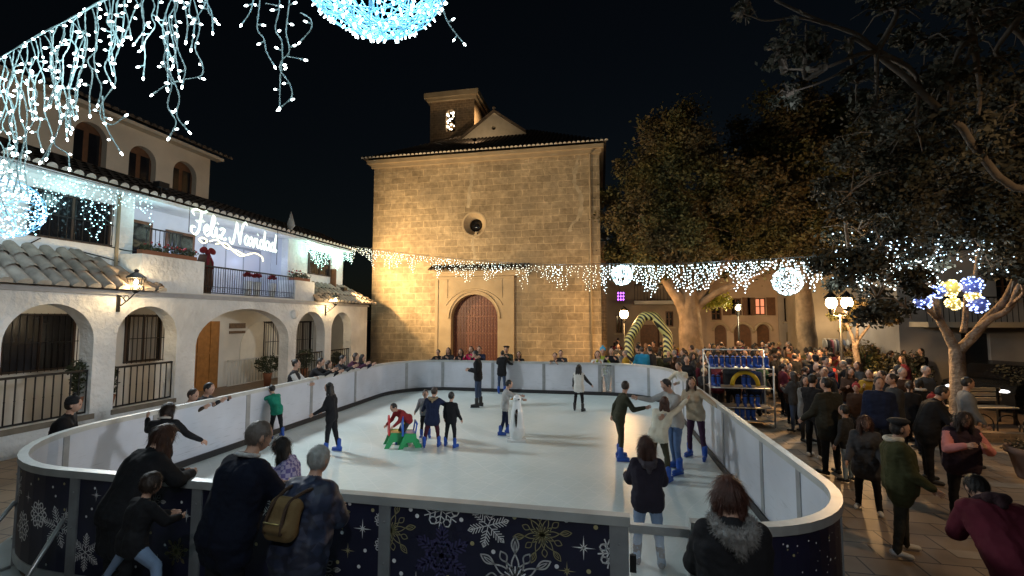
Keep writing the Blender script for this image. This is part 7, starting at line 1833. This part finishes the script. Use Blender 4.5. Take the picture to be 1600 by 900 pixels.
person('tall man in a wide dark olive coat with his back turned', onZ(1300, 742, 0), 20, 0, 'people walking right of the rink', h=1.80, heavy=.025, bulk=.045, head=(4, 15), armL=(18, 14, 30, 0), armR=(18, 14, 30, 0), coat=.4, top=cloth((0.028, 0.027, 0.020)), bottom=BLACK, shoe=BLACK_SHOE, hair='short', haircol=BLK, voxel=.016)
person('child in pale blue camouflage trousers beside the tall olive coat', onZ(1326, 752, 0), 40, 0, 'people walking right of the rink', h=1.35, child=.3, top=cloth((0.03, 0.03, 0.03)), bottom=mat('camo_trousers', (0.25, 0.33, 0.40), .9, var=.6, vscale=14), shoe=BLACK_SHOE, haircol=BLK, voxel=.018)
person('person in black with a white belt standing right of the rack', onZ(1274, 716, 0), -60, 0, 'people walking right of the rink', h=1.74, bulk=.03, armL=(20, 8, 60, 10), armR=(20, 8, 60, 10), top=BLACK, bottom=BLACK, shoe=WHITE_SHOE, haircol=BLK, voxel=.018)
person('man in a navy jacket with his back to the twin lamp', at_head(1372, 588, 1.75), 150, 0, 'people walking right of the rink', h=1.76, heavy=.02, bulk=.04, head=(6, 20), top=NAVY, bottom=BLACK, shoe=BLACK_SHOE, haircol=BRN, voxel=.018)
person('large hunched man in a black coat between beret and kerb', at_head(1443, 598, 1.74), -110, 0, 'people walking right of the rink', h=1.76, heavy=.04, bulk=.045, lean=16, head=(16, 0), armL=(30, 14, 50, 10), armR=(30, 14, 50, 10), coat=.4, top=BLACK, bottom=BLACK, shoe=BLACK_SHOE, haircol=BLK, voxel=.018)
person('person in a maroon coat by the small lamp-lit tree', at_head(1412, 556, 1.7), 60, 0, 'people walking right of the rink', h=1.72, heavy=.03, bulk=.05, coat=.5, top=MAROON, bottom=BLACK, shoe=BLACK_SHOE, hair='long', haircol=BRN, female=True, voxel=.02)
person('person in black photographing from beyond the park bench', at_head(1440, 548, 1.72), 100, 0.1, 'people walking right of the rink', h=1.72, armL=(60, 10, 80, 20), armR=(60, 10, 80, 20), top=BLACK, bottom=BLACK, shoe=BLACK_SHOE, hair='bob', haircol=BLK, female=True, voxel=.02)

# penguin-shaped aid
gx, gy = onZ(808, 689, ICE)
pg = thing('penguin_skating_aid', 'white plastic penguin-shaped skating aid with a dark flipper', 'skating aid', (gx, gy, ICE), R(100))
r = MB(); cone(r, (0, 0, .20), (0, 0, .62), .185, .14); cone(r, (0, 0, .62), (0, 0, .88), .13, .085); r.ball((0, 0, .93), .10, 12, 8); cone(r, (0, .02, .10), (0, 0, .25), .14, .19)
c, f = remesh(r, .016, 4); b = MB(); b.v = [tuple(p) for p in c]; b.f = f; b.m = [0] * len(f); b.smooth = [True] * len(f); b.build('body', mat('white_plastic', (.72, .74, .74), .3), pg)
for s_ in (-1, 1):
    b = MB(); b.tube(catmull([(s_ * .10, 0, .72), (s_ * .185, .02, .62), (s_ * .205, .02, .46), (s_ * .19, .02, .34)], 5), [.012, .02, .028, .032, .035, .035, .034, .033, .03, .028, .026, .024, .02, .016, .01, .006], 8); b.build('flipper', M_eye, pg)
    b = MB(); b.tube([(s_ * .07, -.02, .92), (s_ * .17, -.05, .95)], .016, 8); b.build('handle', M_eye, pg)
    b = MB(); b.bx(s_ * .09 - .05, s_ * .09 + .05, -.2, .22, 0.0, .05); b.build('foot', mat('white_plastic', (.72, .74, .74), .3), pg)
b = MB(); b.tube([(0, .09, .93), (0, .17, .91)], [.025, .005], 8); b.build('beak', mat('orange_plastic', (.5, .22, .03), .4), pg)
# colourful seat aid: two side-by-side ones
def seat_aid(label, u, v, cb, cs, cl, rz):
    x, y = onZ(u, v, ICE); root = thing('seat_skating_aid', label, 'skating aid', (x, y, ICE), R(rz), 'seat-shaped skating aids')
    mk = lambda c: mat('toy_plastic_%d_%d_%d' % tuple(int(q * 100) for q in c), c, .35)
    b = MB(); 
    for s_ in (-1, 1): b.holes([(-.26, 0), (-.16, 0), (-.08, .12), (.04, .12), (.10, 0), (.24, 0), (.22, .07), (.14, .12), (.11, .30), (-.12, .32), (-.19, .16)], [], lambda a, z, d, s_=s_: (s_ * .17 + d * s_, a, z), 0, .03)
    b.build('side_panel', mk(cs), root)
    b = MB(); b.bx(-.17, .17, -.12, .11, .26, .30); b.build('seat', mk(cl), root)
    b = MB(); b.holes(arch_pts(-.18, .18, .26, .66, 10, .2), [[(.08 * math.cos(2 * PI * i / 10), .54 + .05 * math.sin(2 * PI * i / 10)) for i in range(10)]], lambda a, z, d: (a, -.18 + d, z), 0, .035); b.build('backrest', mk(cb), root)
    b = MB(); b.tube([(-.2, .13, .5), (.2, .13, .5)], .02, 8); b.tube([(-.17, .10, .3), (-.17, .13, .5)], .018, 6); b.tube([(.17, .10, .3), (.17, .13, .5)], .018, 6); b.build('handlebar', mk(cl), root)
    for s_ in (-1, 1): b = MB(); b.ball((s_ * .18, .26, .06), (.03, .05, .05), 8, 5); b.build('runner_cap', WHITE, root)
seat_aid('red-backed seat skating aid with green and yellow sides', 619, 696, (.55, .03, .03), (.02, .28, .09), (.62, .52, .04), -60)
seat_aid('blue-backed seat skating aid with green sides', 640, 697, (.03, .12, .50), (.02, .28, .09), (.03, .12, .50), -60)

# ------------------------------------------------------------------ the crowd: individuals copied from a few figures
VAR = [('short black hair', dict(h=1.74, hair='short', haircol=BLK, bulk=.03)), ('long brown hair', dict(h=1.62, hair='long', haircol=BRN, bulk=.03, female=True)), ('black beanie', dict(h=1.75, hair='beanie', haircol=(.012, .012, .014), bulk=.035)),
       ('grey hair', dict(h=1.68, hair='short', haircol=GRY, bulk=.03, heavy=.04)), ('blonde bob', dict(h=1.63, hair='bob', haircol=(.30, .19, .09), bulk=.03, female=True)), ('long black hair', dict(h=1.60, hair='long', haircol=BLK, bulk=.03, female=True, coat=.5)),
       ('brown ponytail', dict(h=1.60, hair='ponytail', haircol=BRN, bulk=.03, female=True)), ('cream bobble hat', dict(h=1.35, hair='beanie', haircol=(.45, .38, .25), bulk=.03, child=.3)), ('brown hair, fur hood', dict(h=1.72, hair='short', haircol=BRN, bulk=.035, hood=((.2, .15, .1), 'fur'))),
       ('red bobble hat', dict(h=1.30, hair='beanie', haircol=(.30, .03, .03), bulk=.03, child=.4)), ('dark hair, pale scarf', dict(h=1.66, hair='bob', haircol=BLK, bulk=.03, female=True, hood=((.45, .40, .34), 'scarf'))), ('bald crown', dict(h=1.72, hair='bald_crown', haircol=BLK, bulk=.03, heavy=.03))]
COLS = [('black', (.014, .014, .016)), ('charcoal', (.04, .04, .042)), ('navy', (.014, .02, .05)), ('dark brown', (.055, .03, .02)), ('olive', (.06, .06, .03)), ('maroon', (.11, .018, .028)), ('grey', (.17, .17, .17)), ('beige', (.34, .26, .17)),
        ('dark green', (.02, .06, .035)), ('rust', (.25, .08, .03)), ('cream', (.50, .43, .32)), ('blue', (.03, .08, .22)), ('red', (.33, .03, .03)), ('mustard', (.36, .22, .03))]
CW = [24, 18, 14, 11, 7, 5, 4, 1.6, 5, 1.2, 1.2, 2, 1.4, .8]
arms_ = [((10, 8, 20, 5), (8, 8, 25, 5)), ((30, 8, 80, 25), (28, 8, 85, 25)), ((12, 10, 12, 0), (45, 8, 80, 10))]
masters = []
for i, (d, kw) in enumerate(VAR):
    a = arms_[i % 3]; bt_ = [BLACK, DJEANS, CHAR][i % 3]
    parts, info = person_meshes(voxel=.03, top=M_crowdtop, bottom=bt_, shoe=BLACK_SHOE, armL=a[0], armR=a[1], head=((4, 0), (8, 20), (2, -25))[i % 3], **kw)
    masters.append([(pn, mb, ms) for pn, (mb, ms) in parts.items()])
cache = {}
def crowd_person(vi, loc, rz, s, col, label):
    o = None
    if vi not in cache:
        lst = []
        for pn, mb, ms in masters[vi]:
            nm = 'person' if pn == 'body' else {'shoeL': 'shoe', 'shoeR': 'shoe'}.get(pn, pn)
            x = mb.build(nm, ms, o)
            if o is None: o = x
            lst.append(x)
        cache[vi] = lst
    else:
        for x in cache[vi]:
            c = x.copy(); COL.objects.link(c)
            if o is None: o = c
            else: c.parent = o
    o.location = (loc[0], loc[1], 0); o.rotation_euler = (0, 0, R(rz)); o.scale = (s, s, s); o.color = (*col, 1)
    tag(o, label, 'person', 'people in the crowd')
rg = random.Random(21); pts_c = []; tries = 0
taken = [(o.location.x, o.location.y) for o in bpy.data.objects if o.name.startswith('person') and o.parent is None]
def ok(x, y):
    if x > 8.0 and 12.5 < y < 19.8: return False                 # planted strip
    if rx0 - .5 < x < rx0 + rw_ + .35 and ry0 - .9 < y < ry0 + rd_ + .4: return False
    if x < 2.7 and y < 17.8: return False
    if x > 7.3 and y < 12.9: return False
    if x < 0.5 and y > 21.5: return False
    if x < 4.6 and y < 13.6: return False
    if math.dist((x, y), (4.05, 22)) < 1.0 or math.dist((x, y), (9.4, 23.5)) < .9 or math.dist((x, y), (1.05, 21.3)) < .4: return False
    if abs(y - 19.6) < .5 and .4 < x < 3.4: return False
    # leave the lit paving near the rink open
    if y < (10.6 if x > 5.6 else 11.9): return False
    if x > 12.2 + (y - 20) * .2: return False
    return True
while len(pts_c) < 225 and tries < 20000:
    tries += 1
    y = 10.6 + 15.0 * rg.random() ** 1.2; x = rg.uniform(0.6, 12.5)
    if x > 7.9 and y < 19.8: continue
    if not ok(x, y): continue
    if any(math.dist((x, y), p) < 0.50 for p in pts_c) or any(math.dist((x, y), p) < 0.6 for p in taken): continue
    pts_c.append((x, y))
def where(x, y):
    if y < 13.2: return 'at the crowd front'
    if x < 5.0 and 13.2 <= y < 16.2: return 'right behind the skate rack'
    if x < 3.2 and y < 19: return 'between barrier and striped arch'
    if x < 3.2: return 'beyond the striped arch'
    if math.dist((x, y), (4.05, 22)) < 2.6: return 'by the plane trunk'
    if math.dist((x, y), (7.4, 16)) < 1.6: return 'under the twin street lamp'
    if y > 22.5 and x > 8.5: return 'before the clothes shop'
    if y > 22.5: return 'before the peach house doors'
    if x > 6.3 and y < 16: return 'beside the brick kerb'
    if x > 6.6: return 'near the small lamp-lit tree'
    if y < 16.5: return 'in mid crowd right of rack'
    return 'in mid crowd behind the rack'
seen = set()
for (x, y) in sorted(pts_c, key=lambda p: p[1]):
    for _ in range(400):
        vi = rg.randrange(len(VAR)); ci = rg.choices(range(len(COLS)), CW)[0]; fk = rg.randrange(3)
        rz = (rg.uniform(-35, 35), rg.uniform(145, 215), rg.choice((-1, 1)) * rg.uniform(70, 110))[fk]
        facing = ('from behind', 'facing the rink', 'sideways')[fk]
        lab = '%s in %s %s %s' % (VAR[vi][0], COLS[ci][0], facing, where(x, y))
        if lab not in seen: break
    seen.add(lab)
    crowd_person(vi, (x, y), rz, rg.uniform(.94, 1.06), COLS[ci][1], 'person, ' + lab)
# ------------------------------------------------------------------ night sky, lamps
world = bpy.data.worlds.new('World'); sc.world = world; world.use_nodes = True
nt = world.node_tree; bg = nt.nodes['Background']
sky = nt.nodes.new('ShaderNodeTexSky'); sky.sky_type = 'NISHITA'; sky.sun_disc = False
sky.sun_elevation = R(12); sky.sun_rotation = R(200)
nt.links.new(sky.outputs['Color'], bg.inputs['Color']); bg.inputs['Strength'].default_value = 0.0013
moon = bpy.data.lights.new('moon', 'SUN'); moon.energy = 0.004; moon.angle = R(0.5); moon.color = (0.8, 0.88, 1)
mo = bpy.data.objects.new('moon', moon); COL.objects.link(mo); mo.rotation_euler = (R(78), 0, R(-20))

COOL = (0.74, 0.92, 1.0); WARM = (1.0, 0.62, 0.26); NEUT = (1.0, 0.93, 0.80)
# glow of the strung lights: real lamps set among the bulbs of every garland and ball
for i in range(9):
    t = (i + .5) / 9; p = Vector((GA[0], GA[1], 0)).lerp(Vector((GB[0], GB[1], 0)), t)
    pt_light('garland_glow', (p.x, p.y - .1, 5.3 - 1.4 * t), 34, (0.80, 0.94, 1.0), .12)
for c, w in ((c1, 55), (c2, 80)): pt_light('ball_glow', c, w, COOL, .3)
pt_light('ball_glow', (-11.0, yb_l, zb_l), 60, (0.6, 0.82, 1.0), .4)
pt_light('ball_glow', cb3, 70, (0.6, 0.88, 1.0), .3)
for u, v in ((20, 140), (120, 90), (240, 70)): pt_light('icicle_glow', at_depth(u, v, 2.4), 9, (0.75, 0.95, 1.0), .15)
for y in (4.0, 6.2, 8.4, 10.4): pt_light('icicle_glow', (UX + .45, y, EV - .55), 9, (0.55, 0.95, 0.95), .15)
for y in (17.3, 18.7, 20.1): pt_light('icicle_glow', (UX + .45, y, EV - .5), 13, (0.60, 1.0, 0.85), .15)
# the lit sign: blue-white wash on the balcony wall
for y in (yb1 - .6, yb1 + 1.0, yb1 + 2.6, yb2 - .4): pt_light('sign_glow', (SX - .30, y, 5.15), 13, (0.50, 0.62, 1.0), .12)
# lamps
pt_light('lantern_light', LAMPS[0], 110, (1.0, 0.70, 0.36), .08)
pt_light('lantern_light', LAMPS[1], 120, (1.0, 0.66, 0.30), .08)
pt_light('street_light', LAMPS[2] + Vector((0, -.35, 0)), 330, (1.0, 0.55, 0.20), .1)
pt_light('street_light', LAMPS[3] + Vector((0, -.05, -.2)), 1000, (1.0, 0.58, 0.24), .15)
pt_light('street_light', LAMPS[4] + Vector((0, -.3, 0)), 260, (1.0, 0.78, 0.45), .1)
pt_light('shop_light', (X25(1295), 23.9, 2.6), 45, (1.0, 0.78, 0.5), .1)
# unseen ceiling lamps added to brighten the arcade
for y in (5.4, 9.2, 14.2, 18.4):
    cl = thing('fill_ceiling_lamp', 'added fill lamp under the arcade ceiling ' + {5.4: 'at its near end', 9.2: 'behind the pillar of the left wall lantern', 14.2: 'of the wide arch', 18.4: 'behind the far pillar'}[y], 'ceiling lamp', (WX - 1.3, y, 3.40), group='added fill lamps of the arcade')
    m = MB(); m.lathe([(.12, -.06), (.13, -.01), (.05, 0)], (0, 0, 0), 14); m.build('shade', mat('opal_glass', (.8, .78, .7), .3, emit=(1, .85, .62), estr=1.5), cl)
    pt_light('arcade_fill_light', (WX - 1.3, y, 3.25), 14, (1.0, 0.84, 0.62), .08)
# floodlights fixed to the white house: one on the church front, one added over the rink as fill
flood = thing('floodlight', 'small black floodlight above the far small tiled roof aimed at the church', 'floodlight', (WX - .38, 19.95, 4.32))
m = MB(); m.bx(-.1, .12, -.12, .12, -.08, .08); m.build('housing', M_iron, flood); m = MB(); m.bx(-.37, -.1, -.02, .02, -.02, .02); m.build('bracket', M_iron, flood)
spot('church_flood_spot', (WX - .22, 20.12, 4.36), (-6.5, 23.0, 6.6), 2000, (1.0, 0.64, 0.28), 150, 0.7, .06)
spot('church_flood_spot', (WX + .62, 14.5, 4.1), (-5.5, 23.0, 7.2), 2900, (1.0, 0.72, 0.40), 110, 0.9, .12)  # extra fill spot added for the church front, no fixture
flood = thing('floodlight', 'added fill floodlight on the white house eave aimed at the ice', 'floodlight', (UX + .5, yb0 + .3, EV + .35))
m = MB(); m.bx(-.1, .12, -.15, .15, -.08, .08); m.build('housing', M_iron, flood); m = MB(); m.bx(-.02, .02, -.02, .02, -.32, -.08); m.build('bracket', M_iron, flood)
spot('rink_fill_flood', (UX + .75, yb0 + .3, EV + .35), (-1.5, 10.5, 0), 2500, (0.86, 0.95, 1.0), 105, 0.7, .6)

# unseen fill lamps added beyond the frame, built as street lamps
for (x, y, lab, w, c, tg_, an_) in ((1.2, -2.8, 'added fill street lamp, unseen, behind the camera at the near end of the rink', 480, (0.92, 0.96, 1.0), (-6, 9, 1.0), 105), (7.4, 4.0, 'added fill street lamp, unseen, outside the frame right of the near rink corner', 700, (1.0, 0.66, 0.36), (6.5, 12, 0), 100)):
    q = street_lamp(lab, x, y, 6.6, r=.12); spot('street_light', q + Vector((0, 0.1, -.35)), tg_, w, c, an_, .6, .15)
spot('street_light', (7.15, 4.1, 5.2), (-12, 11.5, 2.2), 3200, (0.90, 0.95, 1.0), 46, .8, .5)  # added cool fill aimed at the white house from the unseen right-hand lamp
flood = thing('floodlight', 'added floodlight on the church roof lighting the bell tower', 'floodlight', (gt[0], GY + 1.2, gt[1] + .36))  # floodlight added to brighten the bell tower
m = MB(); m.bx(-.12, .12, -.1, .1, -.08, .08); m.build('housing', M_iron, flood); m = MB(); m.bx(-.02, .02, -.02, .02, -.25, -.08); m.build('bracket', M_iron, flood)
spot('tower_fill_flood', (gt[0] - .14, GY + 1.2, gt[1] + .36), (-9.0, BY + .8, 15.2), 420, (1.0, 0.68, 0.36), 100, 0.8, .1)

flood = thing('floodlight', 'added floodlight low on the church roof lighting the plastered gable', 'floodlight', (-6.9, CY + .9, 12.95))  # extra floodlight put in to lift the gable out of the dark
m = MB(); m.bx(-.1, .1, -.08, .08, -.06, .06); m.build('housing', M_iron, flood); m = MB(); m.bx(-.02, .02, -.02, .02, -.25, -.06); m.build('bracket', M_iron, flood)
spot('gable_fill_flood', (-6.9, CY + .95, 13.08), (-7.0, GY + .3, 14.9), 130, (1.0, 0.74, 0.46), 150, 0.8, .1)
for o_ in bpy.data.objects:
    l_ = o_.get('label')
    if l_ and len(l_.replace(',', ' ').split()) > 16: print('LONG', o_.name, l_)
vs_ = sc.view_settings
vs_.view_transform = 'Standard'; vs_.look = 'None'; vs_.exposure = 0; vs_.gamma = 1
sc.render.engine = 'CYCLES'
cy = sc.cycles
cy.use_denoising = True
try: cy.denoiser = 'OPENIMAGEDENOISE'
except Exception: pass
cy.use_light_tree = True
cy.max_bounces = 5; cy.diffuse_bounces = 3; cy.glossy_bounces = 3; cy.transparent_max_bounces = 12; cy.transmission_bounces = 4
cy.sample_clamp_indirect = 4; cy.caustics_reflective = False; cy.caustics_refractive = False
bpy.data.scenes.remove(TMP)
